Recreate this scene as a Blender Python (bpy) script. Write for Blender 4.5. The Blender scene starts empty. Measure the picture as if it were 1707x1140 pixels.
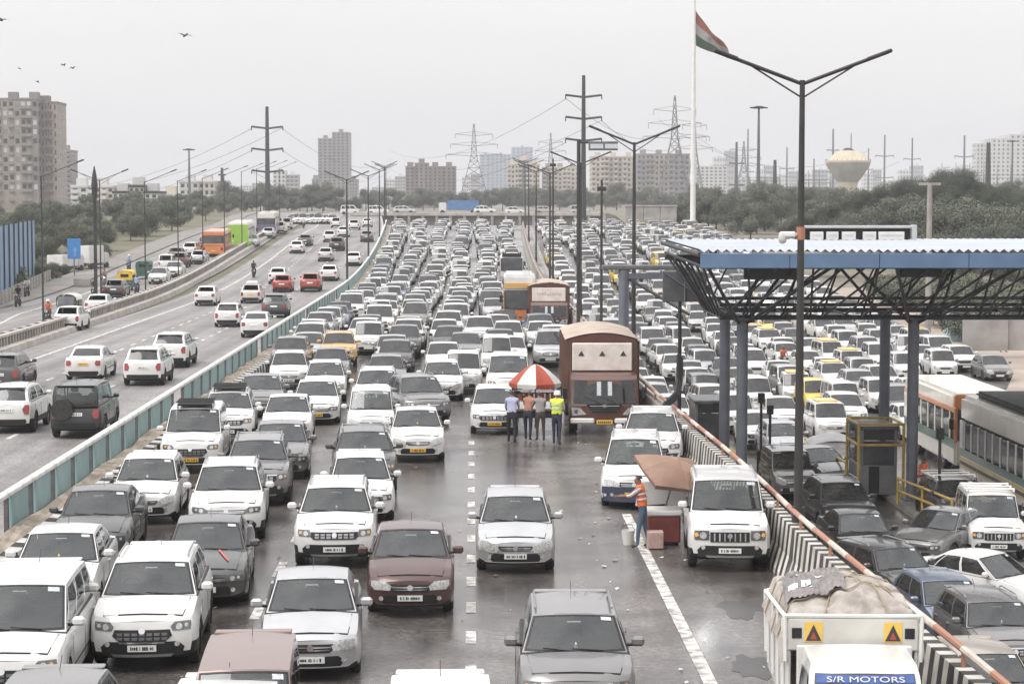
import bpy, bmesh, math, random
from mathutils import Vector, Matrix, Euler
import numpy as np
random.seed(11)
R = math.radians
scene = bpy.context.scene
COL = scene.collection
# ------------------------------------------------------------------ camera
FPX, CX, CY, CAMH = 3400.0, 853.5, 570.0, 7.5
cam_d = bpy.data.cameras.new('camera'); cam = bpy.data.objects.new('camera', cam_d); COL.objects.link(cam)
cam_d.sensor_width = 36.0; cam_d.lens = FPX / 1707.0 * 36.0
cam_d.clip_start = 0.5; cam_d.clip_end = 9000
cam.location = (0, 0, CAMH)
CAM_ROT = Euler((R(90 - 3.870), 0, R(-1.12)), 'XYZ')
cam.rotation_euler = CAM_ROT
scene.camera = cam
# ------------------------------------------------------------------ world: overcast sky
SUN_EL, SUN_AZ = R(54), R(236)
world = bpy.data.worlds.new('World'); scene.world = world; world.use_nodes = True
wn, wl = world.node_tree.nodes, world.node_tree.links
wn.clear()
def wnode(t, **kw):
    n = wn.new(t)
    for k, v in kw.items(): setattr(n, k, v)
    return n
w_out = wnode('ShaderNodeOutputWorld'); w_add = wnode('ShaderNodeAddShader')
w_b1 = wnode('ShaderNodeBackground'); w_b2 = wnode('ShaderNodeBackground')
w_sky = wnode('ShaderNodeTexSky', sky_type='NISHITA'); w_sky.sun_disc = False
w_sky.sun_elevation = SUN_EL; w_sky.sun_rotation = SUN_AZ; w_sky.dust_density = 4.0; w_sky.air_density = 1.0
w_hs = wnode('ShaderNodeHueSaturation'); w_hs.inputs['Saturation'].default_value = 0.15
w_tc = wnode('ShaderNodeTexCoord'); w_sep = wnode('ShaderNodeSeparateXYZ')
w_no = wnode('ShaderNodeTexNoise'); w_no.inputs['Scale'].default_value = 2.2; w_no.inputs['Detail'].default_value = 4
w_map = wnode('ShaderNodeMapping'); w_map.inputs['Scale'].default_value = (1, 1, 5)
w_r = wnode('ShaderNodeValToRGB'); w_mx = wnode('ShaderNodeMix', data_type='RGBA', blend_type='MULTIPLY')
w_mx.inputs['Factor'].default_value = 1.0
w_cl = wnode('ShaderNodeMapRange'); w_cl.inputs['From Min'].default_value = 0.3; w_cl.inputs['From Max'].default_value = 0.7
w_cl.inputs['To Min'].default_value = 0.94; w_cl.inputs['To Max'].default_value = 1.045
e = w_r.color_ramp.elements
e[0].position = 0.15; e[0].color = (0.825, 0.812, 0.818, 1)
e[1].position = 1.0; e[1].color = (1.95, 1.94, 1.96, 1)
wl.new(w_tc.outputs['Generated'], w_sep.inputs[0]); wl.new(w_sep.outputs['Z'], w_r.inputs['Fac'])
wl.new(w_tc.outputs['Generated'], w_map.inputs['Vector']); wl.new(w_map.outputs['Vector'], w_no.inputs['Vector'])
wl.new(w_no.outputs['Fac'], w_cl.inputs['Value'])
wl.new(w_r.outputs['Color'], w_mx.inputs['A']); wl.new(w_cl.outputs['Result'], w_mx.inputs['B'])
wl.new(w_mx.outputs['Result'], w_b2.inputs['Color']); w_b2.inputs['Strength'].default_value = 0.72
wl.new(w_sky.outputs['Color'], w_hs.inputs['Color']); wl.new(w_hs.outputs['Color'], w_b1.inputs['Color'])
w_b1.inputs['Strength'].default_value = 0.05
wl.new(w_b1.outputs[0], w_add.inputs[0]); wl.new(w_b2.outputs[0], w_add.inputs[1]); wl.new(w_add.outputs[0], w_out.inputs['Surface'])
sun_d = bpy.data.lights.new('sun', 'SUN'); sun = bpy.data.objects.new('sun', sun_d); COL.objects.link(sun)
sun_d.energy = 1.5; sun_d.angle = R(38); sun_d.color = (1.0, 0.97, 0.93)
sun.rotation_euler = (R(90) - SUN_EL, 0, R(180) - SUN_AZ)
scene.view_settings.view_transform = 'Standard'; scene.view_settings.look = 'None'
scene.view_settings.exposure = 0.35; scene.view_settings.gamma = 1.0
scene.view_settings.use_curve_mapping = False
scene.cycles.volume_bounces = 0; scene.cycles.max_bounces = 8
scene.cycles.transparent_max_bounces = 12
scene.cycles.diffuse_bounces = 3; scene.cycles.glossy_bounces = 3
# ------------------------------------------------------------------ materials
_M = {}
def mat(name, col, rough=0.6, metal=0.0, nscale=3.0, namt=0.12, col2=None, coat=0.0, bump=0.0, bscale=None, spec=0.5, emit=None, ramp=(0.35, 0.65)):
    """procedural Principled material: two tones mixed by a noise, optional noise relief"""
    if name in _M: return _M[name]
    m = bpy.data.materials.new(name); m.use_nodes = True; _M[name] = m
    nt = m.node_tree; b = nt.nodes['Principled BSDF']
    b.inputs['Roughness'].default_value = rough; b.inputs['Metallic'].default_value = metal
    b.inputs['Specular IOR Level'].default_value = spec
    if coat: b.inputs['Coat Weight'].default_value = coat; b.inputs['Coat Roughness'].default_value = 0.06
    tc = nt.nodes.new('ShaderNodeTexCoord'); no = nt.nodes.new('ShaderNodeTexNoise')
    no.inputs['Scale'].default_value = nscale; no.inputs['Detail'].default_value = 5
    cr = nt.nodes.new('ShaderNodeValToRGB')
    if col2 is None: col2 = tuple(c * (1 - namt) for c in col[:3])
    cr.color_ramp.elements[0].position = ramp[0]; cr.color_ramp.elements[1].position = ramp[1]
    cr.color_ramp.elements[0].color = (*col2[:3], 1); cr.color_ramp.elements[1].color = (*col[:3], 1)
    nt.links.new(tc.outputs['Object'], no.inputs['Vector']); nt.links.new(no.outputs['Fac'], cr.inputs['Fac'])
    nt.links.new(cr.outputs['Color'], b.inputs['Base Color'])
    if bump:
        bn = nt.nodes.new('ShaderNodeBump'); bn.inputs['Strength'].default_value = bump; bn.inputs['Distance'].default_value = 0.02
        n2 = nt.nodes.new('ShaderNodeTexNoise'); n2.inputs['Scale'].default_value = bscale or nscale * 6
        nt.links.new(tc.outputs['Object'], n2.inputs['Vector']); nt.links.new(n2.outputs['Fac'], bn.inputs['Height'])
        nt.links.new(bn.outputs['Normal'], b.inputs['Normal'])
    if emit:
        b.inputs['Emission Color'].default_value = (*emit[:3], 1); b.inputs['Emission Strength'].default_value = emit[3]
    return m
def paint(name, col, rough=0.32, metal=0.0, coat=0.6):
    return mat('paint_' + name, col, rough, metal, 1.8, 0.0, tuple(c * 0.86 + 0.012 * k for c, k in zip(col, (1.1, 1, .85))), coat, ramp=(0.34, 0.62))
P = dict(
    white=paint('white', (0.66, 0.652, 0.635)), pearl=paint('pearl', (0.57, 0.55, 0.51)),
    silver=paint('silver', (0.50, 0.50, 0.51), 0.3, 0.55), grey=paint('grey', (0.20, 0.194, 0.192), 0.25, 0.4),
    dgrey=paint('dgrey', (0.075, 0.073, 0.074), 0.25, 0.25), black=paint('black', (0.018, 0.018, 0.02)),
    brown=paint('brown', (0.078, 0.036, 0.031), 0.28, 0.25), vbrown=paint('vbrown', (0.22, 0.145, 0.125), 0.35, 0.3),
    red=paint('red', (0.35, 0.05, 0.03)), orange=paint('orange', (0.60, 0.36, 0.13)), blue=paint('blue', (0.05, 0.09, 0.20)),
    bluegrey=paint('bluegrey', (0.20, 0.235, 0.31), 0.3, 0.5), champagne=paint('champagne', (0.45, 0.40, 0.34), 0.3, 0.4),
    yellow=paint('yellow', (0.72, 0.50, 0.06)))
trim = mat('black_plastic', (0.013, 0.013, 0.0135), 0.55, nscale=6, namt=0.3)
rubber = mat('tyre_rubber', (0.020, 0.019, 0.018), 0.8, nscale=9, namt=0.3, col2=(0.045, 0.042, 0.038))
chrome = mat('chrome', (0.66, 0.66, 0.67), 0.16, 1.0, nscale=5, namt=0.08)
alloy = mat('alloy', (0.40, 0.40, 0.41), 0.35, 0.85, nscale=7, namt=0.25)
lampm = mat('lamp_glass', (0.62, 0.62, 0.60), 0.12, 0.25, nscale=22, namt=0.45, coat=1.0)
lamphouse = mat('lamp_housing', (0.16, 0.16, 0.165), 0.15, 0.3, nscale=14, namt=0.5, coat=1.0)
amber = mat('amber_lens', (0.85, 0.42, 0.08), 0.2, nscale=9, namt=0.2, coat=0.8)
redlens = mat('red_lens', (0.30, 0.018, 0.015), 0.2, nscale=9, namt=0.3, coat=0.9)
platew = mat('plate_white', (0.75, 0.75, 0.72), 0.5, nscale=8, namt=0.08)
platey = mat('plate_yellow', (0.80, 0.47, 0.05), 0.5, nscale=8, namt=0.08)
ink = mat('plate_ink', (0.04, 0.04, 0.045), 0.5, nscale=8)
seatm = mat('seat_fabric', (0.085, 0.08, 0.076), 0.85, nscale=8, namt=0.35)
seatb = mat('seat_cover', (0.42, 0.38, 0.33), 0.8, nscale=8, namt=0.2)
glassd = mat('dark_glass', (0.030, 0.031, 0.033), 0.06, nscale=2.5, namt=0.5, col2=(0.010, 0.010, 0.011), spec=0.7)
glassg = mat('bus_glass', (0.10, 0.105, 0.115), 0.08, nscale=1.5, namt=0.5, spec=0.7)
sticker = mat('sticker', (0.62, 0.66, 0.68), 0.5, nscale=30, namt=0.35)
whitem = mat('white_sheet', (0.74, 0.73, 0.70), 0.5, nscale=2, namt=0.12)
def clear_glass():
    m = bpy.data.materials.new('clear_glass'); m.use_nodes = True; nt = m.node_tree; nt.nodes.clear()
    o = nt.nodes.new('ShaderNodeOutputMaterial'); mx = nt.nodes.new('ShaderNodeMixShader')
    fr = nt.nodes.new('ShaderNodeFresnel'); fr.inputs['IOR'].default_value = 1.72
    t = nt.nodes.new('ShaderNodeBsdfTransparent'); t.inputs['Color'].default_value = (0.62, 0.66, 0.65, 1)
    g = nt.nodes.new('ShaderNodeBsdfGlossy'); g.inputs['Roughness'].default_value = 0.03
    g.inputs['Color'].default_value = (0.9, 0.93, 0.95, 1)
    df = nt.nodes.new('ShaderNodeBsdfDiffuse'); df.inputs['Color'].default_value = (0.30, 0.29, 0.28, 1)
    m2 = nt.nodes.new('ShaderNodeMixShader'); tc = nt.nodes.new('ShaderNodeTexCoord')
    no = nt.nodes.new('ShaderNodeTexNoise'); no.inputs['Scale'].default_value = 2.0; no.inputs['Detail'].default_value = 6
    mr = nt.nodes.new('ShaderNodeMapRange'); mr.inputs['From Min'].default_value = 0.3; mr.inputs['From Max'].default_value = 0.75
    mr.inputs['To Min'].default_value = 0.02; mr.inputs['To Max'].default_value = 0.15
    nt.links.new(tc.outputs['Object'], no.inputs['Vector']); nt.links.new(no.outputs['Fac'], mr.inputs['Value'])
    nt.links.new(mr.outputs['Result'], m2.inputs[0]); nt.links.new(t.outputs[0], m2.inputs[1]); nt.links.new(df.outputs[0], m2.inputs[2])
    nt.links.new(fr.outputs[0], mx.inputs[0]); nt.links.new(m2.outputs[0], mx.inputs[1]); nt.links.new(g.outputs[0], mx.inputs[2])
    nt.links.new(mx.outputs[0], o.inputs['Surface']); return m
glassc = clear_glass()
# ------------------------------------------------------------------ mesh helpers
class MB:
    def __init__(s): s.v = []; s.f = []; s.m = []
    def add(s, vs, fs, mi=0, M=None):
        o = len(s.v)
        if M is not None: vs = [tuple(M @ Vector(p)) for p in vs]
        s.v += [tuple(p) for p in vs]
        for f in fs: s.f.append(tuple(i + o for i in f)); s.m.append(mi)
        return s
    def bb(s, x0, x1, y0, y1, z0, z1, mi=0, M=None):
        return s.add([(x0, y0, z0), (x1, y0, z0), (x1, y1, z0), (x0, y1, z0), (x0, y0, z1), (x1, y0, z1), (x1, y1, z1), (x0, y1, z1)],
                     [(0, 3, 2, 1), (4, 5, 6, 7), (0, 1, 5, 4), (1, 2, 6, 5), (2, 3, 7, 6), (3, 0, 4, 7)], mi, M)
    def rb(s, x0, x1, y0, y1, z0, z1, r=0.03, mi=0, M=None):
        """box with chamfered edges"""
        r = min(r, (x1 - x0) * .45, (y1 - y0) * .45, (z1 - z0) * .45)
        bm = bmesh.new(); bmesh.ops.create_cube(bm, size=1.0)
        for v in bm.verts: v.co = Vector(((x0 + x1) / 2 + v.co.x * (x1 - x0), (y0 + y1) / 2 + v.co.y * (y1 - y0), (z0 + z1) / 2 + v.co.z * (z1 - z0)))
        bmesh.ops.bevel(bm, geom=bm.edges[:], offset=r, segments=1 if r < .05 else 2, affect='EDGES')
        bm.verts.index_update()
        s.add([tuple(v.co) for v in bm.verts], [tuple(v.index for v in f.verts) for f in bm.faces], mi, M); bm.free(); return s
    def tube(s, p, q, r, n=8, r2=None, mi=0, caps=True):
        p, q = Vector(p), Vector(q); d = q - p
        if d.length < 1e-6: return s
        d.normalize(); a = d.orthogonal().normalized(); b = d.cross(a); r2 = r if r2 is None else r2
        vs = []
        for c, rr in ((p, r), (q, r2)):
            for i in range(n):
                t = 2 * math.pi * i / n; vs.append(tuple(c + a * math.cos(t) * rr + b * math.sin(t) * rr))
        fs = [(i, (i + 1) % n, n + (i + 1) % n, n + i) for i in range(n)]
        if caps: fs += [tuple(range(n))[::-1], tuple(range(n, 2 * n))]
        return s.add(vs, fs, mi)
    def path(s, pts, r, n=6, mi=0):
        for a, b in zip(pts[:-1], pts[1:]): s.tube(a, b, r, n, mi=mi)
        return s
    def lathe(s, prof, n=20, c=(0, 0, 0), mi=0, M=None, axis='z', cap=True):
        vs = []
        for r, z in prof:
            for i in range(n):
                t = 2 * math.pi * i / n; x, y = r * math.cos(t), r * math.sin(t)
                vs.append((c[0] + x, c[1] + y, c[2] + z) if axis == 'z' else (c[0] + z, c[1] + x, c[2] + y))
        fs = [(k * n + i, k * n + (i + 1) % n, (k + 1) * n + (i + 1) % n, (k + 1) * n + i) for k in range(len(prof) - 1) for i in range(n)]
        if cap: fs += [tuple(range(n))[::-1], tuple(range((len(prof) - 1) * n, len(prof) * n))]
        return s.add(vs, fs, mi, M)
    def grid(s, fn, us, vs_, mi=0, skip=None, flip=False):
        nu, nv = len(us), len(vs_); pts = [fn(u, v) for v in vs_ for u in us]; fs = []
        for j in range(nv - 1):
            for i in range(nu - 1):
                if skip and skip(i, j): continue
                f = (j * nu + i, j * nu + i + 1, (j + 1) * nu + i + 1, (j + 1) * nu + i)
                fs.append(f[::-1] if flip else f)
        return s.add(pts, fs, mi)
    def prism(s, poly, a0, a1, axis='y', mi=0, M=None):
        n = len(poly)
        mk = (lambda u, v, a: (u, a, v)) if axis == 'y' else ((lambda u, v, a: (a, u, v)) if axis == 'x' else (lambda u, v, a: (u, v, a)))
        vs = [mk(u, v, a0) for u, v in poly] + [mk(u, v, a1) for u, v in poly]
        fs = [tuple(range(n)), tuple(range(n, 2 * n))[::-1]] + [(i, n + i, n + (i + 1) % n, (i + 1) % n) for i in range(n)]
        return s.add(vs, fs, mi, M)
    def mesh(s, name, mats, smooth=None):
        me = bpy.data.meshes.new(name); me.from_pydata(s.v, [], s.f)
        if not isinstance(mats, (list, tuple)): mats = [mats]
        for m in mats: me.materials.append(m)
        if any(s.m): me.polygons.foreach_set('material_index', s.m)
        bm = bmesh.new(); bm.from_mesh(me); bmesh.ops.recalc_face_normals(bm, faces=bm.faces[:]); bm.to_mesh(me); bm.free()
        if smooth is not None:
            me.polygons.foreach_set('use_smooth', [True] * len(me.polygons)); me.set_sharp_from_angle(angle=R(smooth))
        me.update(); return me
    def build(s, name, mats, parent=None, smooth=None):
        return obj(name, s.mesh(name, mats, smooth), parent)
def obj(name, me, parent=None, loc=None):
    o = bpy.data.objects.new(name, me); COL.objects.link(o)
    if parent is not None: o.parent = parent
    if loc is not None: o.location = loc
    return o
def empty(name, loc=(0, 0, 0), rz=0.0):
    o = bpy.data.objects.new(name, None); COL.objects.link(o); o.location = loc; o.rotation_euler = (0, 0, rz)
    o.empty_display_size = 0.2; return o
def tag(o, label=None, cat=None, group=None, kind=None):
    if label: o['label'] = label
    if cat: o['category'] = cat
    if group: o['group'] = group
    if kind: o['kind'] = kind
    return o
def children_of(o): return o.children
def copy_tree(o, parent=None):
    c = o.copy(); COL.objects.link(c)
    if parent is not None: c.parent = parent
    for ch in o.children: copy_tree(ch, c)
    return c
def copy_thing(o, loc, rz=None, label=None):
    c = copy_tree(o); c.location = loc
    if rz is not None: c.rotation_euler = (0, 0, rz)
    if label: c['label'] = label
    return c
# ------------------------------------------------------------------ terrain
def smst(t): t = max(0.0, min(1.0, t)); return t * t * (3 - 2 * t)
def zo(d):            # side carriageways and land: level, then rising to the flyover's level
    if d < 150: return 0.0
    if d < 315: return 3.7 * smst((d - 150) / 165)
    return 3.7 + 2.0 * smst((d - 315) / 105)
def zm(d):            # the jammed main road: over a crest, then down below the flyover
    if d < 315: return zo(d)
    if d < 440: return 3.7 - 4.9 * smst((d - 315) / 55)
    return -1.2 + 6.9 * smst((d - 440) / 60)
def sx(x, d):         # the roads fan out in the distance
    t = max(0.0, (d - 150) / 170); t2 = min(t, 1.4) ** 2
    if x < -8: return x - 3.5 * t2
    if x > 5: return x + 2.0 * t2
    return x + t2 * (-3.5 + 5.5 * (x + 8) / 13)
def in_dip(x, d):
    return sx(-10.3, d) <= x <= sx(23.5, d)
def drop(d):          # the toll lanes lie lower than the main road
    return 2.6 * (1 - smst((d - 110) / 130))
def gz(x, d):
    if in_dip(x, d): return zm(d) - (drop(d) if x > sx(7.38, d) else 0)
    return zo(d) - (drop(d) if x > 0 else 0)
def P3(x, d, z=0.0):  # road coordinates (before fanning out) to a point
    X = sx(x, d); return (X, d, (zm(d) if -10.3 <= x <= 23.5 else zo(d)) + z)
_CR = CAM_ROT.to_matrix()
def ray(px, py): return _CR @ Vector(((px - CX) / FPX, (CY - py) / FPX, -1.0))
def gp(px, py):       # the point of the ground seen at a place of the photograph
    r = ray(px, py); prev = None; d = 15.0
    while d < 420:
        t = d / r.y; z = CAMH + t * r.z; x = t * r.x
        if z - gz(x, d) <= 0:
            return (x, d, gz(x, d))
        d += 0.1 if d < 120 else 0.5
    return (x, d, gz(x, d))
def at(px, py, d):    # the point at distance d along the road seen there
    r = ray(px, py); t = d / r.y; return (t * r.x, d, CAMH + t * r.z)
# ------------------------------------------------------------------ ground, roads, markings
YS = [-60, -20, 0] + [10 * i for i in range(1, 15)] + [145 + 5 * i for i in range(0, 70)] + [520, 600, 800, 1200, 2000, 3200]
earth = mat('earth', (0.20, 0.17, 0.14), 0.95, nscale=0.25, col2=(0.13, 0.125, 0.09), bump=0.4, bscale=3)
grassy = mat('rough_grass', (0.085, 0.095, 0.05), 0.95, nscale=0.12, col2=(0.15, 0.13, 0.09), bump=0.4, bscale=3)
def asphalt(name, base, wet_amt, wet_scale=0.12):
    m = bpy.data.materials.new(name); m.use_nodes = True; nt = m.node_tree; b = nt.nodes['Principled BSDF']; N = nt.nodes.new; L = nt.links.new
    tc = N('ShaderNodeTexCoord')
    def noise(sc, det=5, vec=None, scl=None):
        n = N('ShaderNodeTexNoise'); n.inputs['Scale'].default_value = sc; n.inputs['Detail'].default_value = det
        if scl:
            mp = N('ShaderNodeMapping'); mp.inputs['Scale'].default_value = scl; L(tc.outputs['Object'], mp.inputs['Vector']); L(mp.outputs['Vector'], n.inputs['Vector'])
        else: L(tc.outputs['Object'], n.inputs['Vector'])
        return n
    def ramp(n, p0, c0, p1, c1):
        r = N('ShaderNodeValToRGB'); r.color_ramp.elements[0].position = p0; r.color_ramp.elements[1].position = p1
        r.color_ramp.elements[0].color = (*c0, 1); r.color_ramp.elements[1].color = (*c1, 1); L(n.outputs['Fac'], r.inputs['Fac']); return r
    fine = ramp(noise(9, 8), 0.32, tuple(c * 0.55 for c in base), 0.70, tuple(c * 1.25 for c in base))
    strip = ramp(noise(1.0, 4, scl=(1.1, 0.03, 1)), 0.36, (0.66, 0.65, 0.64), 0.62, (1.08, 1.07, 1.05))       # wheel tracks, oil
    blot = ramp(noise(0.7, 8), 0.40, (0.45, 0.43, 0.41), 0.56, (1, 1, 1))
    m1 = N('ShaderNodeMix'); m1.data_type = 'RGBA'; m1.blend_type = 'MULTIPLY'; m1.inputs['Factor'].default_value = 1
    m2 = N('ShaderNodeMix'); m2.data_type = 'RGBA'; m2.blend_type = 'MULTIPLY'; m2.inputs['Factor'].default_value = 0.7 if wet_amt > 0 else 0.3
    L(fine.outputs['Color'], m1.inputs['A']); L(strip.outputs['Color'], m1.inputs['B'])
    L(m1.outputs['Result'], m2.inputs['A']); L(blot.outputs['Color'], m2.inputs['B'])
    wet = ramp(noise(wet_scale, 6, scl=(1.6, 0.55, 1)), 0.5 - 0.16 * wet_amt, (0, 0, 0), 0.62 - 0.12 * wet_amt, (1, 1, 1))
    m3 = N('ShaderNodeMix'); m3.data_type = 'RGBA'; m3.blend_type = 'MULTIPLY'
    m3.inputs['B'].default_value = (0.66, 0.645, 0.635, 1)
    L(wet.outputs['Color'], m3.inputs['Factor']); L(m2.outputs['Result'], m3.inputs['A']); L(m3.outputs['Result'], b.inputs['Base Color'])
    mr = N('ShaderNodeMapRange'); mr.inputs['To Min'].default_value = 0.60; mr.inputs['To Max'].default_value = 0.13
    L(wet.outputs['Color'], mr.inputs['Value']); L(mr.outputs['Result'], b.inputs['Roughness'])
    bn = N('ShaderNodeBump'); bn.inputs['Strength'].default_value = 0.35; bn.inputs['Distance'].default_value = 0.01
    L(noise(30, 3).outputs['Fac'], bn.inputs['Height']); L(bn.outputs['Normal'], b.inputs['Normal'])
    return m
tar_main = asphalt('asphalt_damp', (0.215, 0.200, 0.193), 1.0)
tar_left = asphalt('asphalt_dry', (0.255, 0.243, 0.239), -1.3)
tar_toll = asphalt('asphalt_toll', (0.15, 0.141, 0.138), 0.6)
tar_serv = asphalt('asphalt_service', (0.25, 0.238, 0.232), -1.2)
pavem = mat('paving', (0.24, 0.22, 0.20), 0.9, nscale=0.8, namt=0.3, bump=0.3)
roadpaint = mat('road_paint', (0.60, 0.58, 0.54), 0.6, nscale=4, col2=(0.22, 0.21, 0.20), ramp=(0.38, 0.58))
concrete = mat('concrete', (0.36, 0.335, 0.31), 0.85, nscale=0.7, col2=(0.24, 0.22, 0.20), bump=0.2)
# land: one sheet that follows the roads' levels
gxs = [-3000, -900, -300, -120, -60, -45]
def ground_cols(d):
    return gxs + [sx(-36, d), sx(-24.8, d), sx(-10.42, d), sx(-10.38, d), sx(0, d), sx(7.40, d), sx(7.44, d), sx(23.58, d), sx(23.62, d), sx(34, d), 60, 110, 300, 900, 3000]
mb = MB(); nc = 21; rows = []
for d in YS:
    for i, x in enumerate(ground_cols(d)):
        dip = 9 <= i <= 13
        mb.v.append((x, d, (zm(d) if dip else zo(d)) - (drop(d) if i >= 12 else 0) - 0.12))
for j in range(len(YS) - 1):
    for i in range(nc - 1):
        mb.f.append((j * nc + i, j * nc + i + 1, (j + 1) * nc + i + 1, (j + 1) * nc + i)); mb.m.append(1 if 8 <= i < 13 or i in (14, 15) else 0)
tag(mb.build('ground', [grassy, earth]), kind='structure')
RY = [y for y in YS if y <= 505]
def strip_mesh(x0, x1, ys, dz, thick=0.0, nx=2, dip=None):
    """a road-following sheet between two road coordinates"""
    m = MB(); f = lambda k: (k if not callable(k) else None)
    n = nx + 1
    for d in ys:
        a = x0(d) if callable(x0) else x0; b = x1(d) if callable(x1) else x1
        for i in range(n):
            x = a + (b - a) * i / nx
            zz = (zm(d) if (dip if dip is not None else -10.3 <= x <= 23.5) else zo(d))
            m.v.append((sx(x, d), d, zz + dz - (drop(d) if (a + b) / 2 > 7.4 else 0)))
    for j in range(len(ys) - 1):
        for i in range(nx): m.f.append((j * n + i, j * n + i + 1, (j + 1) * n + i + 1, (j + 1) * n + i)); m.m.append(0)
    if thick:
        k = len(m.v); top = list(m.v)
        m.v += [(x, y, z - thick) for x, y, z in top]
        for j in range(len(ys) - 1):
            for i in (0, nx):
                a, b = j * n + i, (j + 1) * n + i; m.f.append((a, b, b + k, a + k)); m.m.append(0)
        for j in (0, len(ys) - 1):
            for i in range(nx): a = j * n + i; m.f.append((a, a + 1, a + 1 + k, a + k)); m.m.append(0)
    return m
def srv(d): return -33.5 - max(0, (140 - d)) * -0.115 if d < 140 else -33.5 - min(2.0, (d - 140) * 0.03)   # far edge of the service road
tag(strip_mesh(-9.15, 7.4, RY, 0.0, nx=6).build('road', tar_main), kind='structure')
tag(strip_mesh(7.4, 23.4, RY, -0.004, nx=6).build('toll_road', tar_toll), kind='structure')
tag(strip_mesh(-23.3, -10.31, RY, 0.0, nx=6, dip=False).build('left_road', tar_left), kind='structure')
tag(strip_mesh(lambda d: srv(d), -24.5, RY, 0.0, nx=4, dip=False).build('service_road', tar_serv), kind='structure')
tag(strip_mesh(lambda d: srv(d) - 3.2, lambda d: srv(d) - 0.02, RY, 0.13, thick=0.25, nx=2, dip=False).build('pavement', pavem), kind='structure')
tag(strip_mesh(23.38, lambda d: 23.6 + 9.5 * smst((d - 88) / 40), [y for y in RY if 88 <= y <= 311], 0.035, nx=4, dip=False).build('toll_apron', tar_toll), kind='structure')
# dirt lot right of the toll lanes
tag(strip_mesh(23.6, 60, [y for y in RY if 40 <= y <= 190], 0.02, nx=6, dip=False).build('dirt_lot', mat('dusty_earth', (0.36, 0.30, 0.255), 0.95, nscale=0.3, col2=(0.27, 0.225, 0.19), bump=0.3)), kind='structure')
# markings
def line(x0, x1, d0, d1, name='road_marking', dip=None):
    ys = sorted(set([d0, d1] + [y for y in RY if d0 < y < d1])); return strip_mesh(x0, x1, ys, 0.006, nx=1, dip=dip)
mk = MB()
def addm(m2): mk.add(m2.v, m2.f, 0)
addm(line(3.62, 3.84, 20, 49)); addm(line(-21.35, -21.13, 20, 420, dip=False)); addm(line(-10.62, -10.45, 20, 420, dip=False))
addm(line(lambda d: srv(d) + 2.4, lambda d: srv(d) + 2.62, 20, 300, dip=False))
mk.build('road_marking', roadpaint)['kind'] = 'structure'
mk = MB()
for k in range(70):
    d = 24 + k * 2.62
    if d < 64: addm(line(-0.12, 0.06, d, d + 1.0))
    dd = 24 + k * 4.2
    if dd < 300: addm(line(-4.05, -3.87, dd, dd + 1.7))
for k in range(90):
    d = 40 + k * 3.6
    if d < 330:
        addm(line(-14.95, -14.78, d, d + 1.5, dip=False)); addm(line(-18.2, -18.03, d, d + 1.5, dip=False))
mk.build('lane_dashes', roadpaint)['kind'] = 'structure'
# ------------------------------------------------------------------ teal median with striped kerb
teal = mat('teal_paint', (0.20, 0.33, 0.33), 0.6, nscale=1.2, col2=(0.29, 0.38, 0.37), ramp=(0.35, 0.6))
kwhite = mat('kerb_white', (0.62, 0.60, 0.56), 0.7, nscale=3, col2=(0.42, 0.40, 0.37)); kblack = mat('kerb_black', (0.025, 0.025, 0.025), 0.7, nscale=3, namt=0.3)
sand = mat('median_soil', (0.40, 0.34, 0.28), 0.95, nscale=2.5, col2=(0.26, 0.22, 0.17), bump=0.5)
railm = mat('rail_white', (0.72, 0.71, 0.68), 0.5, nscale=2, col2=(0.5, 0.49, 0.46))
steel = mat('grey_steel', (0.16, 0.16, 0.165), 0.5, 0.4, nscale=3, namt=0.25)
dark_steel = mat('dark_steel', (0.045, 0.045, 0.047), 0.55, 0.3, nscale=3, namt=0.3)
med = tag(empty('median_barrier', P3(-9.6, 60)), 'long teal panel median barrier with white top rail and striped kerb', 'barrier')
def at_parent(o, p): o.parent = p; o.matrix_parent_inverse = Matrix.Translation(-Vector(p.location)); return o
kb = MB()
ds = np.arange(22, 312, 0.55)
for i, d in enumerate(ds):
    d1 = min(d + 0.55, 312)
    for (xa, za, xb, zb) in ((-9.06, -0.1, -9.12, 0.54), (-9.12, 0.54, -9.40, 0.56)):
        a = P3(xa, d, za); b = P3(xa, d1, za); c = P3(xb, d1, zb); e2 = P3(xb, d, zb)
        kb.add([a, b, c, e2], [(0, 1, 2, 3)], i % 2)
at_parent(kb.build('kerb', [kwhite, kblack]), med)
so = MB()
sds = [22 + 1.6 * i for i in range(182)]
random.seed(3)
so2 = [[(P3(-9.40 - 0.11 * k, d, 0.54 + random.uniform(-0.02, 0.10) * (k not in (0,)))) for k in range(5)] for d in sds]
so.v = [p for r in so2 for p in r]
for j in range(len(sds) - 1):
    for k in range(4): so.f.append((j * 5 + k, j * 5 + k + 1, (j + 1) * 5 + k + 1, (j + 1) * 5 + k)); so.m.append(0)
so_o = at_parent(so.build('soil', sand), med); so_o['kind'] = 'stuff'
mh = MB()
ys = [22] + [y for y in RY if 22 < y < 312] + [312]
m2 = strip_mesh(-10.28, -9.86, ys, 0.42, thick=0.55, nx=1, dip=False); at_parent(m2.build('wall', concrete), med)
pan_me = MB().rb(-0.03, 0.03, -0.80, 0.80, 0.0, 0.92, 0.012).mesh('panel', teal)
post_me = MB().rb(-0.05, 0.05, -0.06, 0.06, 0.0, 0.98, 0.012).mesh('post', steel)
rail_me = MB().rb(-0.09, 0.09, -1.17, 1.17, 0.0, 0.13, 0.03).mesh('rail', railm)
d = 24.0
far_p, far_r = MB(), MB(); k = 0
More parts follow.
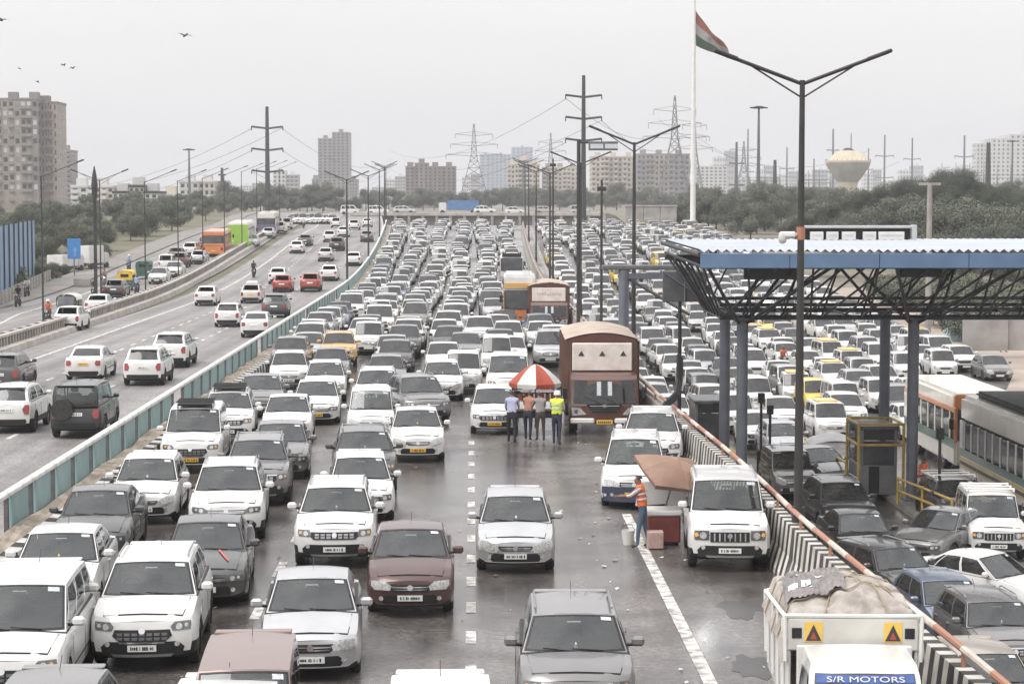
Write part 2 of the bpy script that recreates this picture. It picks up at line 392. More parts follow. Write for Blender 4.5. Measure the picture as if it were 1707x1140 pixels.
while d < 308:
    x, y, z = P3(-9.9, d); z2 = P3(-9.9, d + 2.4)[2]; zmid = (z + z2) / 2
    sl = math.atan2(z2 - z, 2.4); yw = math.atan2(sx(-9.9, d) - sx(-9.9, d + 2.4), 2.4)
    Mx = Matrix.Translation(((x + sx(-9.9, d + 2.4)) / 2, d + 1.2, zmid)) @ Euler((sl, 0, yw)).to_matrix().to_4x4()
    if d < 150:
        for me, nm, mz in ((pan_me, 'panel', 0.36), (rail_me, 'rail', 1.29)):
            if nm == 'panel' and k % 11 == 7: continue
            o = obj(nm, me); at_parent(o, med); o.matrix_basis = Mx @ Matrix.Translation((0, 0, mz))
        o = obj('post', post_me); at_parent(o, med); o.matrix_basis = Matrix.Translation((x, d, z + 0.33))
    else:
        far_p.rb(-0.03, 0.03, -0.85, 0.85, 0.36, 1.28, 0.012, 0, Mx); far_r.rb(-0.09, 0.09, -1.17, 1.17, 1.29, 1.42, 0.03, 0, Mx)
    d += 2.4; k += 1
for m_, nm, mm in ((far_p, 'panel', teal), (far_r, 'rail', railm)):
    o = at_parent(m_.build(nm, mm), med); o['kind'] = 'stuff'
# ------------------------------------------------------------------ striped concrete divider on the right
bwhite = mat('stripe_white', (0.66, 0.64, 0.59), 0.75, nscale=2.2, col2=(0.44, 0.41, 0.36)); bblack = mat('stripe_black', (0.028, 0.027, 0.026), 0.75, nscale=2.2, col2=(0.07, 0.065, 0.06))
bdirty = mat('stripe_worn', (0.40, 0.37, 0.33), 0.85, nscale=1.2, col2=(0.26, 0.235, 0.21))
bdirt2 = mat('stripe_dirty', (0.20, 0.185, 0.17), 0.85, nscale=1.2, col2=(0.30, 0.27, 0.24))
def divx(d): return 6.95 - 0.45 * smst((d - 22) / 20) - 0.55 * smst((d - 45) / 30)
def xd(d, z=0.0, off=0.0):
    X = divx(d) + off; return (sx(X, d), d, zm(d) + z)
div = tag(empty('concrete_divider', xd(50)), 'concrete divider with black and white chevron stripes below an orange and white rail', 'barrier')
prof = [(-0.36, -0.06), (-0.34, 0.10), (-0.16, 0.44), (-0.12, 1.05), (0.12, 1.05), (0.16, 0.44), (0.34, 0.10), (0.36, -2.8)]
SEG = 3.0; d = 22.0
far_d = MB()
def barrier_piece(d, m, worn):
    """one cast block, its stripes as faces that slant up and back on each slope"""
    n = 12; w = (SEG - 0.03) / n
    for k in range(n):
        for j, ((xa, za), (xb, zb)) in enumerate(zip(prof[:-1], prof[1:])):
            sh = {0: (0, 0), 1: (0, .42), 2: (.42, .30), 3: (.30, .30), 4: (.30, .42), 5: (.42, 0), 6: (0, 0)}[j]
            def pt(x, z, yy): yy = min(max(yy, d), d + SEG - 0.03); return xd(yy, z, x)
            for kk in (k - 1, k) if k == 0 else ((k,) if k < n - 1 else (k,)):
                y0 = d + kk * w
                q = [pt(xa, za, y0 + sh[0] * (1 if kk > -1 else 1)), pt(xa, za, y0 + w + sh[0]), pt(xb, zb, y0 + w + sh[1]), pt(xb, zb, y0 + sh[1])]
                if kk == -1: q = [pt(xa, za, d), pt(xa, za, d + sh[0]), pt(xb, zb, d + sh[1]), pt(xb, zb, d)]
                if (Vector(q[0]) - Vector(q[1])).length + (Vector(q[2]) - Vector(q[3])).length < 1e-4: continue
                m.add(q, [(0, 1, 2, 3)], (kk % 2) + (2 if worn else 0))
    for yy in (d, d + SEG - 0.03): m.add([xd(yy, z, x) for x, z in prof], [tuple(range(8))], 0 + (2 if worn else 0))
while d < 309:
    worn = d > 58
    if d < 130:
        m = MB(); barrier_piece(d, m, worn); at_parent(m.build('barrier_block', [bwhite, bblack, bdirty, bdirt2]), div)
    else:
        far_d.add([xd(yy, z, x) for yy in (d, d + SEG - .03) for x, z in prof], [(i, i + 1, i + 9, i + 8) for i in range(7)], 0)
    d += SEG
o = at_parent(far_d.build('barrier_block', [bdirty]), div); o['kind'] = 'stuff'
orail = mat('rail_orange', (0.36, 0.165, 0.105), 0.5, nscale=4, col2=(0.36, 0.17, 0.11)); orail2 = mat('rail_pale', (0.62, 0.52, 0.45), 0.5, nscale=4, namt=0.25)
d = 22.0; k = 0; fr = MB()
while d < 306:
    a, b = Vector(xd(d, 1.30)), Vector(xd(d + 1.5, 1.30))
    if d < 100:
        at_parent(MB().tube(a, b, 0.055, 8).build('rail', orail if k % 2 == 0 else orail2, smooth=40), div)
        if k % 2 == 0: at_parent(MB().tube(xd(d, 1.0), xd(d, 1.30), 0.03, 6).build('post', orail), div)
    else: fr.tube(a, b, 0.055, 5, mi=k % 2)
    d += 1.5; k += 1
o = at_parent(fr.build('rail', [orail, dark_steel]), div); o['kind'] = 'stuff'
# ------------------------------------------------------------------ low parapet between the left road and the service road
sep = tag(empty('parapet', P3(-24, 100)), 'low pale concrete parapet with a row of balusters beside the service road', 'barrier')
pale = mat('pale_concrete', (0.47, 0.43, 0.39), 0.85, nscale=0.8, col2=(0.33, 0.30, 0.27), bump=0.2)
sy = [y for y in RY if 40 <= y <= 330]
pm = MB()
pp = [(-23.28, -0.05), (-23.38, 0.28), (-23.62, 0.36), (-23.62, 0.34)]
def sepx(x, d): return x - 1.9 * smst((d - 90) / 140)
def S3(x, d, z): X = sx(sepx(x, d), d); return (X, d, zo(d) + z)
for d in sy:
    for x, z in ((-23.15, -0.1), (-23.22, 0.30), (-23.60, 0.34), (-23.60, 0.24), (-24.35, 0.24), (-24.40, -0.1)): pm.v.append(S3(x, d, z))
for j in range(len(sy) - 1):
    for i in range(5): pm.f.append((j * 6 + i, j * 6 + i + 1, (j + 1) * 6 + i + 1, (j + 1) * 6 + i)); pm.m.append(0)
at_parent(pm.build('kerb', pale), sep)
tm = MB()
for k, d in enumerate(np.arange(40, 320, 1.1)):
    a = [S3(x, dd, z) for dd in (d, d + 1.1) for x, z in ((-24.10, 0.24), (-24.10, 0.86), (-24.32, 0.86), (-24.32, 0.24))]
    tm.add(a, [(0, 1, 5, 4), (1, 2, 6, 5), (2, 3, 7, 6)], 1 if k % 2 else 0)
at_parent(tm.build('rear_kerb', [pale, kblack]), sep)
bl = MB()
for d in np.arange(60, 240, 0.7):
    x, y, z = S3(-23.85, d, 0.24); bl.bb(x - .09, x + .09, y - .09, y + .09, z, z + 0.5)
o = at_parent(bl.build('baluster', pale), sep); o['kind'] = 'stuff'
cp = MB()
for j in range(len(sy) - 1):
    a = [S3(x, dd, z) for dd in (sy[j], sy[j + 1]) for x, z in ((-23.70, 0.74), (-23.70, 0.86), (-24.0, 0.86), (-24.0, 0.74))]
    cp.add(a, [(0, 1, 5, 4), (1, 2, 6, 5), (2, 3, 7, 6), (3, 0, 4, 7)])
at_parent(cp.build('coping', pale), sep)

rw = MB(); ry_ = [22] + [y for y in RY if 22 < y < 309] + [309]
for d in ry_: 
    for x, z in ((7.02, 0.02), (7.41, 0.02), (7.42, -2.9)): rw.v.append((sx(x, d), d, zm(d) + z - (0 if z > 0 else 0)))
for j in range(len(ry_) - 1):
    for i in range(2): rw.f.append((j * 3 + i, j * 3 + i + 1, (j + 1) * 3 + i + 1, (j + 1) * 3 + i)); rw.m.append(0)
at_parent(rw.build('retaining_wall', concrete), div)
# puddles and wet stains on the shoulder
pudm = mat('puddle', (0.040, 0.034, 0.030), 0.30, nscale=1.5, namt=0.4, spec=0.6)
prn = random.Random(12)
for k, (px, py, rx, ry2) in enumerate(((1240, 1012, .55, .26), (1258, 1112, .42, .4), (1232, 1020, .3, .35), (1262, 1004, .35, .2))):
    X, d, z = gp(px, py); v = []
    for i in range(22):
        a = 2 * math.pi * i / 22; q = prn.uniform(.72, 1.15); v.append((X + rx * q * math.cos(a), d + ry2 * 2.2 * q * math.sin(a), z + .004 + .0005 * k))
    tag(MB().add(v, [tuple(range(22))]).build('puddle', pudm), kind='structure')

lt_ = MB(); lr = random.Random(31)
for k in range(170):
    x = lr.uniform(-8.6, 6.0) if k % 3 else lr.uniform(1.0, 6.2); d = 26 + 50 * lr.random() ** 1.2; s_ = lr.uniform(.02, .07); a = lr.uniform(0, 3); z = zm(d) + .008
    q = [(x + s_ * math.cos(a + b_) * lr.uniform(.7, 1.3), d + s_ * 1.4 * math.sin(a + b_), z + lr.uniform(0, .03)) for b_ in (0, 1.6, 3.1, 4.7)]
    lt_.add(q, [(0, 1, 2, 3)], k % 3)
tag(lt_.build('litter', [mat('litter_paper', (0.55, 0.53, 0.5), 0.8), mat('litter_leaf', (0.10, 0.075, 0.05), 0.8), mat('litter_card', (0.30, 0.25, 0.2), 0.8)]), 'scraps of litter scattered over the wet road', 'litter', kind='stuff')
# ------------------------------------------------------------------ cars
def lerp(a, b, t): return a + (b - a) * t
def pw(tab, y):
    if y <= tab[0][0]: return tab[0][1]
    for (a, va), (b, vb) in zip(tab[:-1], tab[1:]):
        if y <= b: return lerp(va, vb, (y - a) / (b - a))
    return tab[-1][1]
CT = {  # L length, W width, H height, r wheel, g clearance, zh bonnet edge, zc cowl, A/B windscreen base and top, C roof end, D rear glass base, zr rear deck, cl cladding
 'hatch':  dict(L=3.90, W=1.72, H=1.50, r=.30, g=.20, zh=.78, zc=1.00, A=.92, B=1.62, C=3.25, D=3.74, zr=1.02, cl=0, face='smile'),
 'sedan':  dict(L=4.05, W=1.70, H=1.50, r=.30, g=.20, zh=.80, zc=1.02, A=.94, B=1.60, C=2.85, D=3.42, zr=1.08, cl=0, face='wide'),
 'saloon': dict(L=4.45, W=1.74, H=1.47, r=.31, g=.19, zh=.76, zc=.98, A=1.08, B=1.82, C=3.05, D=3.72, zr=1.06, cl=0, face='slim'),
 'suv':    dict(L=4.00, W=1.79, H=1.62, r=.34, g=.24, zh=.96, zc=1.12, A=.96, B=1.50, C=3.45, D=3.86, zr=1.10, cl=1, face='bold'),
 'bigsuv': dict(L=4.38, W=1.82, H=1.65, r=.36, g=.24, zh=.96, zc=1.13, A=1.08, B=1.72, C=3.75, D=4.22, zr=1.14, cl=1, face='mesh'),
 'muv':    dict(L=4.42, W=1.76, H=1.70, r=.31, g=.21, zh=.86, zc=1.06, A=.92, B=1.66, C=3.95, D=4.32, zr=1.06, cl=0, face='wide'),
 'tall':   dict(L=3.65, W=1.62, H=1.67, r=.29, g=.20, zh=.86, zc=1.04, A=.74, B=1.22, C=3.30, D=3.56, zr=1.04, cl=0, face='smile'),
 'van':    dict(L=3.68, W=1.50, H=1.80, r=.29, g=.20, zh=.98, zc=1.10, A=.42, B=.95, C=3.45, D=3.62, zr=1.05, cl=0, face='plain'),
 'hatch2': dict(L=3.70, W=1.68, H=1.52, r=.29, g=.20, zh=.82, zc=1.01, A=.82, B=1.42, C=3.10, D=3.55, zr=1.03, cl=0, face='bold'),
 'sedan2': dict(L=3.99, W=1.72, H=1.52, r=.30, g=.20, zh=.82, zc=1.03, A=.90, B=1.50, C=2.80, D=3.38, zr=1.10, cl=0, face='smile'),
 'muv2':   dict(L=4.70, W=1.83, H=1.78, r=.34, g=.22, zh=.95, zc=1.12, A=1.05, B=1.80, C=4.15, D=4.58, zr=1.12, cl=0, face='mesh'),
 'suv2':   dict(L=4.30, W=1.80, H=1.64, r=.35, g=.24, zh=.93, zc=1.10, A=1.05, B=1.74, C=3.45, D=4.12, zr=1.14, cl=1, face='slim'),
 'boxy':   dict(L=4.10, W=1.78, H=1.84, r=.37, g=.28, zh=1.02, zc=1.16, A=1.18, B=1.52, C=3.95, D=4.06, zr=1.12, cl=1, face='box'),
}
class Car: pass
def make_car(kind):
    T = CT[kind]; c = Car(); c.kind = kind; c.T = T
    L, W, H, r, g = T['L'], T['W'], T['H'], T['r'], T['g']; hw = W / 2
    zh, zc, A, B, Cc, D, zr = T['zh'], T['zc'], T['A'], T['B'], T['C'], T['D'], T['zr']
    nose = 0.93; bowF, bowR = (0.14, 0.10) if kind in ('boxy', 'van') else (0.26, 0.16)
    y1, y2 = 0.22 * L, L - 0.20 * L; Ra = r + 0.055; wc = r
    deck = [(0, zh - .10), (.05, zh - .03), (.14, zh + .005), (.35, lerp(zh, zc, .35)), (A, zc - .02), (A + .3, zc - .02), (D - .2, zr - .02), (min(D + .1, L - .16), zr + .0), (L - .12, zr - .02), (L - .04, zr - .05), (L, zr - .12)]
    half = [(0, hw * .90), (.06, hw * .955), (.2, hw * .985), (.5, hw), (L - .5, hw), (L - .2, hw * .975), (L - .05, hw * .94), (L, hw * .90)]
    def warp(p):
        x, y, z = p; u = min(1.2, abs(x) / hw)
        f = max(0, 1 - y / .5); b = max(0, 1 - (L - y) / .5)
        if f > 0: y += (bowF * u ** 2.6 + (0.55 if kind not in ('boxy', 'van') else .15) * (z - .5) ** 2) * f
        if b > 0: y -= (bowR * u ** 2.6 + .30 * (z - .55) ** 2) * b
        return (x, y, z)
    ys = [0, .05, .12, .22, .36]
    ar = [-1.0, -.86, -.5, 0, .5, .86, 1.0]
    for yc in (y1, y2): ys += [yc - Ra - .012] + [yc + Ra * a for a in ar] + [yc + Ra + .012]
    ys += [A, (y1 + y2) / 2, D - .25, min(D, L - .3), L - .3, L - .2, L - .11, L - .05, L]
    ys = sorted(set(round(y, 4) for y in ys if 0 <= y <= L))
    yy = [ys[0]]
    for y in ys[1:]:
        if y - yy[-1] > .008: yy.append(y)
    ys = yy
    def ring(y):
        w = pw(half, y); dk = pw(deck, y); z0 = g + (.06 if y < .06 or y > L - .06 else 0); a = None
        for yc in (y1, y2):
            if abs(y - yc) <= Ra + 1e-4: a = wc + math.sqrt(max(0, Ra * Ra - (y - yc) ** 2))
        zm_ = .52; zs = dk - .16
        p = [(w * .80, z0), (w * .965, z0 + .07), (w, zm_), (w * .988, zs), (w * .93, dk - .015), (w * .5, dk + .02), (0, dk + .03)]
        if a is not None:
            p[0] = (w * .70, max(z0, a)); p[1] = (w * .975, max(p[1][1], a)); p[2] = (w, max(zm_, a + .05)); p[3] = (w * .988, max(zs, a + .09))
            p[4] = (w * .93, max(dk - .015, a + .11))
        return p
    m = MB(); n = 13
    tr = 1
    for y in ys:
        p = ring(y); full = [(x, z) for x, z in p] + [(-x, z) for x, z in p[-2::-1]]
        for x, z in full: m.v.append(warp((x, y, z)))
    for j in range(len(ys) - 1):
        for i in range(n - 1):
            seg = i if i < 6 else 11 - i
            ym = (ys[j] + ys[j + 1]) / 2
            mi = 0
            if seg == 0: mi = tr
            elif seg == 1 and T['cl']: mi = tr
            elif seg >= 4 and A + .05 < ym < D - .05: mi = tr
            m.f.append((j * n + i, j * n + i + 1, (j + 1) * n + i + 1, (j + 1) * n + i)); m.m.append(mi)
        m.f.append((j * n, (j + 1) * n, (j + 1) * n + n - 1, j * n + n - 1)); m.m.append(tr)
    fr = [-1, -.8, -.6, -.35, 0, .35, .6, .8, 1]
    for y, lo in ((0, ys[0]), (L, ys[-1])):
        p = ring(lo); base = len(m.v)
        rows = p[:6]
        for x, z in rows:
            for f in fr: m.v.append(warp((x * f, y, z)))
        for k in range(5):
            for i in range(8):
                m.f.append((base + k * 9 + i, base + k * 9 + i + 1, base + (k + 1) * 9 + i + 1, base + (k + 1) * 9 + i)); m.m.append(tr if (k == 0 and T['cl']) else 0)
    # greenhouse
    wg, wr = hw * .90, hw * (.80 if kind in ('boxy', 'van', 'tall', 'muv2') else .72); he = H - .055
    bg, bt = .15, .10
    def zb(u): return lerp(zc - .02, zr, u)
    def front(u, t):
        w = lerp(wg, wr, t); return (u * w, lerp(A, B, t) + lerp(bg, bt, t) * u * u, lerp(zc - .03, he + .045 * (1 - u * u), t))
    rb_, rt_ = .10, .09
    def rear(u, t):
        w = lerp(wg * .96, wr, t); return (u * w, lerp(D, Cc, t) - lerp(rb_, rt_, t) * u * u + .05 * math.sin(math.pi * t), lerp(zr - .03, he + .03 * (1 - u * u), t))
    def side(s):
        def f(u, t):
            ya = lerp(A, B, t) + lerp(bg, bt, t); yb = lerp(D, Cc, t) - lerp(rb_, rt_, t) + .05 * math.sin(math.pi * t)
            w = lerp(lerp(wg, wg * .96, u), wr, t) + .025 * math.sin(math.pi * t)
            return (s * w, lerp(ya, yb, u), lerp(lerp(zc - .03, zr - .03, u), he + .035 * math.sin(math.pi * u), t))
        return f
    def roof(u, v):
        fx = front(u, 1); rx = rear(u, 1)
        return (u * wr, lerp(fx[1], rx[1], v), lerp(fx[2], rx[2], v) + .035 * math.sin(math.pi * v) + (.0))
    U = [-1, -.93, -.5, 0, .5, .93, 1]; Tt = [0, .09, .5, .95, 1]
    mid = lambda i, j: 1 <= i <= 4 and 1 <= j <= 2
    m.grid(front, U, Tt, 0, mid); m.grid(rear, [-1, -.86, -.4, 0, .4, .86, 1], [0, .14, .5, .88, 1], 0, mid)
    su = [0, .045, .36, .395, .70, .73, .95, 1] if kind in ('muv', 'muv2', 'bigsuv', 'van', 'boxy') else [0, .05, .44, .48, .83, .85, .93, 1]
    st = [0, .10, .5, .88, 1]
    smid = lambda i, j: i in (1, 3, 5) and j in (1, 2)
    for s in (1, -1): m.grid(side(s), su, st, 0, smid)
    m.grid(roof, [-1, -.96, -.8, -.4, 0, .4, .8, .96, 1], [0, .04, .25, .5, .75, .96, 1], 0)
    c.parts = []          # (name, mesh, 'paint' or None, level of detail, [sub-parts], location)
    def part(name, mm, mats, pt=False, lod=1, sub=(), loc=None, sm=35): c.parts.append((name, mm.mesh(name, mats, sm) if isinstance(mm, MB) else mm, pt, lod, list(sub), loc))
    def sub(name, mm, mats, sm=35, loc=None, pt=False): return (name, mm.mesh(name, mats, sm), pt, loc)
    part('body', m, [P['white'], trim], True, sm=40)
    # bonnet
    bo = MB()
    if A > .5:
        b0, b1 = .10, A - .06
        def bf(u, v):
            y = lerp(b0, b1, v); w = pw(half, y) * (.80 - .05 * (1 - v)); x = u * w
            base = pw(deck, y) + .03 - .045 * u * u
            return warp((x, y + .03 * (1 - u * u) * (1 if v > .9 else 0), base + .022))
        bo.grid(bf, [-1, -.97, -.62, -.55, 0, .55, .62, .97, 1], [0, .04, .3, .65, 1]); part('bonnet', bo, [P['white']], True)
    if A > .5:
        bgp = MB(); bgp.grid(lambda u, v: tuple(Vector(bf(u * 1.018, lerp(-.03, 1.025, v))) + Vector((0, 0, -.011))), [-1, -.6, 0, .6, 1], [0, .05, .3, .65, 1]); part('bonnet_gap', bgp, [trim], lod=2)
    sl_ = MB(); fo = lambda u, t: tuple(Vector(front(u, t)) + Vector((0, -.005, .002)))
    sl_.grid(fo, [-.97, -.925, -.5, 0, .5, .925, .97], [.045, .10, .5, .94, .972], 0, lambda i, j: 1 <= i <= 4 and 1 <= j <= 2); part('windscreen_seal', sl_, [trim], lod=1)
    # glass
    ws = MB(); ws.grid(front, [-.93, -.5, 0, .5, .93], [.09, .5, .95]); part('windscreen', ws, [glassd])
    c.ws_clear = None
    rg = MB(); rg.grid(rear, [-.86, -.4, 0, .4, .86], [.14, .5, .88])
    rsub = [sub('wiper', MB().tube(rear(-.1, .15), rear(.35, .45), .012, 4), trim)] if kind not in ('sedan', 'saloon', 'sedan2') else []
    part('rear_window', rg, [glassd], lod=2)
    for s in (1, -1):
        sg = MB()
        for a_, b_ in ((su[1], su[2]), (su[3], su[4]), (su[5], su[6])): sg.grid(side(s), [a_, (a_ + b_) / 2, b_], [.10, .5, .88])
        part('side_window', sg, [glassd])
    # front face
    F = T['face']; zt = zh - .11; off = -.014
    def patch(rows, o=off, rev=False, nx=9, dep=.03):
        mm = MB(); nr = len(rows); yv = (lambda o_: L - o_) if rev else (lambda o_: o_)
        for oo in (o, o + dep):
            for z, xl, xr in rows:
                for i in range(nx): mm.v.append(warp((lerp(xl, xr, i / (nx - 1)), yv(oo), z)))
        N = nr * nx
        for k in range(nr - 1):
            for i in range(nx - 1): mm.f.append((k * nx + i, k * nx + i + 1, (k + 1) * nx + i + 1, (k + 1) * nx + i)); mm.m.append(0)
        loop = [i for i in range(nx)] + [k * nx + nx - 1 for k in range(1, nr)] + [(nr - 1) * nx + i for i in range(nx - 2, -1, -1)] + [k * nx for k in range(nr - 2, 0, -1)]
        for a_, b_ in zip(loop, loop[1:] + loop[:1]): mm.f.append((a_, b_, b_ + N, a_ + N)); mm.m.append(0)
        return mm
    def disc(x, z, rr, o=-.03, rev=False, n=12, dep=.02):
        mm = MB(); y = (L - o) if rev else o
        pts = [warp((x + rr * math.cos(2 * math.pi * i / n), y, z + rr * math.sin(2 * math.pi * i / n))) for i in range(n)]
        bk = [warp((x + rr * math.cos(2 * math.pi * i / n), (y + dep) if not rev else (y - dep), z + rr * math.sin(2 * math.pi * i / n))) for i in range(n)]
        mm.add(pts + bk, [tuple(range(n))] + [(i, (i + 1) % n, n + (i + 1) % n, n + i) for i in range(n)]); return mm
    X = hw * .90
    zb0 = g + .09
    def hl(s, rows):  # mirrored rows
        return [(z, s * a_, s * b_) for z, a_, b_ in rows]
    grl = {'smile': [(zt - .15, -.30 * 1, .30), (zt - .09, -.36, .36), (zt - .05, -.37, .37)],
           'wide': [(zt - .17, -.32, .32), (zt - .10, -.40, .40), (zt - .03, -.38, .38)],
           'slim': [(zt - .12, -.44, .44), (zt - .07, -.47, .47), (zt - .03, -.44, .44)],
           'bold': [(zt - .19, -.46, .46), (zt - .11, -.54, .54), (zt - .03, -.54, .54)],
           'mesh': [(zt - .30, -.38, .38), (zt - .20, -.50, .50), (zt - .10, -.46, .46)],
           'plain': [(zt - .16, -.30, .30), (zt - .11, -.30, .30), (zt - .06, -.30, .30)],
           'box': [(zt - .24, -.42, .42), (zt - .12, -.42, .42), (zt - .03, -.42, .42)]}[F]
    bars = []
    zt0, zt1 = grl[0][0], grl[-1][0]
    if F in ('wide', 'smile', 'slim', 'plain'):
        for k in (1, 2):
            z = lerp(zt0, zt1, k / 3); w = lerp(abs(grl[0][1]), abs(grl[-1][1]), k / 3) * .96
            bars.append(sub('chrome_bar', patch([(z - .010, -w, w), (z + .010, -w, w)], -.026, nx=7, dep=.02), chrome))
    elif F in ('bold', 'mesh'):
        z0_, w0_ = (zt1 + .012, .98 * abs(grl[-1][1])) if F == 'bold' else (zt0 - .012, abs(grl[0][1]))
        bars.append(sub('chrome_bar', patch([(z0_ - .014, -w0_, w0_), (z0_ + .014, -w0_, w0_)], -.03, nx=7, dep=.025), chrome))
        sl = MB()
        for k in range(-3, 4):
            for q in range(2):
                z = lerp(zt0, zt1, .28 + .36 * q); mm = patch([(z - .022, k * .125 - .042, k * .125 + .042), (z + .022, k * .125 - .048, k * .125 + .048)], -.024, nx=2, dep=.02); sl.add(mm.v, mm.f)
        bars.append(sub('grille_insert', sl, alloy if F == 'bold' else steel))
    else:
        for k in range(-3, 4):
            bars.append(sub('grille_slat', patch([(zt0 + .02, k * .11 - .015, k * .11 + .015), (zt1 - .02, k * .11 - .015, k * .11 + .015)], -.03, nx=2, dep=.025), trim if kind != 'boxy' else chrome))
    bars.append(sub('emblem', disc(0, lerp(zt0, zt1, .62 if F != 'mesh' else .95), .055, -.035), chrome))
    part('grille', patch(grl), [trim], lod=1, sub=bars)
    low = [(zb0 - .01, -.50, .50), (zb0 + .10, -.56, .56), (zb0 + .17, -.46, .46)]
    if T['cl']: low = [(zb0 - .03, -.66, .66), (zb0 + .12, -.70, .70), (zb0 + .22, -.60, .60)]
    part('air_intake', patch(low), [trim], lod=1)
    if T['cl']: part('skid_plate', patch([(g + .055, -.48, .48), (g + .10, -.52, .52)], -.03, dep=.03), [alloy], lod=2)
    else: part('bumper_lip', patch([(g + .065, -.62, .62), (g + .085, -.66, .66)], -.022, dep=.03), [P['white']], True, lod=3)
    for s in (1, -1):
        if F in ('smile',): rows = [(zt - .19, .52, .74), (zt - .10, .46, .97), (zt + .0, .58, .98), (zt + .055, .78, .96)]
        elif F == 'wide': rows = [(zt - .14, .50, .90), (zt - .06, .46, .98), (zt + .03, .62, .97)]
        elif F == 'slim': rows = [(zt - .10, .54, .96), (zt - .04, .52, .99), (zt + .03, .66, .98)]
        elif F == 'bold': rows = [(zt - .13, .64, .96), (zt - .06, .62, .99), (zt + .01, .66, .98)]
        elif F == 'mesh': rows = [(zt - .12, .62, .97), (zt - .05, .58, .99), (zt + .02, .66, .98)]
        elif F == 'plain': rows = [(zt - .18, .52, .92), (zt - .08, .50, .94), (zt + .0, .54, .92)]
        else: rows = [(zt - .20, .56, .94), (zt - .09, .55, .96), (zt + .0, .56, .94)]
        rows = [(z, a_ * X, b_ * X) for z, a_, b_ in rows]
        zmid = sum(q[0] for q in rows) / len(rows); xm = (min(q[1] for q in rows) + max(q[2] for q in rows)) / 2; rr = min(.075, (rows[-1][0] - rows[0][0]) * .38)
        subs = [sub('reflector', disc(s * (xm - .03), zmid - .01, rr, -.028), lampm if F != 'plain' else chrome)]
        subs.append(sub('indicator', disc(s * (xm + rr + .035), zmid + .005, rr * .6, -.028), lampm if kind not in ('suv', 'boxy', 'muv2') else amber))
        part('headlight', patch(hl(s, rows), -.018, nx=7), [lampm if F in ('smile', 'wide', 'plain') else lamphouse], lod=1, sub=subs)
        zf = zb0 + .10
        part('fog_lamp', disc(s * .66 * X * (1.08 if T['cl'] else 1.1), zf + (.08 if T['cl'] else 0), .045, -.03), [lampm], lod=3)
    def plate_sub(rev, sd=5):
        mm = MB(); random.seed(sd)
        xx = -.19
        while xx < .19:
            w = random.choice((.010, .018, .026)); hgt = random.choice((.022, .030, .030))
            y = (L + .034) if rev else -.034
            zz = (zr - .28) if rev else zb0 + .115
            a_ = [warp((xx, y, zz - hgt)), warp((xx + w, y, zz - hgt)), warp((xx + w, y, zz + hgt)), warp((xx, y, zz + hgt))]
            mm.add(a_, [(0, 1, 2, 3)]); xx += w + random.choice((.008, .012, .034))
        return mm
    zpl = zb0 + .115
    part('number_plate', patch([(zpl - .055, -.24, .24), (zpl + .055, -.24, .24)], -.03, nx=3, dep=.02), [platew], 'plate', 1, [sub('plate_characters', plate_sub(False), ink)])
    c.plates = [plate_sub(False, sd).mesh('plate_characters', [ink]) for sd in (5, 6, 7, 8, 9)]
    # rear
    zq = zr - .20
    hat = kind not in ('sedan', 'saloon', 'sedan2')
    for s in (1, -1):
        rows = [(zq - .16, .74, .97), (zq - .05, .66, .98), (zq + .07, .72, .97)] if not hat else [(zq - .22, .78, .96), (zq - .05, .70, .98), (zq + .10, .80, .97)]
        part('tail_light', patch([(z, s * a_ * X, s * b_ * X) for z, a_, b_ in rows], -.018, True, nx=5), [redlens], lod='rear')
    part('rear_bumper', patch([(g + .07, -.62 * X / .8, .62 * X / .8), (g + .20, -.70 * X / .8, .70 * X / .8), (g + .27, -.66 * X / .8, .66 * X / .8)], -.02, True), [trim], lod='rear')
    part('number_plate', patch([(zr - .335, -.24, .24), (zr - .225, -.24, .24)], -.03, True, nx=3, dep=.02), [platew], 'plate', 'rear', [sub('plate_characters', plate_sub(True), ink)])
    if hat: part('spoiler', MB().rb(-wr * .92, wr * .92, Cc - .08, Cc + .12, he - .0, he + .035, .015), [P['white']], True, lod='rear')
    # mirrors
    for s in (1, -1):
        mi = MB().rb(s * (wg + .17) - .10, s * (wg + .17) + .10, A + .30, A + .42, zc + .02, zc + .17, .04)
        arm = MB().tube((s * wg, A + .40, zc + .03), (s * (wg + .12), A + .37, zc + .05), .03, 6)
        part('mirror', mi, [P['white']], True, 1, [sub('mirror_arm', arm, trim)])
    # wheels
    tw = .19
    ty = MB().lathe([(r * .64, -tw / 2), (r * .93, -tw / 2), (r, -tw * .36), (r, tw * .36), (r * .93, tw / 2), (r * .64, tw / 2)], 22, axis='x', cap=False)
    ty.lathe([(r * .64, -tw / 2 + .02), (r * .64, tw / 2 - .02)], 22, axis='x')
    rim = MB().lathe([(r * .62, .03), (r * .66, .06), (r * .60, .065)], 20, axis='x', cap=False)
    for k in range(7):
        t = 2 * math.pi * k / 7; M_ = Matrix.Rotation(t, 4, 'X'); rim.rb(.045, .068, -.032, .032, .02, r * .63, .01, 0, M_)
    rim.lathe([(.07, .05), (.05, .075)], 12, axis='x')
    hubd = MB().lathe([(r * .62, .035), (r * .2, .037)], 20, axis='x')
    tym = ty.mesh('wheel', [rubber], 40); rimm = rim.mesh('rim', [alloy], 40)
    for s in (1, -1):
        for yc in (y1, y2):
            c.parts.append(('wheel', tym, False, 1 if (yc == y1 or s == 1) else 1, [('rim', rimm, False, None)], (s * (hw - .115), yc, r, s)))
    # small things
    for s, (xa, xb) in ((1, (.55, -.05)), (-1, (-.05, -.62))):
        part('wiper', MB().tube(Vector(front(xa, .07)) + Vector((0, -.02, .01)), Vector(front(xb, .13)) + Vector((0, -.03, .01)), .011, 4), [trim], lod=3)
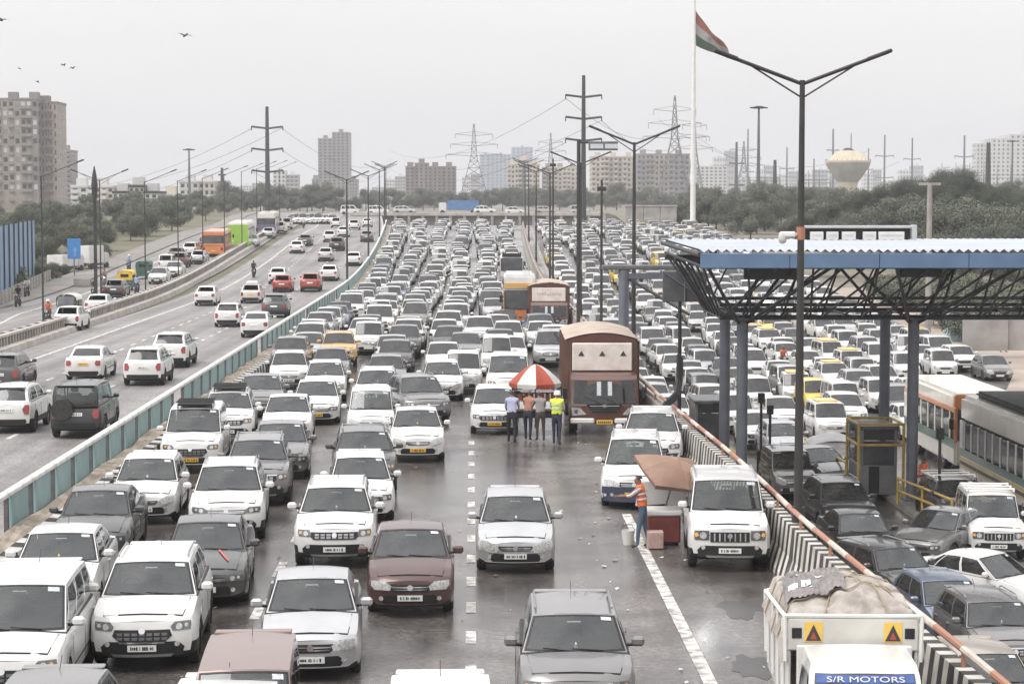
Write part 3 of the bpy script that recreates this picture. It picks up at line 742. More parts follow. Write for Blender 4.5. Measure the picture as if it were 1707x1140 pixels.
    if T['cl'] or kind == 'muv':
        for s in (1, -1):
            rl = MB().path([(s * wr * .93, B + .35, he + .06), (s * wr * .93, B + .45, he + .105), (s * wr * .93, Cc - .45, he + .105), (s * wr * .93, Cc - .3, he + .06)], .018, 6)
            part('roof_rail', rl, [alloy], lod=3)
    part('aerial', MB().tube((0, Cc - .35, H - .01), (0, Cc - .12, H + .16), .006, 4), [trim], lod=3)
    for s in (1, -1):
        for u in (.43, .80):
            p = side(s)(u, 0); part('door_handle', MB().rb(s * (hw + .004) - .012, s * (hw + .004) + .012, p[1] - .09, p[1] + .09, zc - .17, zc - .14, .01), [P['white']], True, lod=3)
        sm_ = MB().rb(s * (hw - .006) - .012, s * (hw - .006) + .012, y1 + Ra + .03, y2 - Ra - .03, .49, .53, .008)
        part('side_moulding', sm_, [trim], lod=3)
        for u in (.045, .46, .84):
            p = side(s)(u, 0); part('door_gap', MB().bb(s * (hw + .0015) - .002, s * (hw + .0015) + .002, p[1] - .006, p[1] + .006, .36, zc - .12), [trim], lod=3)
    # inside
    it = MB()
    for s in (1, -1):
        x = s * W * .20; yb = B + .55
        it.rb(x - .24, x + .24, yb, yb + .16, zc - .25, zc + .24, .05); it.rb(x - .13, x + .13, yb + .02, yb + .12, zc + .26, min(H - .16, zc + .43), .04)
    it.rb(-hw * .72, hw * .72, yb + .85, yb + 1.0, zc - .2, zc + .22, .05)
    st_ = MB()
    cx, cy, cz = -W * .20, B + .12, zc + .00
    for i in range(14):
        a0, a1 = 2 * math.pi * i / 14, 2 * math.pi * (i + 1) / 14
        f = lambda a_: (cx + .18 * math.cos(a_), cy + .06 * math.sin(a_) * 1, cz + .17 * math.sin(a_))
        st_.tube(f(a0), f(a1), .016, 5)
    st_.tube((cx - .17, cy, cz), (cx + .17, cy, cz), .02, 5)
    part('seats', it, [seatb if kind in ('hatch', 'muv', 'bigsuv', 'tall') else seatm], lod=4, sub=[sub('steering_wheel', st_, trim), sub('dashboard', MB().rb(-hw * .82, hw * .82, A + .18, B - .02, zc - .10, zc + .0, .04), trim)])
    mi = MB().rb(-.12, .12, B - .04, B + .0, he - .14, he - .07, .015)
    part('inner_mirror', mi, [chrome], lod=4)
    if kind in ('hatch', 'sedan2', 'suv'):
        q_ = front(0.02, .10); part('dashboard_ornament', MB().lathe([(.01, 0), (.03, .01), (.032, .05), (.02, .08), (.005, .10)], 10, (q_[0], q_[1] + .10, q_[2] + .0)), [sticker if kind != 'sedan2' else P['yellow']], lod=4)
    stk = MB(); p0 = [Vector(front(u, t)) + Vector((0, -.006, .002)) for u, t in ((.62, .84), (.86, .84), (.86, .93), (.62, .93))]
    stk.add(p0, [(0, 1, 2, 3)]); part('windscreen_sticker', stk, [sticker], lod=4, sm=None)
    # far version: one mesh, with the parts that read at that size
    me = bpy.data.meshes.new('far_car'); bm = bmesh.new(); mats_ = [P['white'], trim, glassd, lampm, redlens, platew]
    ix = {mm: i for i, mm in enumerate(mats_)}
    for name, pm, pt, lod, subs, loc in c.parts:
        if name in ('body', 'windscreen', 'rear_window', 'side_window', 'windscreen_seal', 'grille', 'air_intake', 'headlight', 'tail_light', 'number_plate', 'mirror', 'wheel') or name == 'rear_bumper':
            b2 = bmesh.new(); b2.from_mesh(pm)
            if loc: bmesh.ops.transform(b2, matrix=Matrix.Translation(loc[:3]), verts=b2.verts[:])
            vm = {}
            for v in b2.verts: vm[v] = bm.verts.new(v.co)
            for f in b2.faces:
                try: nf = bm.faces.new([vm[v] for v in f.verts])
                except ValueError: continue
                m0 = pm.materials[f.material_index]
                nf.material_index = 0 if (pt is True and m0 is P['white']) else ix.get(m0, 3 if name == 'headlight' else 1); nf.smooth = f.smooth
            b2.free()
    bm.to_mesh(me); bm.free()
    for mm in mats_: me.materials.append(mm)
    me.set_sharp_from_angle(angle=R(30))
    c.far = me
    return c
CARS = {k: make_car(k) for k in CT}
CLEAR = {}
KIND_NAME = dict(hatch2='hatchback', sedan2='sedan', muv2='people_carrier', suv2='large_suv', hatch='hatchback', sedan='sedan', saloon='sedan', suv='compact_suv', bigsuv='large_suv', muv='people_carrier', tall='tall_hatchback', van='van', boxy='jeep')
KIND_WORD = dict(hatch2='hatchback', sedan2='sedan', muv2='people carrier', suv2='large SUV', hatch='hatchback', sedan='sedan', saloon='sedan', suv='compact SUV', bigsuv='large SUV', muv='people carrier', tall='tall hatchback', van='van', boxy='boxy jeep')
COLOUR_WORD = dict(white='white', pearl='off-white', silver='silver', grey='grey', dgrey='dark grey', black='black', brown='maroon brown', vbrown='dull brown', red='red', orange='orange', blue='dark blue', bluegrey='blue-grey', champagne='champagne', yellow='yellow')
CS = 0.95
OCC = []                # occupied rectangles on the roads
def slot_paint(o, m, i=0):
    o.material_slots[i].link = 'OBJECT'; o.material_slots[i].material = m
def place_car(kind, col, X, d, z, rz, label, cat='car', group=None, lod=1, rear=False, taxi=False):
    """lod 4 near with an interior, 3 near, 2 middle, 1 small, 0 far (one mesh). (X, d): the bumper that faces the camera."""
    c = CARS[kind]; L = c.T['L']
    pitch = (gz(X, d + 3) - gz(X, d - 3)) / 6.0
    fw = Matrix.Translation((X, d, z)) @ Euler((math.atan(pitch) * (1 if abs(rz) < 1.6 else -1), 0, rz), 'XYZ').to_matrix().to_4x4() @ Matrix.Scale(CS, 4)
    OCC.append((X, d + L / 2 * CS, c.T['W'] / 2 * CS, L / 2 * CS))
    if lod == 0:
        o = obj(KIND_NAME[kind], c.far); slot_paint(o, P[col]); tag(o, label, cat, group); o.matrix_world = fw; return o
    root = empty(KIND_NAME[kind]); tag(root, label, cat, group); root.matrix_world = fw
    for name, me, pt, lv, subs, loc in c.parts:
        if lv == 'rear':
            if not rear and lod < 3: continue
        elif lv > lod: continue
        if rear and lod < 3 and name in ('grille', 'air_intake', 'headlight'): continue
        if name == 'number_plate' and lv == 1 and rear and lod < 3: continue
        if name in ('windscreen', 'side_window', 'rear_window') and lod >= 4:
            if me not in CLEAR: m2 = me.copy(); m2.materials[0] = glassc; CLEAR[me] = m2
            me = CLEAR[me]
        o = obj(name, me, root)
        if pt is True: slot_paint(o, P[col])
        elif pt == 'plate' and taxi: slot_paint(o, platey)
        if loc:
            o.location = loc[:3]
            if loc[3] < 0: o.rotation_euler = (0, 0, math.pi)
        if lod >= 2:
            for sn, sme, spt, sl in subs:
                if sn in ('steering_wheel', 'dashboard') and lod < 4: continue
                if lod == 2 and sn in ('plate_characters', 'mirror_arm', 'indicator'): continue
                if sn == 'plate_characters' and not rear: sme = c.plates[int(X * 37 + d * 11) % 5]
                so = obj(sn, sme, o)
                if sn == 'plate_characters': so['kind'] = 'stuff'
    return root
def car_px(kind, col, px, py, label, lod=None, rot=0.0, rear=False, taxi=False, cat='car', group=None):
    X, d, z = gp(px, py)
    if px > 1240 and not rear and d < 100: X = max(X, 8.52)
    if lod is None: lod = 4 if d < 80 else (3 if d < 95 else (2 if d < 150 else 1))
    rz = R(rot) + (math.pi if rear else 0)
    L = CARS[kind].T['L'] * CS; d -= (.20 if rear else .22) * L * (1 - .6 * smst((d - 60) / 60)); z = gz(X, d)
    o = place_car(kind, col, X, d, z, rz, label, cat, group, lod, rear, taxi)
    if rear:      # the rear bumper is what touches (X, d)
        M = o.matrix_world.copy(); M.translation = Vector((X, d, z)) + Vector((math.sin(R(rot)) * -L, L * math.cos(R(rot)), gz(X, d + L) - z)); o.matrix_world = M
    return o
# ================================================================== lorries, buses, three-wheelers
def wheel_pair(root, W, ys, r, dual=False):
    ty = MB().lathe([(r * .55, -.14), (r * .93, -.14), (r, -.10), (r, .10), (r * .93, .14), (r * .55, .14)], 20, axis='x', cap=False); ty.lathe([(r * .55, -.1), (r * .55, .1)], 20, axis='x')
    rm = MB().lathe([(r * .54, .05), (r * .57, .13), (r * .5, .135), (r * .3, .06), (r * .16, .10), (r * .12, .16)], 16, axis='x', cap=True)
    tm, rmm = ty.mesh('wheel', [rubber], 40), rm.mesh('rim', [steel], 40)
    for y in ys:
        for s in (1, -1):
            o = obj('wheel', tm, root, (s * (W / 2 - .17), y, r))
            if s < 0: o.rotation_euler = (0, 0, math.pi)
            obj('rim', rmm, o)
def text_obj(txt, size, m, parent, loc, rot=(R(90), 0, 0), name='lettering', width=None, depth=0.004):
    cu = bpy.data.curves.new(name, 'FONT'); cu.body = txt; cu.size = size; cu.align_x = 'CENTER'; cu.align_y = 'CENTER'; cu.extrude = depth
    o = bpy.data.objects.new(name, cu); COL.objects.link(o); dg = bpy.context.evaluated_depsgraph_get()
    me = bpy.data.meshes.new_from_object(o.evaluated_get(dg)); bpy.data.objects.remove(o)
    me.materials.clear(); me.materials.append(m); o2 = obj(name, me, parent, loc); o2.rotation_euler = rot
    if width:
        w = max(v.co.x for v in me.vertices) - min(v.co.x for v in me.vertices); o2.scale = (width / w, 1, 1)
    return o2
def set_pose(o, px, py, rot=0.0, back=0.0, scl=(1, 1, 1)):
    X, d, z = gp(px, py); d -= back; z = gz(X, d); pitch = math.atan((gz(X, d + 4) - gz(X, d - 4)) / 8)
    o.matrix_world = Matrix.Translation((X, d, z)) @ Euler((pitch if abs(rot) < 90 else -pitch, 0, R(rot))).to_matrix().to_4x4() @ Matrix.Diagonal((*scl, 1)); return X, d
tarp_c = mat('truck_canopy', (0.46, 0.38, 0.31), 0.85, nscale=1.6, col2=(0.36, 0.29, 0.235), bump=0.3, bscale=6)
lbrown = mat('lorry_brown', (0.115, 0.046, 0.031), 0.4, nscale=1.6, col2=(0.075, 0.032, 0.024), coat=0.3)
lbody = mat('lorry_body', (0.135, 0.064, 0.042), 0.6, nscale=1.6, col2=(0.09, 0.045, 0.032))
boardm = mat('white_board', (0.72, 0.66, 0.61), 0.55, nscale=2.5, col2=(0.58, 0.52, 0.47))
def lorry(name, label, W=2.4, H=3.55, board=True, cabH=2.35, Lb=6.0):
    t = tag(empty(name), label, 'truck')
    cb = MB()      # cab: raked front built as rings
    pr = [(.02, .42, 0), (.0, .75, 0), (.0, 1.10, 0), (.03, 1.15, 0), (.16, cabH - .15, 0), (.30, cabH - .03, 0), (.5, cabH + .02, 0)]
    for y, z, _ in pr: 
        w = W / 2 - .04 - .05 * max(0, z - 1.2)
        for u in (-1, -.94, -.5, 0, .5, .94, 1): cb.v.append((u * w, y + .14 * abs(u) ** 3, z))
    for k in range(len(pr) - 1):
        for i in range(6): cb.f.append((k * 7 + i, k * 7 + i + 1, (k + 1) * 7 + i + 1, (k + 1) * 7 + i)); cb.m.append(0)
    o0 = len(cb.v)
    for y, z, _ in pr:
        w = W / 2 - .04 - .05 * max(0, z - 1.2); cb.v += [(-w, 1.65, z), (w, 1.65, z)]
    for k in range(len(pr) - 1):
        cb.f += [(k * 7, (k + 1) * 7, o0 + 2 * k + 2, o0 + 2 * k), (k * 7 + 6, (k + 1) * 7 + 6, o0 + 2 * k + 3, o0 + 2 * k + 1), (o0 + 2 * k, o0 + 2 * k + 1, o0 + 2 * k + 3, o0 + 2 * k + 2)]; cb.m += [0, 0, 0]
    k = len(pr) - 1
    cb.f.append(tuple([k * 7 + i for i in range(7)] + [o0 + 2 * k + 1, o0 + 2 * k])); cb.m.append(0)
    cb.build('cab', [lbrown], t, smooth=30)
    ws = MB()
    def wf(u, v):
        z = lerp(1.17, cabH - .16, v); w = W / 2 - .04 - .05 * (z - 1.2); return (u * w * .90, lerp(.035, .17, v) + .14 * abs(u * .9) ** 3 - .012, z)
    ws.grid(wf, [-1, -.6, 0, .6, 1], [0, .5, 1]); w_ = ws.build('windscreen', glassd, t, smooth=40)
    MB().tube(wf(-.15, .02), wf(-.65, .30), .015, 4).build('wiper', trim, w_); MB().tube(wf(.35, .02), wf(-.1, .30), .015, 4).build('wiper', trim, w_)
    for s in (-1, 1):
        stx = MB().add([wf(s * .18 + q * .07, v) for q, v in ((-1, .35), (1, .35), (1, .95), (-1, .95))], [(0, 1, 2, 3)]); stx.v = [(x, y - .006, z) for x, y, z in stx.v]; stx.build('windscreen_sticker', sticker, w_)
        sg = MB().add([(s * (W / 2 - .045 - .05 * (z - 1.2)) + s * .006, y, z) for y, z in ((.30, 1.32), (1.25, 1.32), (1.2, cabH - .25), (.42, cabH - .25))], [(0, 1, 2, 3)]); sg.build('side_window', glassg, t)
        MB().rb(s * (W / 2 + .12) - .07, s * (W / 2 + .12) + .07, .05, .14, 1.35, 1.78, .03).build('mirror', trim, t)
        hl_ = MB().add([(s * x, y - .02, z) for x, y, z in ((.60, .02, .76), (1.08, .11, .70), (1.12, .12, 1.02), (.80, .05, 1.0))], [(0, 1, 2, 3)])
        h = hl_.build('headlight', lampm, t); MB().lathe([(.085, 0), (.05, -.03)], 14, (0, 0, 0), M=Matrix.Translation((s * .93, .055, .87)) @ Matrix.Rotation(R(90), 4, 'X')).build('reflector', lamphouse, h)
    gr = MB().add([(x, -.012, z) for x, z in ((-.42, .84), (.42, .84), (.62, 1.16), (-.62, 1.16))], [(0, 1, 2, 3)]); g_ = gr.build('grille', trim, t)
    for z in (.92, 1.0, 1.08): MB().rb(-.5, .5, -.035, -.01, z - .012, z + .012, .006).build('chrome_bar', chrome, g_)
    MB().lathe([(.08, 0), (.06, -.04)], 14, M=Matrix.Translation((0, -.02, 1.10)) @ Matrix.Rotation(R(90), 4, 'X')).build('emblem', chrome, g_)
    MB().rb(-W / 2 + .05, -.34, -.06, .12, .42, .62, .04).build('bumper', whitem if board else lbrown, t); MB().rb(.34, W / 2 - .05, -.06, .12, .42, .62, .04).build('bumper', whitem if board else lbrown, t)
    p = MB().rb(-.27, .27, -.075, -.05, .40, .56, .01).build('number_plate', platey, t)
    mm = MB()
    for k in range(7): mm.bb(-.22 + k * .064, -.18 + k * .064, -.081, -.0765, .44, .52)
    mm.build('plate_characters', ink, p)
    # body behind the cab with a raised front board
    y0 = 1.75
    sb = MB()
    for s in (1, -1): sb.rb(s * W / 2 - .05, s * W / 2 + .05, y0, y0 + Lb, .95, H - .35, .02)
    sb.rb(-W / 2, W / 2, y0 + Lb - .08, y0 + Lb, .95, H - .4, .02); sb.rb(-W / 2, W / 2, y0, y0 + Lb, .86, .98, .02)
    sb.rb(-W / 2, W / 2, y0 - .04, y0 + .02, .95, H - .32, .01)
    for s in (1, -1):
        for k in range(8): sb.rb(s * (W / 2 + .07) - .03, s * (W / 2 + .07) + .03, y0 + .1 + k * (Lb - .3) / 7, y0 + .2 + k * (Lb - .3) / 7, .95, H - .35, .01)
    sb.build('cargo_body', lbody, t)
    can = MB(); us = [i / 14 for i in range(15)]
    can.grid(lambda u, v: (lerp(-W / 2 - .08, W / 2 + .08, u), y0 - .06 + v * (Lb + .1), H - .37 + .36 * math.sin(math.pi * (.06 + .88 * u)) ** .8 + .02 * math.sin(v * 22)), us, [i / 12 for i in range(13)])
    can.build('canopy', tarp_c, t, smooth=50)
    arch = MB(); arch.add([(lerp(-W / 2, W / 2, u), y0 - .045, H - .39 + .34 * math.sin(math.pi * (.06 + .88 * u)) ** .8) for u in us] + [(W / 2, y0 - .045, H - .5), (-W / 2, y0 - .045, H - .5)], [tuple(range(17))]); arch.build('canopy_arch', lbrown, t)
    if board:
        b_ = MB().rb(-W / 2 + .17, W / 2 - .17, y0 - .20, y0 - .10, cabH + .06, H - .40, .03).build('front_board', boardm, t)
        if board == 'triangles':
            for x in (-.72, 0, .72):
                MB().prism([(x - .11, H - .90), (x + .11, H - .90), (x, H - .70)], y0 - .212, y0 - .203).build('triangle_mark', ink, b_)
    ch = MB().rb(-.45, .45, .5, y0 + Lb - .1, .55, .85, .03); ch.build('chassis', trim, t)
    wheel_pair(t, W, (.85, y0 + Lb * .68), .48)
    return t
t1 = lorry('lorry', 'brown lorry with a tan canopy and a white front board bearing three black triangles', board='triangles', cabH=2.20, H=3.74); X1, d1 = set_pose(t1, 1005, 720, -1, .8, (.97, 1.1, .86)); OCC.append((X1, d1 + 4, 1.3, 4.2))
t2 = lorry('lorry', 'reddish lorry with a white lettered header board, behind the lorry with black triangles', W=2.4, H=3.5, board=True, cabH=2.10); X2, d2 = set_pose(t2, 915, 556, -1, .6, (.95, 1.0, .84)); OCC.append((X2, d2 + 4, 1.3, 4.2))
for ch in t2.children:
    if ch.name.startswith('front_board'):
        mr = mat('faded_lettering', (0.33, 0.24, 0.22), 0.7)
        lt = MB(); rr_ = random.Random(8); xx = -.72                   # lettering too worn to read: strokes
        while xx < .72:
            w = rr_.uniform(.07, .13)
            for q in range(3): lt.tube((xx + rr_.uniform(0, w), 1.53, 2.68 + rr_.uniform(-.1, .1)), (xx + rr_.uniform(0, w), 1.53, 2.68 + rr_.uniform(-.1, .1)), .012, 4)
            xx += w + .05
        lt.build('worn_lettering', mr, ch)
# ------------------------------------------------------------------ buses
BSP = {}
def bus(name, label, base, top, stripe=None, L=10.5, W=2.5, H=3.05, cat='bus', pillar=None, lod=2, lettering=False, front=None, roofm=None, nwin=7, rearwin=True, group=None, wg=None):
    """front bumper at y=0"""
    t = tag(empty(name), label, cat, group); hb = 1.30
    lo = MB(); lo.rb(-W / 2, W / 2, 0, L, .32, hb, .09); lo.build('lower_body', base, t, smooth=30)
    up = MB(); up.rb(-W / 2 + .02, W / 2 - .02, .03, L - .02, 2.25, H, .14); up.build('roof', roofm or top, t, smooth=30)
    mid_ = MB(); mid_.bb(-W / 2 + .07, W / 2 - .07, .09, L - .07, hb - .05, 2.3); mid_.build('cabin', trim, t)
    pm = pillar or top
    for s in (1, -1):
        wl = (L - 1.6) / nwin
        for k in range(nwin):
            y = .9 + k * wl; MB().rb(s * (W / 2 - .045) - .02, s * (W / 2 - .045) + .02, y + .07, y + wl - .07, hb + .03, 2.24, .008).build('side_window', wg or glassg, t)
        for k in range(nwin + 1): MB().rb(s * (W / 2 - .03) - .03, s * (W / 2 - .03) + .03, .9 + k * wl - .07, .9 + k * wl + .07, hb - .02, 2.28, .01).build('window_pillar', pm, t)
        MB().rb(s * (W / 2 - .03) - .03, s * (W / 2 - .03) + .03, L - .5, L - .03, hb - .02, 2.28, .01).build('window_pillar', pm, t)
        if stripe:
            for (z0, z1, mm) in stripe: MB().bb(s * (W / 2 + .003) - .003, s * (W / 2 + .003) + .003, .12, L - .12, z0, z1).build('side_stripe', mm, t)
        MB().rb(s * (W / 2 + .14) - .09, s * (W / 2 + .14) + .09, -.12, -.02, 1.7, 2.1, .03).build('mirror', trim, t)
        MB().rb(s * .86 - .20, s * .86 + .20, -.025, .01, .62, .82, .02).build('headlight', lampm, t)
        MB().rb(s * .98 - .12, s * .98 + .12, L - .01, L + .02, .75, 1.05, .02).build('tail_light', redlens, t)
    MB().rb(-W / 2 + .10, W / 2 - .10, .0, .03, hb - .02, 2.42, .012).build('windscreen', glassg, t)
    MB().rb(-.85, .85, -.01, .025, 2.50, 2.82, .01).build('destination_board', trim, t)
    MB().rb(-.8, .8, -.03, .01, .40, .58, .02).build('bumper', trim, t)
    if rearwin: MB().rb(-W / 2 + .22, W / 2 - .22, L - .02, L + .015, hb + .22, 2.3, .012).build('rear_window', glassg, t)
    MB().rb(-W / 2 + .08, W / 2 - .08, L - .03, L + .02, hb - .05, hb + .2, .012).build('rear_panel', base, t)
    MB().rb(-.25, .25, L, L + .025, .62, .76, .01).build('number_plate', platey, t)
    wheel_pair(t, W + .04, (1.9, L - 2.6), .46); return t
org = paint('bus_orange', (0.62, 0.22, 0.075)); gre = paint('bus_green', (0.30, 0.52, 0.07)); pur = paint('bus_violet', (0.13, 0.12, 0.19)); cream = paint('bus_cream', (0.70, 0.67, 0.60)); dgreen = paint('bus_dark_green', (0.13, 0.22, 0.18)); ochre = paint('bus_ochre', (0.66, 0.42, 0.06))
def pose_bus(t, px, py, rot, L, rear=False):
    X, d = set_pose(t, px, py, rot + (180 if rear else 0))
    if rear: M = t.matrix_world.copy(); M.translation = Vector((X, d + L, gz(X, d + L))); t.matrix_world = M
    a = R(rot); OCC.append((X, d + L / 2, 1.5, L / 2)) if abs(rot) < 8 else None
    return X, d
b = bus('bus', 'orange bus with a dark rear window driving up the service road', org, org, L=8.5, H=2.8); pose_bus(b, 353, 429, 1, 8.5, True)
b = bus('bus', 'lime green bus seen from behind on the service road', gre, cream, L=9.5, H=3.1, rearwin=False, pillar=cream); pose_bus(b, 394, 416, 1, 9.5, True)
MB().rb(-1.23, 1.23, 9.49, 9.53, .5, 2.9, .02).build('rear_wall', gre, b)
b = bus('bus', 'violet and white bus ahead of the lime green bus', pur, cream, L=9.5, H=3.1); pose_bus(b, 440, 393, 2, 9.5, True)
# the two buses turning in the toll plaza
b = bus('bus', 'white and orange bus turning at the toll plaza behind the column', cream, cream, stripe=[(.95, 1.28, dgreen)], L=9.0, H=3.0, pillar=cream, nwin=6, wg=glassd)
MB().rb(-1.26, 1.26, -.015, .35, 2.42, 2.98, .05).build('front_cowl', org, b)
for s in (1, -1): MB().rb(s * 1.255 - .008, s * 1.255 + .008, .05, 8.9, 2.30, 2.48, .003).build('cant_rail', org, b)
MB().rb(-1.27, -1.14, -.02, .10, 1.2, 2.5, .03).build('front_pillar', org, b); MB().rb(1.14, 1.27, -.02, .10, 1.2, 2.5, .03).build('front_pillar', org, b)
b.location = (19.3, 75.6, -2.6); OCC.append((19.3, 80.4, 1.4, 5.2))
b = bus('bus', 'white and green bus with yellow stripe and dark roof load at the right edge', cream, cream, stripe=[(1.02, 1.29, dgreen), (.86, .99, ochre), (.62, .70, ochre), (.71, .84, steel)], L=10.5, H=3.2, nwin=9, pillar=P['white'], wg=glassd)
rl = MB().rb(-.9, .9, 2.0, 9.6, 3.2, 3.42, .08); rl.build('roof_load', mat('roof_tarpaulin', (0.07, 0.068, 0.062), 0.8, nscale=3, namt=0.4, bump=0.5), b)
b.location = (18.95, 62.9, -2.6); OCC.append((18.95, 68.2, 1.4, 5.4))
# the bus and the tall orange three-wheeler truck in the jam
b = bus('minibus', 'white minibus with a pale blue windscreen deep in the jam by the divider', P['white'], P['white'], L=6.5, W=2.0, H=2.5); X, d = set_pose(b, 853, 476, 0); OCC.append((X, d + 3.2, 1.1, 3.4))
b = bus('bus', 'orange and white school bus jammed beside the reddish lorry', org, P['white'], L=8.0, W=1.9, H=3.3, pillar=P['orange']); X, d = set_pose(b, 866, 552, -1); OCC.append((X, d + 4, 1.1, 4.2))
MB().rb(-.93, .93, -.02, .05, 2.5, 2.85, .02).build('front_header', P['orange'], b)
# ------------------------------------------------------------------ mini truck with the tied load, lower right
mt = tag(empty('mini_truck'), 'white mini truck with a tied load and warning triangles, cut off at the lower right', 'truck')
cab = MB(); W = 1.66
rings = [(.0, .45, 1.0), (-.02, .75, 1.0), (.10, 1.05, .99), (.42, 1.72, .90), (.60, 1.84, .86), (1.55, 1.88, .86)]
prev = None
for y, z, w in rings:
    for u in (-1, -.9, -.45, 0, .45, .9, 1): cab.v.append((u * W / 2 * w, y + .08 * u * u * (y < .6), z - (.03 * u * u if z > 1.7 else 0)))
for k in range(5):
    for i in range(6):
        if k == 2 and 1 <= i <= 4: continue
        cab.f.append((k * 7 + i, k * 7 + i + 1, (k + 1) * 7 + i + 1, (k + 1) * 7 + i)); cab.m.append(0)
for s, i in ((-1, 0), (1, 6)):
    o0 = len(cab.v); cab.v += [(s * W / 2, 1.55, .45), (s * W / 2, 1.55, 1.05)]
    cab.f += [(i, 7 + i, 14 + i, o0 + 1, o0), (14 + i, 21 + i, 28 + i, 35 + i, o0 + 1)]; cab.m += [0, 0]
cab.rb(-W / 2 + .02, W / 2 - .02, 1.5, 1.58, .45, 1.86, .02)
cab.build('cab', P['white'], mt, smooth=30)
wsf = lambda u, v: (u * W / 2 * lerp(.99, .90, v) * .9, lerp(.10, .42, v) + .06 * u * u - .006, lerp(1.07, 1.71, v))
w_ = MB().grid(wsf, [-1, -.5, 0, .5, 1], [0, .5, 1]).build('windscreen', glassg, mt, smooth=40)
hd = MB().grid(lambda u, v: tuple(Vector(wsf(u * .97, lerp(.82, .98, v))) + Vector((0, -.008, 0))), [-1, -.5, 0, .5, 1], [0, 1]).build('windscreen_banner', mat('banner_blue', (0.07, 0.13, 0.36), 0.5, nscale=6, namt=0.3), w_)
text_obj('S/R MOTORS', .11, whitem, w_, Vector(wsf(0, .90)) + Vector((0, -.018, 0)), (R(63), 0, 0), 'banner_lettering', width=1.05, depth=.002)
MB().add([tuple(Vector(wsf(u, v)) + Vector((0, -.012, 0))) for u, v in ((-.08, .60), (.06, .60), (.06, .80), (-.08, .80))], [(0, 1, 2, 3)]).build('windscreen_sticker', sticker, w_)
MB().rb(-.75, .75, -.06, -.0, .60, .72, .02).build('grille', trim, mt)
for s in (1, -1):
    MB().rb(s * .60 - .14, s * .60 + .14, -.05, .02, .72, .92, .03).build('headlight', lampm, mt)
    MB().rb(s * (W / 2 + .14) - .06, s * (W / 2 + .14) + .06, .22, .30, 1.15, 1.45, .03).build('mirror', trim, mt)
    MB().add([(s * (W / 2 * .985), .35, 1.12), (s * (W / 2 * .985), 1.35, 1.12), (s * (W / 2 * .92), 1.32, 1.66), (s * (W / 2 * .93), .52, 1.66)], [(0, 1, 2, 3)]).build('side_window', glassg, mt)
# header panel of the load bed
hp = MB().rb(-.92, .92, 1.66, 1.74, 1.75, 2.22, .02).build('header_panel', mat('pale_panel', (0.62, 0.60, 0.55), 0.6, nscale=2, col2=(0.5, 0.48, 0.43)), mt)
yel = mat('sign_yellow', (0.78, 0.50, 0.10), 0.5); rdm = mat('sign_red', (0.36, 0.06, 0.04), 0.5)
for x in (-.56, .56):
    q = MB().bb(x - .13, x + .13, 1.652, 1.658, 1.88, 2.16).build('warning_sign', yel, hp)
    MB().prism([(x - .11, 1.90), (x + .11, 1.90), (x, 2.13)], 1.644, 1.650).build('triangle', ink, q); MB().prism([(x - .05, 1.92), (x + .05, 1.92), (x, 2.03)], 1.640, 1.6435).build('triangle_centre', rdm, q)
    MB().rb(x * 1.42 - .07, x * 1.42 + .07, 1.648, 1.66, 1.93, 2.08, .005).build('vent', trim, hp)
bed = MB(); Lb = 2.9
for s in (1, -1): bed.rb(s * .90 - .03, s * .90 + .03, 1.70, 1.70 + Lb, .85, 1.95, .015)
bed.rb(-.9, .9, 1.70, 1.70 + Lb, .78, .88, .02); bed.rb(-.9, .9, 1.66 + Lb, 1.72 + Lb, .85, 1.9, .015)
bed.build('load_bed', P['white'], mt)
fr = MB()
for s in (1, -1):
    fr.path([(s * .95, 1.68, 1.60), (s * .97, 1.68, 2.25), (s * .97, 1.70 + Lb, 2.05), (s * .95, 1.70 + Lb, 1.1)], .032, 6)
    for k in range(4): fr.tube((s * .95, 2.0 + k * .75, 1.0), (s * .96, 2.0 + k * .75, 2.15), .025, 6)
fr.tube((-.97, 1.68, 2.25), (.97, 1.68, 2.25), .032, 6); fr.tube((-.97, 1.70 + Lb, 2.05), (.97, 1.70 + Lb, 2.05), .032, 6)
fr.build('bed_frame', whitem, mt)
MB().rb(-.4, .4, .3, 4.3, .42, .7, .03).build('chassis', trim, mt); wheel_pair(mt, 1.6, (.75, 3.5), .30)
p = MB().rb(-.24, .24, -.075, -.055, .46, .57, .01).build('number_plate', platey, mt)
mt.matrix_world = Matrix.Translation((4.93, 24.9, 0)) @ Euler((0, 0, R(-3))).to_matrix().to_4x4() @ Matrix.Scale(.93, 4)
clothm = mat('tarpaulin_pale', (0.44, 0.40, 0.36), 0.85, nscale=4, col2=(0.27, 0.24, 0.215), bump=0.9, bscale=9)
ld = MB(); rl_ = random.Random(4)
import mathutils.noise as mnoise
def ldf(u, v):
    x = lerp(-1.03, 1.03, u); y = lerp(1.72, 1.72 + Lb, v)
    p = Vector((x, y, 0)); wv = mnoise.noise(Vector((x * 1.1, y * .9, 7)))
    h = 2.22 + .26 * math.sin(math.pi * u) * math.sin(math.pi * (.12 + .8 * v)) + .20 * max(0, 1 - abs(u - .58) / .22) * max(0, 1 - abs(v - .10) / .30)
    h += .10 * abs(math.sin(2.6 * x + 1.7 * y + 3 * wv)) * (1 - .4 * v) + .07 * abs(math.sin(4.6 * x - 2.9 * y + 4 * wv)) + .05 * mnoise.noise(Vector((x * 5, y * 4, 3)))
    e_ = min(u, 1 - u)
    if e_ < .09: h -= (.09 - e_) * 5.2
    if v < .05: h -= (.05 - v) * 5
    return (x, y, h - .06)
ld.grid(ldf, [i / 80 for i in range(81)], [i / 96 for i in range(97)])
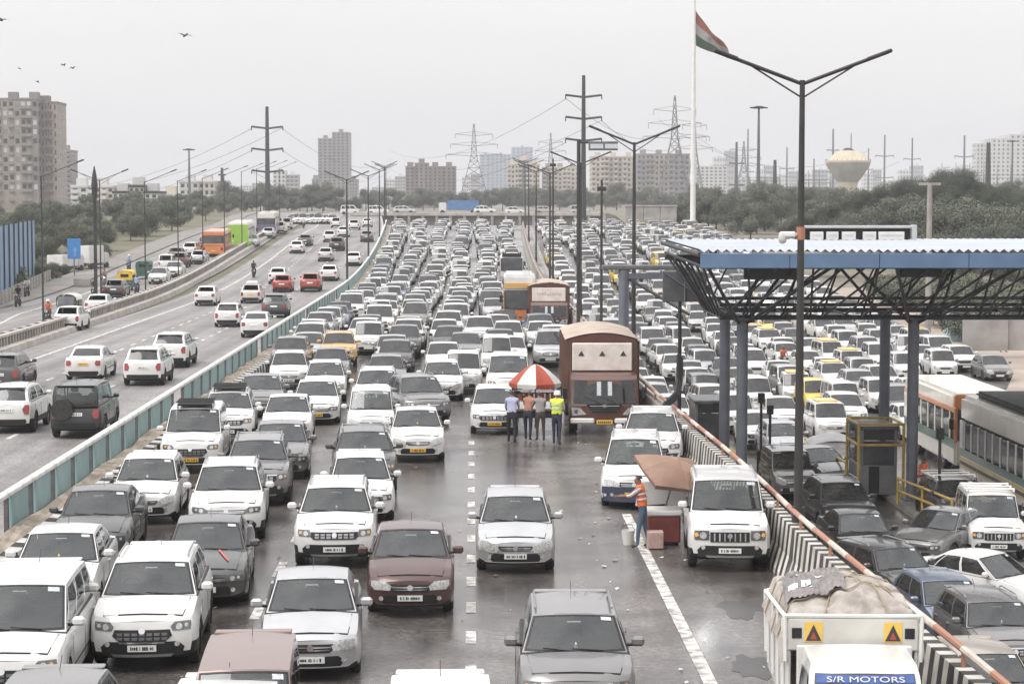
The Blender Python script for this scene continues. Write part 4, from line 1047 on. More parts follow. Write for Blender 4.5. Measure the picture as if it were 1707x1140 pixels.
load = tag(ld.build('tarpaulin_load', clothm, None, smooth=60), 'crumpled pale tarpaulin over the load of the white mini truck', 'tarpaulin'); load.matrix_world = mt.matrix_world
rb_ = MB()
for q0, q1 in (((0, .12), (1, .20)), ((0, .45), (1, .38)), ((0, .8), (1, .74)), ((.3, .0), (.75, 1)), ((.75, .0), (.25, 1))):
    rb_.path([tuple(Vector(ldf(lerp(q0[0], q1[0], i / 26), lerp(q0[1], q1[1], i / 26))) + Vector((0, 0, .035))) for i in range(27)], .012, 5)
at_parent(rb_.build('rope', mat('rope', (0.35, 0.28, 0.20), 0.9)), load); load.children[0].matrix_parent_inverse = Matrix()
sk = MB()
def skf(u, v):
    q = ldf(lerp(.05, .47, u) + .06 * v, lerp(.12, .74, v)); q2 = ldf(lerp(.05, .47, u) + .06 * v + .03, lerp(.12, .74, v) + .02)
    return (q[0], q[1], .5 * (q[2] + q2[2]) + .075 + .010 * math.sin(u * 70))
sk.grid(skf, [i / 60 for i in range(61)], [i / 40 for i in range(41)])
o = tag(sk.build('woven_sheet', mat('grey_sheet', (0.24, 0.22, 0.215), 0.8, nscale=6, namt=0.35), smooth=60), 'dark grey striped sheet lying over the tarpaulin on the mini truck', 'sheet'); o.matrix_world = mt.matrix_world
for u0, v0 in ((.30, .35), (.55, .52), (.42, .12), (.08, .30), (.10, .62)):
    pt = MB(); pt.grid(lambda u, v: tuple(Vector(skf(u0 + .16 * u, v0 + .13 * v)) + Vector((0, 0, .012))), [0, .33, .66, 1], [0, .5, 1]); pt.build('patch', whitem, o)
# ------------------------------------------------------------------ auto rickshaws
def rickshaw(label, body, hood, px, py, rear=True, rot=0):
    t = tag(empty('auto_rickshaw'), label, 'auto rickshaw', 'auto rickshaws on the service road')
    lo = MB(); 
    for k, (y, w, z1) in enumerate(((0, .16, .75), (.25, .30, .95), (.75, .62, 1.0), (1.2, .64, .85), (2.5, .66, .95), (2.65, .60, .9))):
        lo.v += [(-w, y, .28), (w, y, .28), (w, y, z1), (-w, y, z1)]
        if k: q = len(lo.v) - 8; lo.f += [(q + i, q + (i + 1) % 4, q + 4 + (i + 1) % 4, q + 4 + i) for i in range(4)]; lo.m += [0] * 4
    lo.f += [(0, 1, 2, 3), tuple(len(lo.v) - 4 + i for i in range(4))]; lo.m += [0, 0]; lo.build('body', body, t)
    hd = MB(); us = [i / 10 for i in range(11)]
    hd.grid(lambda u, v: (-.66 * math.cos(math.pi * u), lerp(.55, 2.62, v), 1.32 + .42 * math.sin(math.pi * u) ** .6 - .05 * abs(v - .5)), us, [0, .1, .5, .9, 1]); 
    hd.add([(-.66, 2.62, .9), (.66, 2.62, .9), (.66, 2.62, 1.4), (.40, 2.62, 1.66), (-.40, 2.62, 1.66), (-.66, 2.62, 1.4)], [(0, 1, 2, 3, 4, 5)]); hd.build('hood', hood, t, smooth=50)
    MB().bb(-.34, .34, 2.625, 2.635, 1.15, 1.4).build('rear_window', glassd, t)
    MB().add([(-.5, .32, 1.0), (.5, .32, 1.0), (.55, .55, 1.55), (-.55, .55, 1.55)], [(0, 1, 2, 3)]).build('windscreen', glassg, t)
    fr_ = MB()
    for s in (1, -1): fr_.tube((s * .6, .45, .95), (s * .62, .6, 1.45), .025, 5); fr_.tube((s * .64, 1.35, .9), (s * .64, 1.35, 1.4), .025, 5)
    fr_.build('hood_frame', trim, t); MB().rb(-.5, .5, 1.7, 2.3, .55, .75, .05).build('seat', seatm, t)
    wm = MB().lathe([(.1, -.05), (.2, -.05), (.21, 0), (.2, .05), (.1, .05)], 14, axis='x').mesh('wheel', [rubber], 40)
    for x, y in ((0, .22), (-.55, 2.2), (.55, 2.2)): obj('wheel', wm, t, (x, y, .21))
    X, d = set_pose(t, px, py, 180 + rot if rear else rot)
    if rear: M = t.matrix_world.copy(); M.translation = Vector((X, d + 2.6, gz(X, d + 2.6))); t.matrix_world = M
    return t
rk_green = mat('rickshaw_green', (0.05, 0.12, 0.085), 0.5, nscale=3, namt=0.3); rk_yellow = mat('rickshaw_yellow', (0.72, 0.46, 0.05), 0.6, nscale=3, namt=0.2)
rickshaw('yellow roofed auto rickshaw behind the dark grey hatchback on the service road', rk_green, rk_yellow, 208, 485)
rickshaw('dark green auto rickshaw with a thin yellow roof rim, beside the two white cars', rk_green, rk_green, 238, 466)
rickshaw('small dark auto rickshaw with a cream hood near the blue hoarding', rk_green, cream, 108, 536, rear=False)
# ================================================================== people
skinm = mat('skin', (0.20, 0.105, 0.068), 0.55, nscale=6, namt=0.12); hairm = mat('hair', (0.012, 0.010, 0.009), 0.6); shoe = mat('shoe', (0.03, 0.026, 0.024), 0.6)
def cloth(name, c): return mat('cloth_' + name, c, 0.85, nscale=5, namt=0.28, bump=0.3)
def person(label, shirt, trouser, pose='stand', lean=0.0, arms=((.10, -.30), (.10, -.30)), stride=0.08, vest=None, hat=None, hand_forward=None, h=1.68, detail=True, cat='person', group=None):
    """one skinned body; faces -y; arms = (upper-arm forward angle, elbow bend) right then left"""
    k = h / 1.68; la = lean
    def tp(x, y, z): # lean about the hips
        dy, dz = y, z - .92; return Vector((x, dy * math.cos(la) - dz * math.sin(la), .92 + dz * math.cos(la) + dy * math.sin(la))) if z > .93 else Vector((x, y, z))
    V, E, Rr, T_ = [], [], [], []      # T_: 0 skin 1 shirt 2 trousers 3 shoe
    def vtx(p, r, t, par=None):
        V.append(Vector(p)); Rr.append(r); T_.append(t)
        if par is not None: E.append((par, len(V) - 1))
        return len(V) - 1
    pel = vtx((0, 0, .92), .125, 2); sp = vtx(tp(0, -.01, 1.08), .120, 1, pel); ch = vtx(tp(0, -.01, 1.28), .130, 1, sp); up = vtx(tp(0, 0, 1.39), .105, 1, ch)
    nk = vtx(tp(0, -.01, 1.46), .052, 0, up); hd = vtx(tp(0, -.035, 1.545), .078, 0, nk); tpk = vtx(tp(0, -.03, 1.63), .072, 0, hd)
    if detail: vtx(tp(0, -.125, 1.545), .016, 0, hd)
    for s, (fa, eb) in zip((-1, 1), arms):
        sh = vtx(tp(s * .165, 0, 1.385), .062, 1, up); a0 = V[sh]
        d1 = Vector((s * .14, -math.sin(fa), -math.cos(fa))).normalized(); el = vtx(a0 + d1 * .27, .043, 1, sh)
        f2 = fa - eb; d2 = Vector((s * -.02, -math.sin(f2), -math.cos(f2))).normalized(); wr = vtx(V[el] + d2 * .23, .028, 0, el); pm = vtx(V[wr] + d2 * .055, .032, 0, wr)
        if detail:
            sd = d2.cross(Vector((s, 0, 0))).normalized()
            for q, (off, ln) in enumerate(((-.027, .062), (-.009, .078), (.009, .082), (.027, .07))):
                f1 = vtx(V[pm] + d2 * .035 + sd * off, .0085, 0, pm); f2_ = vtx(V[f1] + d2 * ln * .55 + Vector((-s * .008, 0, 0)), .0082, 0, f1); vtx(V[f2_] + d2 * ln * .35 + Vector((-s * .022, 0, 0)), .007, 0, f2_)
            th = vtx(V[wr] + d2 * .03 + sd * -.034, .010, 0, pm); vtx(V[th] + d2 * .035 + sd * -.022, .009, 0, th)
    for s in (-1, 1):
        if pose == 'ride':
            hp = vtx((s * .10, -.02, .90), .092, 2, pel); kn = vtx((s * .17, -.42, .80), .062, 2, hp); an = vtx((s * .16, -.30, .42), .045, 2, kn); vtx((s * .16, -.44, .38), .036, 3, an)
        else:
            st = stride * s
            hp = vtx((s * .095, 0, .86), .088, 2, pel); kn = vtx((s * .10, -.03 - st * .5, .48), .058, 2, hp); an = vtx((s * .10, .01 - st, .085), .040, 2, kn); toe = vtx((s * .115, -.13 - st, .045), .034, 3, an)
    me = bpy.data.meshes.new('person_src'); me.from_pydata([tuple(v) for v in V], E, []); o = bpy.data.objects.new('person_src', me); COL.objects.link(o)
    o.modifiers.new('s', 'SKIN'); sv = me.skin_vertices[0].data
    for i, r in enumerate(Rr):
        sv[i].radius = (r * (1.28 if i in (pel, sp, ch, up) else 1), r * (.86 if i in (pel, sp, ch, up) else 1)); sv[i].use_root = (i == pel)
    sb = o.modifiers.new('u', 'SUBSURF'); sb.levels = 2 if detail else 1; sb.render_levels = sb.levels
    dg = bpy.context.evaluated_depsgraph_get(); dg.update(); bm_ = bpy.data.meshes.new_from_object(o.evaluated_get(dg)); bpy.data.objects.remove(o)
    bm_.name = 'person'; bm_.materials.clear()
    for m_ in (skinm, shirt, trouser, shoe): bm_.materials.append(m_)
    def segd(p, a, b): ab = b - a; t = max(0, min(1, (p - a).dot(ab) / max(1e-9, ab.length_squared))); return (p - a - ab * t).length, t
    for f in bm_.polygons:
        c = f.center; best = (9, 0)
        for a, b in E:
            dd, t = segd(c, V[a], V[b]); dd /= max(.02, (Rr[a] + Rr[b]) / 2)
            if dd < best[0]: best = (dd, T_[b] if t > .35 else T_[a])
        f.material_index = best[1]; f.use_smooth = True
    r = obj('person', bm_); tag(r, label, cat, group); r.scale = (k, k, k)
    top = V[hd]
    hr = MB()
    n = Matrix.Translation(top + Vector((0, .012, .035)))
    hr.grid(lambda u, v: tuple(top + Vector((math.sin(v) * math.cos(u) * .088, .012 + math.sin(v) * math.sin(u) * .098, .03 + math.cos(v) * .10))), [2 * math.pi * i / 14 for i in range(15)], [0.02, .5, 1.0, 1.35], skip=lambda i, j: j == 2 and 8 <= i <= 12)
    hr.build('hair', hairm, r, smooth=60)
    if detail:
        ey = MB()
        for s in (-1, 1): ey.lathe([(.001, -.008), (.010, 0), (.001, .008)], 8, tuple(top + Vector((s * .03, -.078, .012))))
        ey.build('eyes', ink, r)
    if hat: MB().lathe([(.115, .035), (.105, .05), (.10, .12), (.06, .155), (.001, .165)], 16, tuple(top), cap=False).build(hat[0], hat[1], r, smooth=50)
    if vest:
        vb = bmesh.new(); vb.from_mesh(bm_); zc_ = None
        kill = [f for f in vb.faces if f.material_index != 1 or abs(f.calc_center_median().x) > .20]
        bmesh.ops.delete(vb, geom=kill, context='FACES'); vb.normal_update()
        for v in vb.verts: v.co += v.normal * .014
        vm = bpy.data.meshes.new('vest'); vb.to_mesh(vm); vb.free(); vm.materials.clear(); vm.materials.append(vest)
        for f in vm.polygons: f.material_index = 0
        v_ = obj('safety_vest', vm, r)
        sx_ = MB()
        for z in (1.12, 1.24):
            for i in range(16):
                a0, a1 = 2 * math.pi * i / 16, 2 * math.pi * (i + 1) / 16
                pt = lambda a_, zz: tuple(tp(math.cos(a_) * .185, math.sin(a_) * .135 - .01, zz))
                sx_.add([pt(a0, z), pt(a1, z), pt(a1, z + .045), pt(a0, z + .045)], [(0, 1, 2, 3)])
        sx_.build('reflective_band', sticker, v_)
    return r
hi_or = mat('vest_orange', (0.72, 0.15, 0.04), 0.7, nscale=5, namt=0.2); hi_ye = mat('vest_yellow', (0.62, 0.72, 0.06), 0.7, nscale=5, namt=0.2)
def put(o, px, py, rot): X, d, z = gp(px, py); o.location = (X, d, z); o.rotation_euler = (0, 0, R(rot)); return o
G_ = 'people gathered at the umbrella cart'
put(person('person in a pale lavender shirt and black trousers bending over the cart', cloth('lavender', (0.42, 0.43, 0.58)), cloth('black', (0.02, 0.02, 0.025)), lean=.30, arms=((.6, -.7), (.5, -.7)), stride=.14, group=G_), 853, 739, 176)
put(person('person in a brick red shirt leaning over beside the lavender shirt', cloth('brick', (0.36, 0.17, 0.12)), cloth('dark_blue', (0.03, 0.035, 0.06)), lean=.42, arms=((.9, -.6), (.8, -.5)), stride=.12, h=1.62, group=G_), 880, 735, 165)
put(person('person in a dusty grey shirt standing third from the open road at the cart', cloth('dusty', (0.30, 0.27, 0.27)), cloth('brown', (0.07, 0.055, 0.05)), lean=.30, arms=((.6, -.5), (.7, -.6)), stride=.06, h=1.60, group=G_), 901, 736, 190)
put(person('person in a yellow safety vest and white cap standing by the lorry', cloth('white', (0.6, 0.6, 0.58)), cloth('navy', (0.035, 0.04, 0.07)), lean=.12, arms=((.4, -.6), (.7, -.9)), stride=.10, vest=hi_ye, hat=('cap', whitem), group=G_), 928, 742, 170)
put(person('person in an orange safety vest and jeans at the drinks stall by the white jeep', cloth('pale', (0.58, 0.56, 0.54)), cloth('denim', (0.09, 0.13, 0.19)), lean=.14, arms=((.7, -.8), (.9, -.6)), stride=.13, vest=hi_or, h=1.62), 1072, 914, -100)
put(person('person in an orange safety vest standing at the toll column', cloth('light', (0.55, 0.54, 0.52)), cloth('dark', (0.04, 0.04, 0.045)), lean=.05, arms=((.2, -.4), (.5, -.9)), stride=.05, vest=hi_or), 1541, 846, -60)
put(person('person in white shirt walking across the dirt lot', cloth('white', (0.6, 0.6, 0.58)), cloth('grey', (0.12, 0.12, 0.13)), stride=.15, detail=False), 1672, 588, 40)
# motorcycles with riders
def motorcycle():
    t = empty('motorcycle'); wm = MB().lathe([(.20, -.05), (.27, -.05), (.29, 0), (.27, .05), (.20, .05)], 18, axis='x', cap=False); wm.lathe([(.20, -.015), (.03, -.04), (.03, .04), (.20, .015)], 12, axis='x')
    me = wm.mesh('wheel', [rubber], 40)
    for y in (-.62, .62): obj('wheel', me, t, (0, y, .29))
    tk = MB(); tk.rb(-.13, .13, -.38, .05, .68, .88, .07); tk.build('tank', P['black'], t, smooth=40)
    MB().rb(-.13, .13, .02, .72, .74, .84, .05).build('seat', seatm, t); MB().rb(-.13, .13, -.28, .22, .30, .62, .06).build('engine', steel, t)
    for s in (1, -1): MB().tube((s * .07, -.62, .29), (s * .08, -.42, .98), .025, 6).build('fork', dark_steel, t); MB().tube((s * .05, .0, .5), (s * .05, .62, .29), .022, 6).build('swing_arm', dark_steel, t)
    MB().path([(-.34, -.30, 1.02), (-.1, -.40, 1.02), (.1, -.40, 1.02), (.34, -.30, 1.02)], .018, 6).build('handlebar', dark_steel, t)
    MB().lathe([(.10, 0), (.07, -.08)], 12, M=Matrix.Translation((0, -.48, .90)) @ Matrix.Rotation(R(90), 4, 'X')).build('headlight', lampm, t)
    MB().rb(-.06, .06, .72, .78, .66, .74, .02).build('tail_light', redlens, t); return t
mc0 = motorcycle(); first_m = True
def rider(px, py, rear, mlabel, plabel, shirt, trouser, hat=None, group='motorcycles on the roads', bag=None):
    global first_m
    X, d, z = gp(px, py); rz = math.pi if rear else 0.0
    m_ = mc0 if first_m else copy_tree(mc0); first_m = False
    m_.location = (X, d, z); m_.rotation_euler = (0, 0, rz); tag(m_, mlabel, 'motorcycle', group)
    p_ = person(plabel, shirt, trouser, 'ride', lean=.18, arms=((.75, -.45), (.75, -.45)), hat=hat, detail=False, group='motorcycle riders')
    p_.location = (X + (0.0), d + (.22 if not rear else -.22), z - .06); p_.rotation_euler = (0, 0, rz)
helm_w = ('helmet', whitem); helm_b = ('helmet', P['black'])
C_ = cloth
rider(423, 463, True, 'motorcycle riding alone up the left road beside the solid white line', 'person in black riding alone up the left road', C_('jet', (0.015, 0.015, 0.017)), C_('jet2', (0.02, 0.02, 0.022)), helm_b)
rider(506, 381, True, 'white motorcycle far up the left road near the row of parked cars', 'person in white riding far up the left road', C_('white', (0.6, 0.6, 0.58)), C_('black', (0.02, 0.02, 0.025)), helm_w)
rider(157, 499, False, 'motorcycle leftmost in the cluster before the dark grey hatchback', 'person in dark clothes riding leftmost in the motorcycle cluster', C_('ink', (0.03, 0.03, 0.04)), C_('black', (0.02, 0.02, 0.025)), helm_b)
rider(174, 496, False, 'motorcycle right beside the dark grey hatchback on the service road', 'person in grey riding beside the dark grey hatchback', C_('mid', (0.20, 0.20, 0.21)), C_('black', (0.02, 0.02, 0.025)), helm_w)
rider(174, 478, False, 'motorcycle behind the cluster, below the blue sign', 'person in tan shirt riding behind the motorcycle cluster', C_('tan', (0.35, 0.22, 0.15)), C_('black', (0.02, 0.02, 0.025)), helm_b)
rider(228, 491, True, 'motorcycle squeezed between the parapet and the yellow auto rickshaw', 'person in pale blue riding next to the parapet', C_('sky', (0.32, 0.40, 0.56)), C_('black', (0.02, 0.02, 0.025)), helm_b)
rider(215, 452, False, 'motorcycle left of the dark green auto rickshaw', 'person in pale blue shirt left of the dark green auto rickshaw', C_('sky', (0.32, 0.40, 0.56)), C_('dark', (0.04, 0.04, 0.045)), helm_w)
rider(80, 543, False, 'motorcycle with an orange front by the parapet near the slim dark pole', 'person in white with an orange bag riding by the parapet', C_('rust', (0.55, 0.16, 0.08)), C_('dark', (0.04, 0.04, 0.045)), helm_w)
rider(30, 512, False, 'motorcycle at the kerb in front of the blue hoarding', 'person in black at the kerb in front of the blue hoarding', C_('jet', (0.015, 0.015, 0.017)), C_('grey', (0.12, 0.12, 0.13)), helm_b)
rider(45, 497, False, 'motorcycle second along the kerb by the blue hoarding', 'person in white second along the kerb by the blue hoarding', C_('white', (0.6, 0.6, 0.58)), C_('dark', (0.04, 0.04, 0.045)), helm_b)
rider(1290, 640, False, 'motorcycle in the toll queue behind the nearest slim grey column', 'person in black riding in the toll queue', C_('jet', (0.015, 0.015, 0.017)), C_('dark', (0.04, 0.04, 0.045)), helm_b)
rider(1306, 622, False, 'motorcycle in the toll queue with an orange clad rider', 'person in orange riding in the toll queue', C_('rust', (0.55, 0.16, 0.08)), C_('dark', (0.04, 0.04, 0.045)), helm_b)
# ------------------------------------------------------------------ the umbrella cart
X, d, z = gp(896, 728); OCC.append((X, d + .9, 1.2, 1.3))
ct = tag(empty('vendor_cart', (X, d, z)), 'vendor cart loaded with bottles under the red and white umbrella', 'cart')
MB().rb(-.85, .85, 0, 1.5, .82, .90, .02).build('tray', lbody, ct); MB().rb(-.85, .85, .02, .08, .90, 1.12, .01).build('front_panel', whitem, ct); MB().rb(-.80, .80, .05, 1.45, .60, .82, .03).build('box', trim, ct)
wm = MB().lathe([(.26, -.03), (.30, -.03), (.30, .03), (.26, .03)], 20, axis='x', cap=False); 
for k in range(6): a = math.pi * k / 6; wm.tube((0, .27 * math.cos(a), .27 * math.sin(a)), (0, -.27 * math.cos(a), -.27 * math.sin(a)), .012, 4)
wme = wm.mesh('wheel', [rubber])
for x, y in ((-.7, .3), (.7, .3), (-.7, 1.2), (.7, 1.2)): obj('wheel', wme, ct, (x, y, .30))
lg = MB()
for x in (-.7, .7):
    for y in (.3, 1.2): lg.tube((x * .96, y, .3), (x * .96, y, .62), .025, 5)
lg.build('leg', dark_steel, ct)
bm2 = MB().lathe([(.04, 0), (.04, .16), (.015, .20), (.015, .24)], 10).mesh('bottle', [mat('bottle_plastic', (0.35, 0.38, 0.36), 0.2)], 40)
rr2 = random.Random(9)
for k in range(14):
    o = tag(obj('bottle', bm2, None, (X - .7 + k * .1 + rr2.uniform(-.02, .02), d + .25 + rr2.uniform(0, .6), z + .90)), 'plastic bottle standing on the umbrella cart tray', 'bottle', 'bottles on the umbrella cart')
def umbrella(name, label, loc, r, h, cols, n=8, drop=.42, valance=.16, tilt=0, cat='umbrella', square=False):
    t = tag(empty(name, loc), label, cat); t.rotation_euler = (R(tilt[0]), R(tilt[1]), R(tilt[2])) if tilt else (0, 0, 0)
    MB().tube((0, 0, 0), (0, 0, h), .022, 8).build('pole', steel, t)
    for k in range(n):
        a0, a1 = 2 * math.pi * k / n, 2 * math.pi * (k + 1) / n
        def f(u, v):
            a = lerp(a0, a1, u); sag = 1 - .05 * math.sin(math.pi * u) * v
            rr = r * v * sag / (math.cos(a - (a0 + a1) / 2) if not square else max(abs(math.cos(a)), abs(math.sin(a))) / (1 if square else 1))
            return (rr * math.cos(a), rr * math.sin(a), h - drop * v ** 1.6)
        g_ = MB().grid(f, [i / 4 for i in range(5)], [0, .25, .5, .75, 1])
        g_.grid(lambda u, v: (f(u, 1)[0] * (1 - .03 * v), f(u, 1)[1] * (1 - .03 * v), f(u, 1)[2] - valance * v * (.75 + .25 * math.sin(u * math.pi))), [i / 4 for i in range(5)], [0, 1])
        g_.build('canopy_panel', cols[k % len(cols)], t, smooth=50)
        rb = MB().path([f(0, .02), f(0, .5), f(0, 1)], .008, 4); rb.v = [(x, y, z_ - .012) for x, y, z_ in rb.v]; rb.build('rib', dark_steel, t)
    return t
ured = mat('umbrella_red', (0.36, 0.065, 0.035), 0.7, nscale=3, namt=0.2); uwh = mat('umbrella_white', (0.58, 0.56, 0.53), 0.7, nscale=3, namt=0.12)
umbrella('umbrella', 'large umbrella with red and white panels over the vendor cart', (X - .05, d + .75, z + .2), .80, 2.1, [ured, uwh], drop=.62)
# red and dark goods hung under the umbrella
hg = tag(empty('goods_rack', (X, d + .75, z)), 'rack of hanging packets under the red and white umbrella', 'rack')
fr_ = MB()
for x in (-.8, .8): fr_.tube((x, 0, .9), (x, 0, 1.75), .02, 5)
fr_.tube((-.8, 0, 1.72), (.8, 0, 1.72), .02, 5); fr_.tube((-.8, 0, 1.35), (.8, 0, 1.35), .02, 5); fr_.build('rack_frame', dark_steel, hg)
pk = [MB().rb(-.07, .07, -.03, .03, -.24, 0, .03).mesh('packet', [m_]) for m_ in (mat('packet_red', (0.32, 0.08, 0.05), 0.4), mat('packet_dark', (0.06, 0.05, 0.05), 0.4), mat('packet_silver', (0.5, 0.48, 0.46), 0.35))]
for k in range(9):
    for zz in (1.70, 1.34): obj('packet', rr2.choice(pk), hg, (-.7 + k * .175, -.03 + rr2.uniform(-.02, .02), zz))
# ------------------------------------------------------------------ drinks stall at the white jeep
X, d, z = gp(1106, 908); OCC.append((X, d, .8, .6))
st = tag(empty('drinks_stall', (X, d, z)), 'small red drinks box stall with a white lid between two white cars', 'stall')
MB().rb(-.36, .36, -.2, .5, .06, .66, .03).build('box', mat('stall_red', (0.22, 0.055, 0.045), 0.6, nscale=3, namt=0.3), st); MB().rb(-.40, .40, -.24, .54, .66, .78, .03).build('lid', whitem, st)
wm2 = MB().lathe([(.03, -.03), (.06, -.03), (.06, .03), (.03, .03)], 10, axis='x').mesh('wheel', [rubber])
for x in (-.28, .28):
    for y in (-.1, .4): obj('wheel', wm2, st, (x, y, .06))
tag(MB().add([(X - .55 + .0, d + .9, z + .72), (X + .55, d + .9, z + .80), (X + .5, d + .86, z + 1.32), (X - .5, d + .86, z + 1.26), (X - .55, d + .94, z + .72), (X + .55, d + .94, z + .80), (X + .5, d + .9, z + 1.32), (X - .5, d + .9, z + 1.26)], [(0, 1, 2, 3), (4, 7, 6, 5), (0, 3, 7, 4), (1, 5, 6, 2), (3, 2, 6, 7), (0, 4, 5, 1)]).build('banner', whitem), 'white sheet banner hung behind the red drinks stall', 'banner')
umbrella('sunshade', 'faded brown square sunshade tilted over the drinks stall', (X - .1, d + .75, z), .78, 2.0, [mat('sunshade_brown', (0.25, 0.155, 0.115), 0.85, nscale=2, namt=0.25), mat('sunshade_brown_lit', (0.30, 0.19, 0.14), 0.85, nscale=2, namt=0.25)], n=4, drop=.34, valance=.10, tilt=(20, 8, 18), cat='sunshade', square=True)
tag(MB().rb(X - .42, X - .06, d - .75, d - .45, z + .02, z + .40, .02).build('crate', mat('crate_pink', (0.45, 0.30, 0.27), 0.7, nscale=5, namt=0.3)), 'small pinkish crate on the road in front of the red drinks stall', 'crate')
X2_, d2_, z2_ = gp(1047, 908)
bk = tag(empty('bucket', (X2_, d2_, z2_)), 'pale bucket standing on the white edge line beside the orange vest person', 'bucket')
MB().lathe([(.11, 0), (.15, .32), (.14, .32), (.10, .02)], 14, cap=False).build('pail', whitem, bk, smooth=40); MB().path([(-.15, 0, .32), (-.08, 0, .44), (.08, 0, .44), (.15, 0, .32)], .008, 4).build('handle', dark_steel, bk)
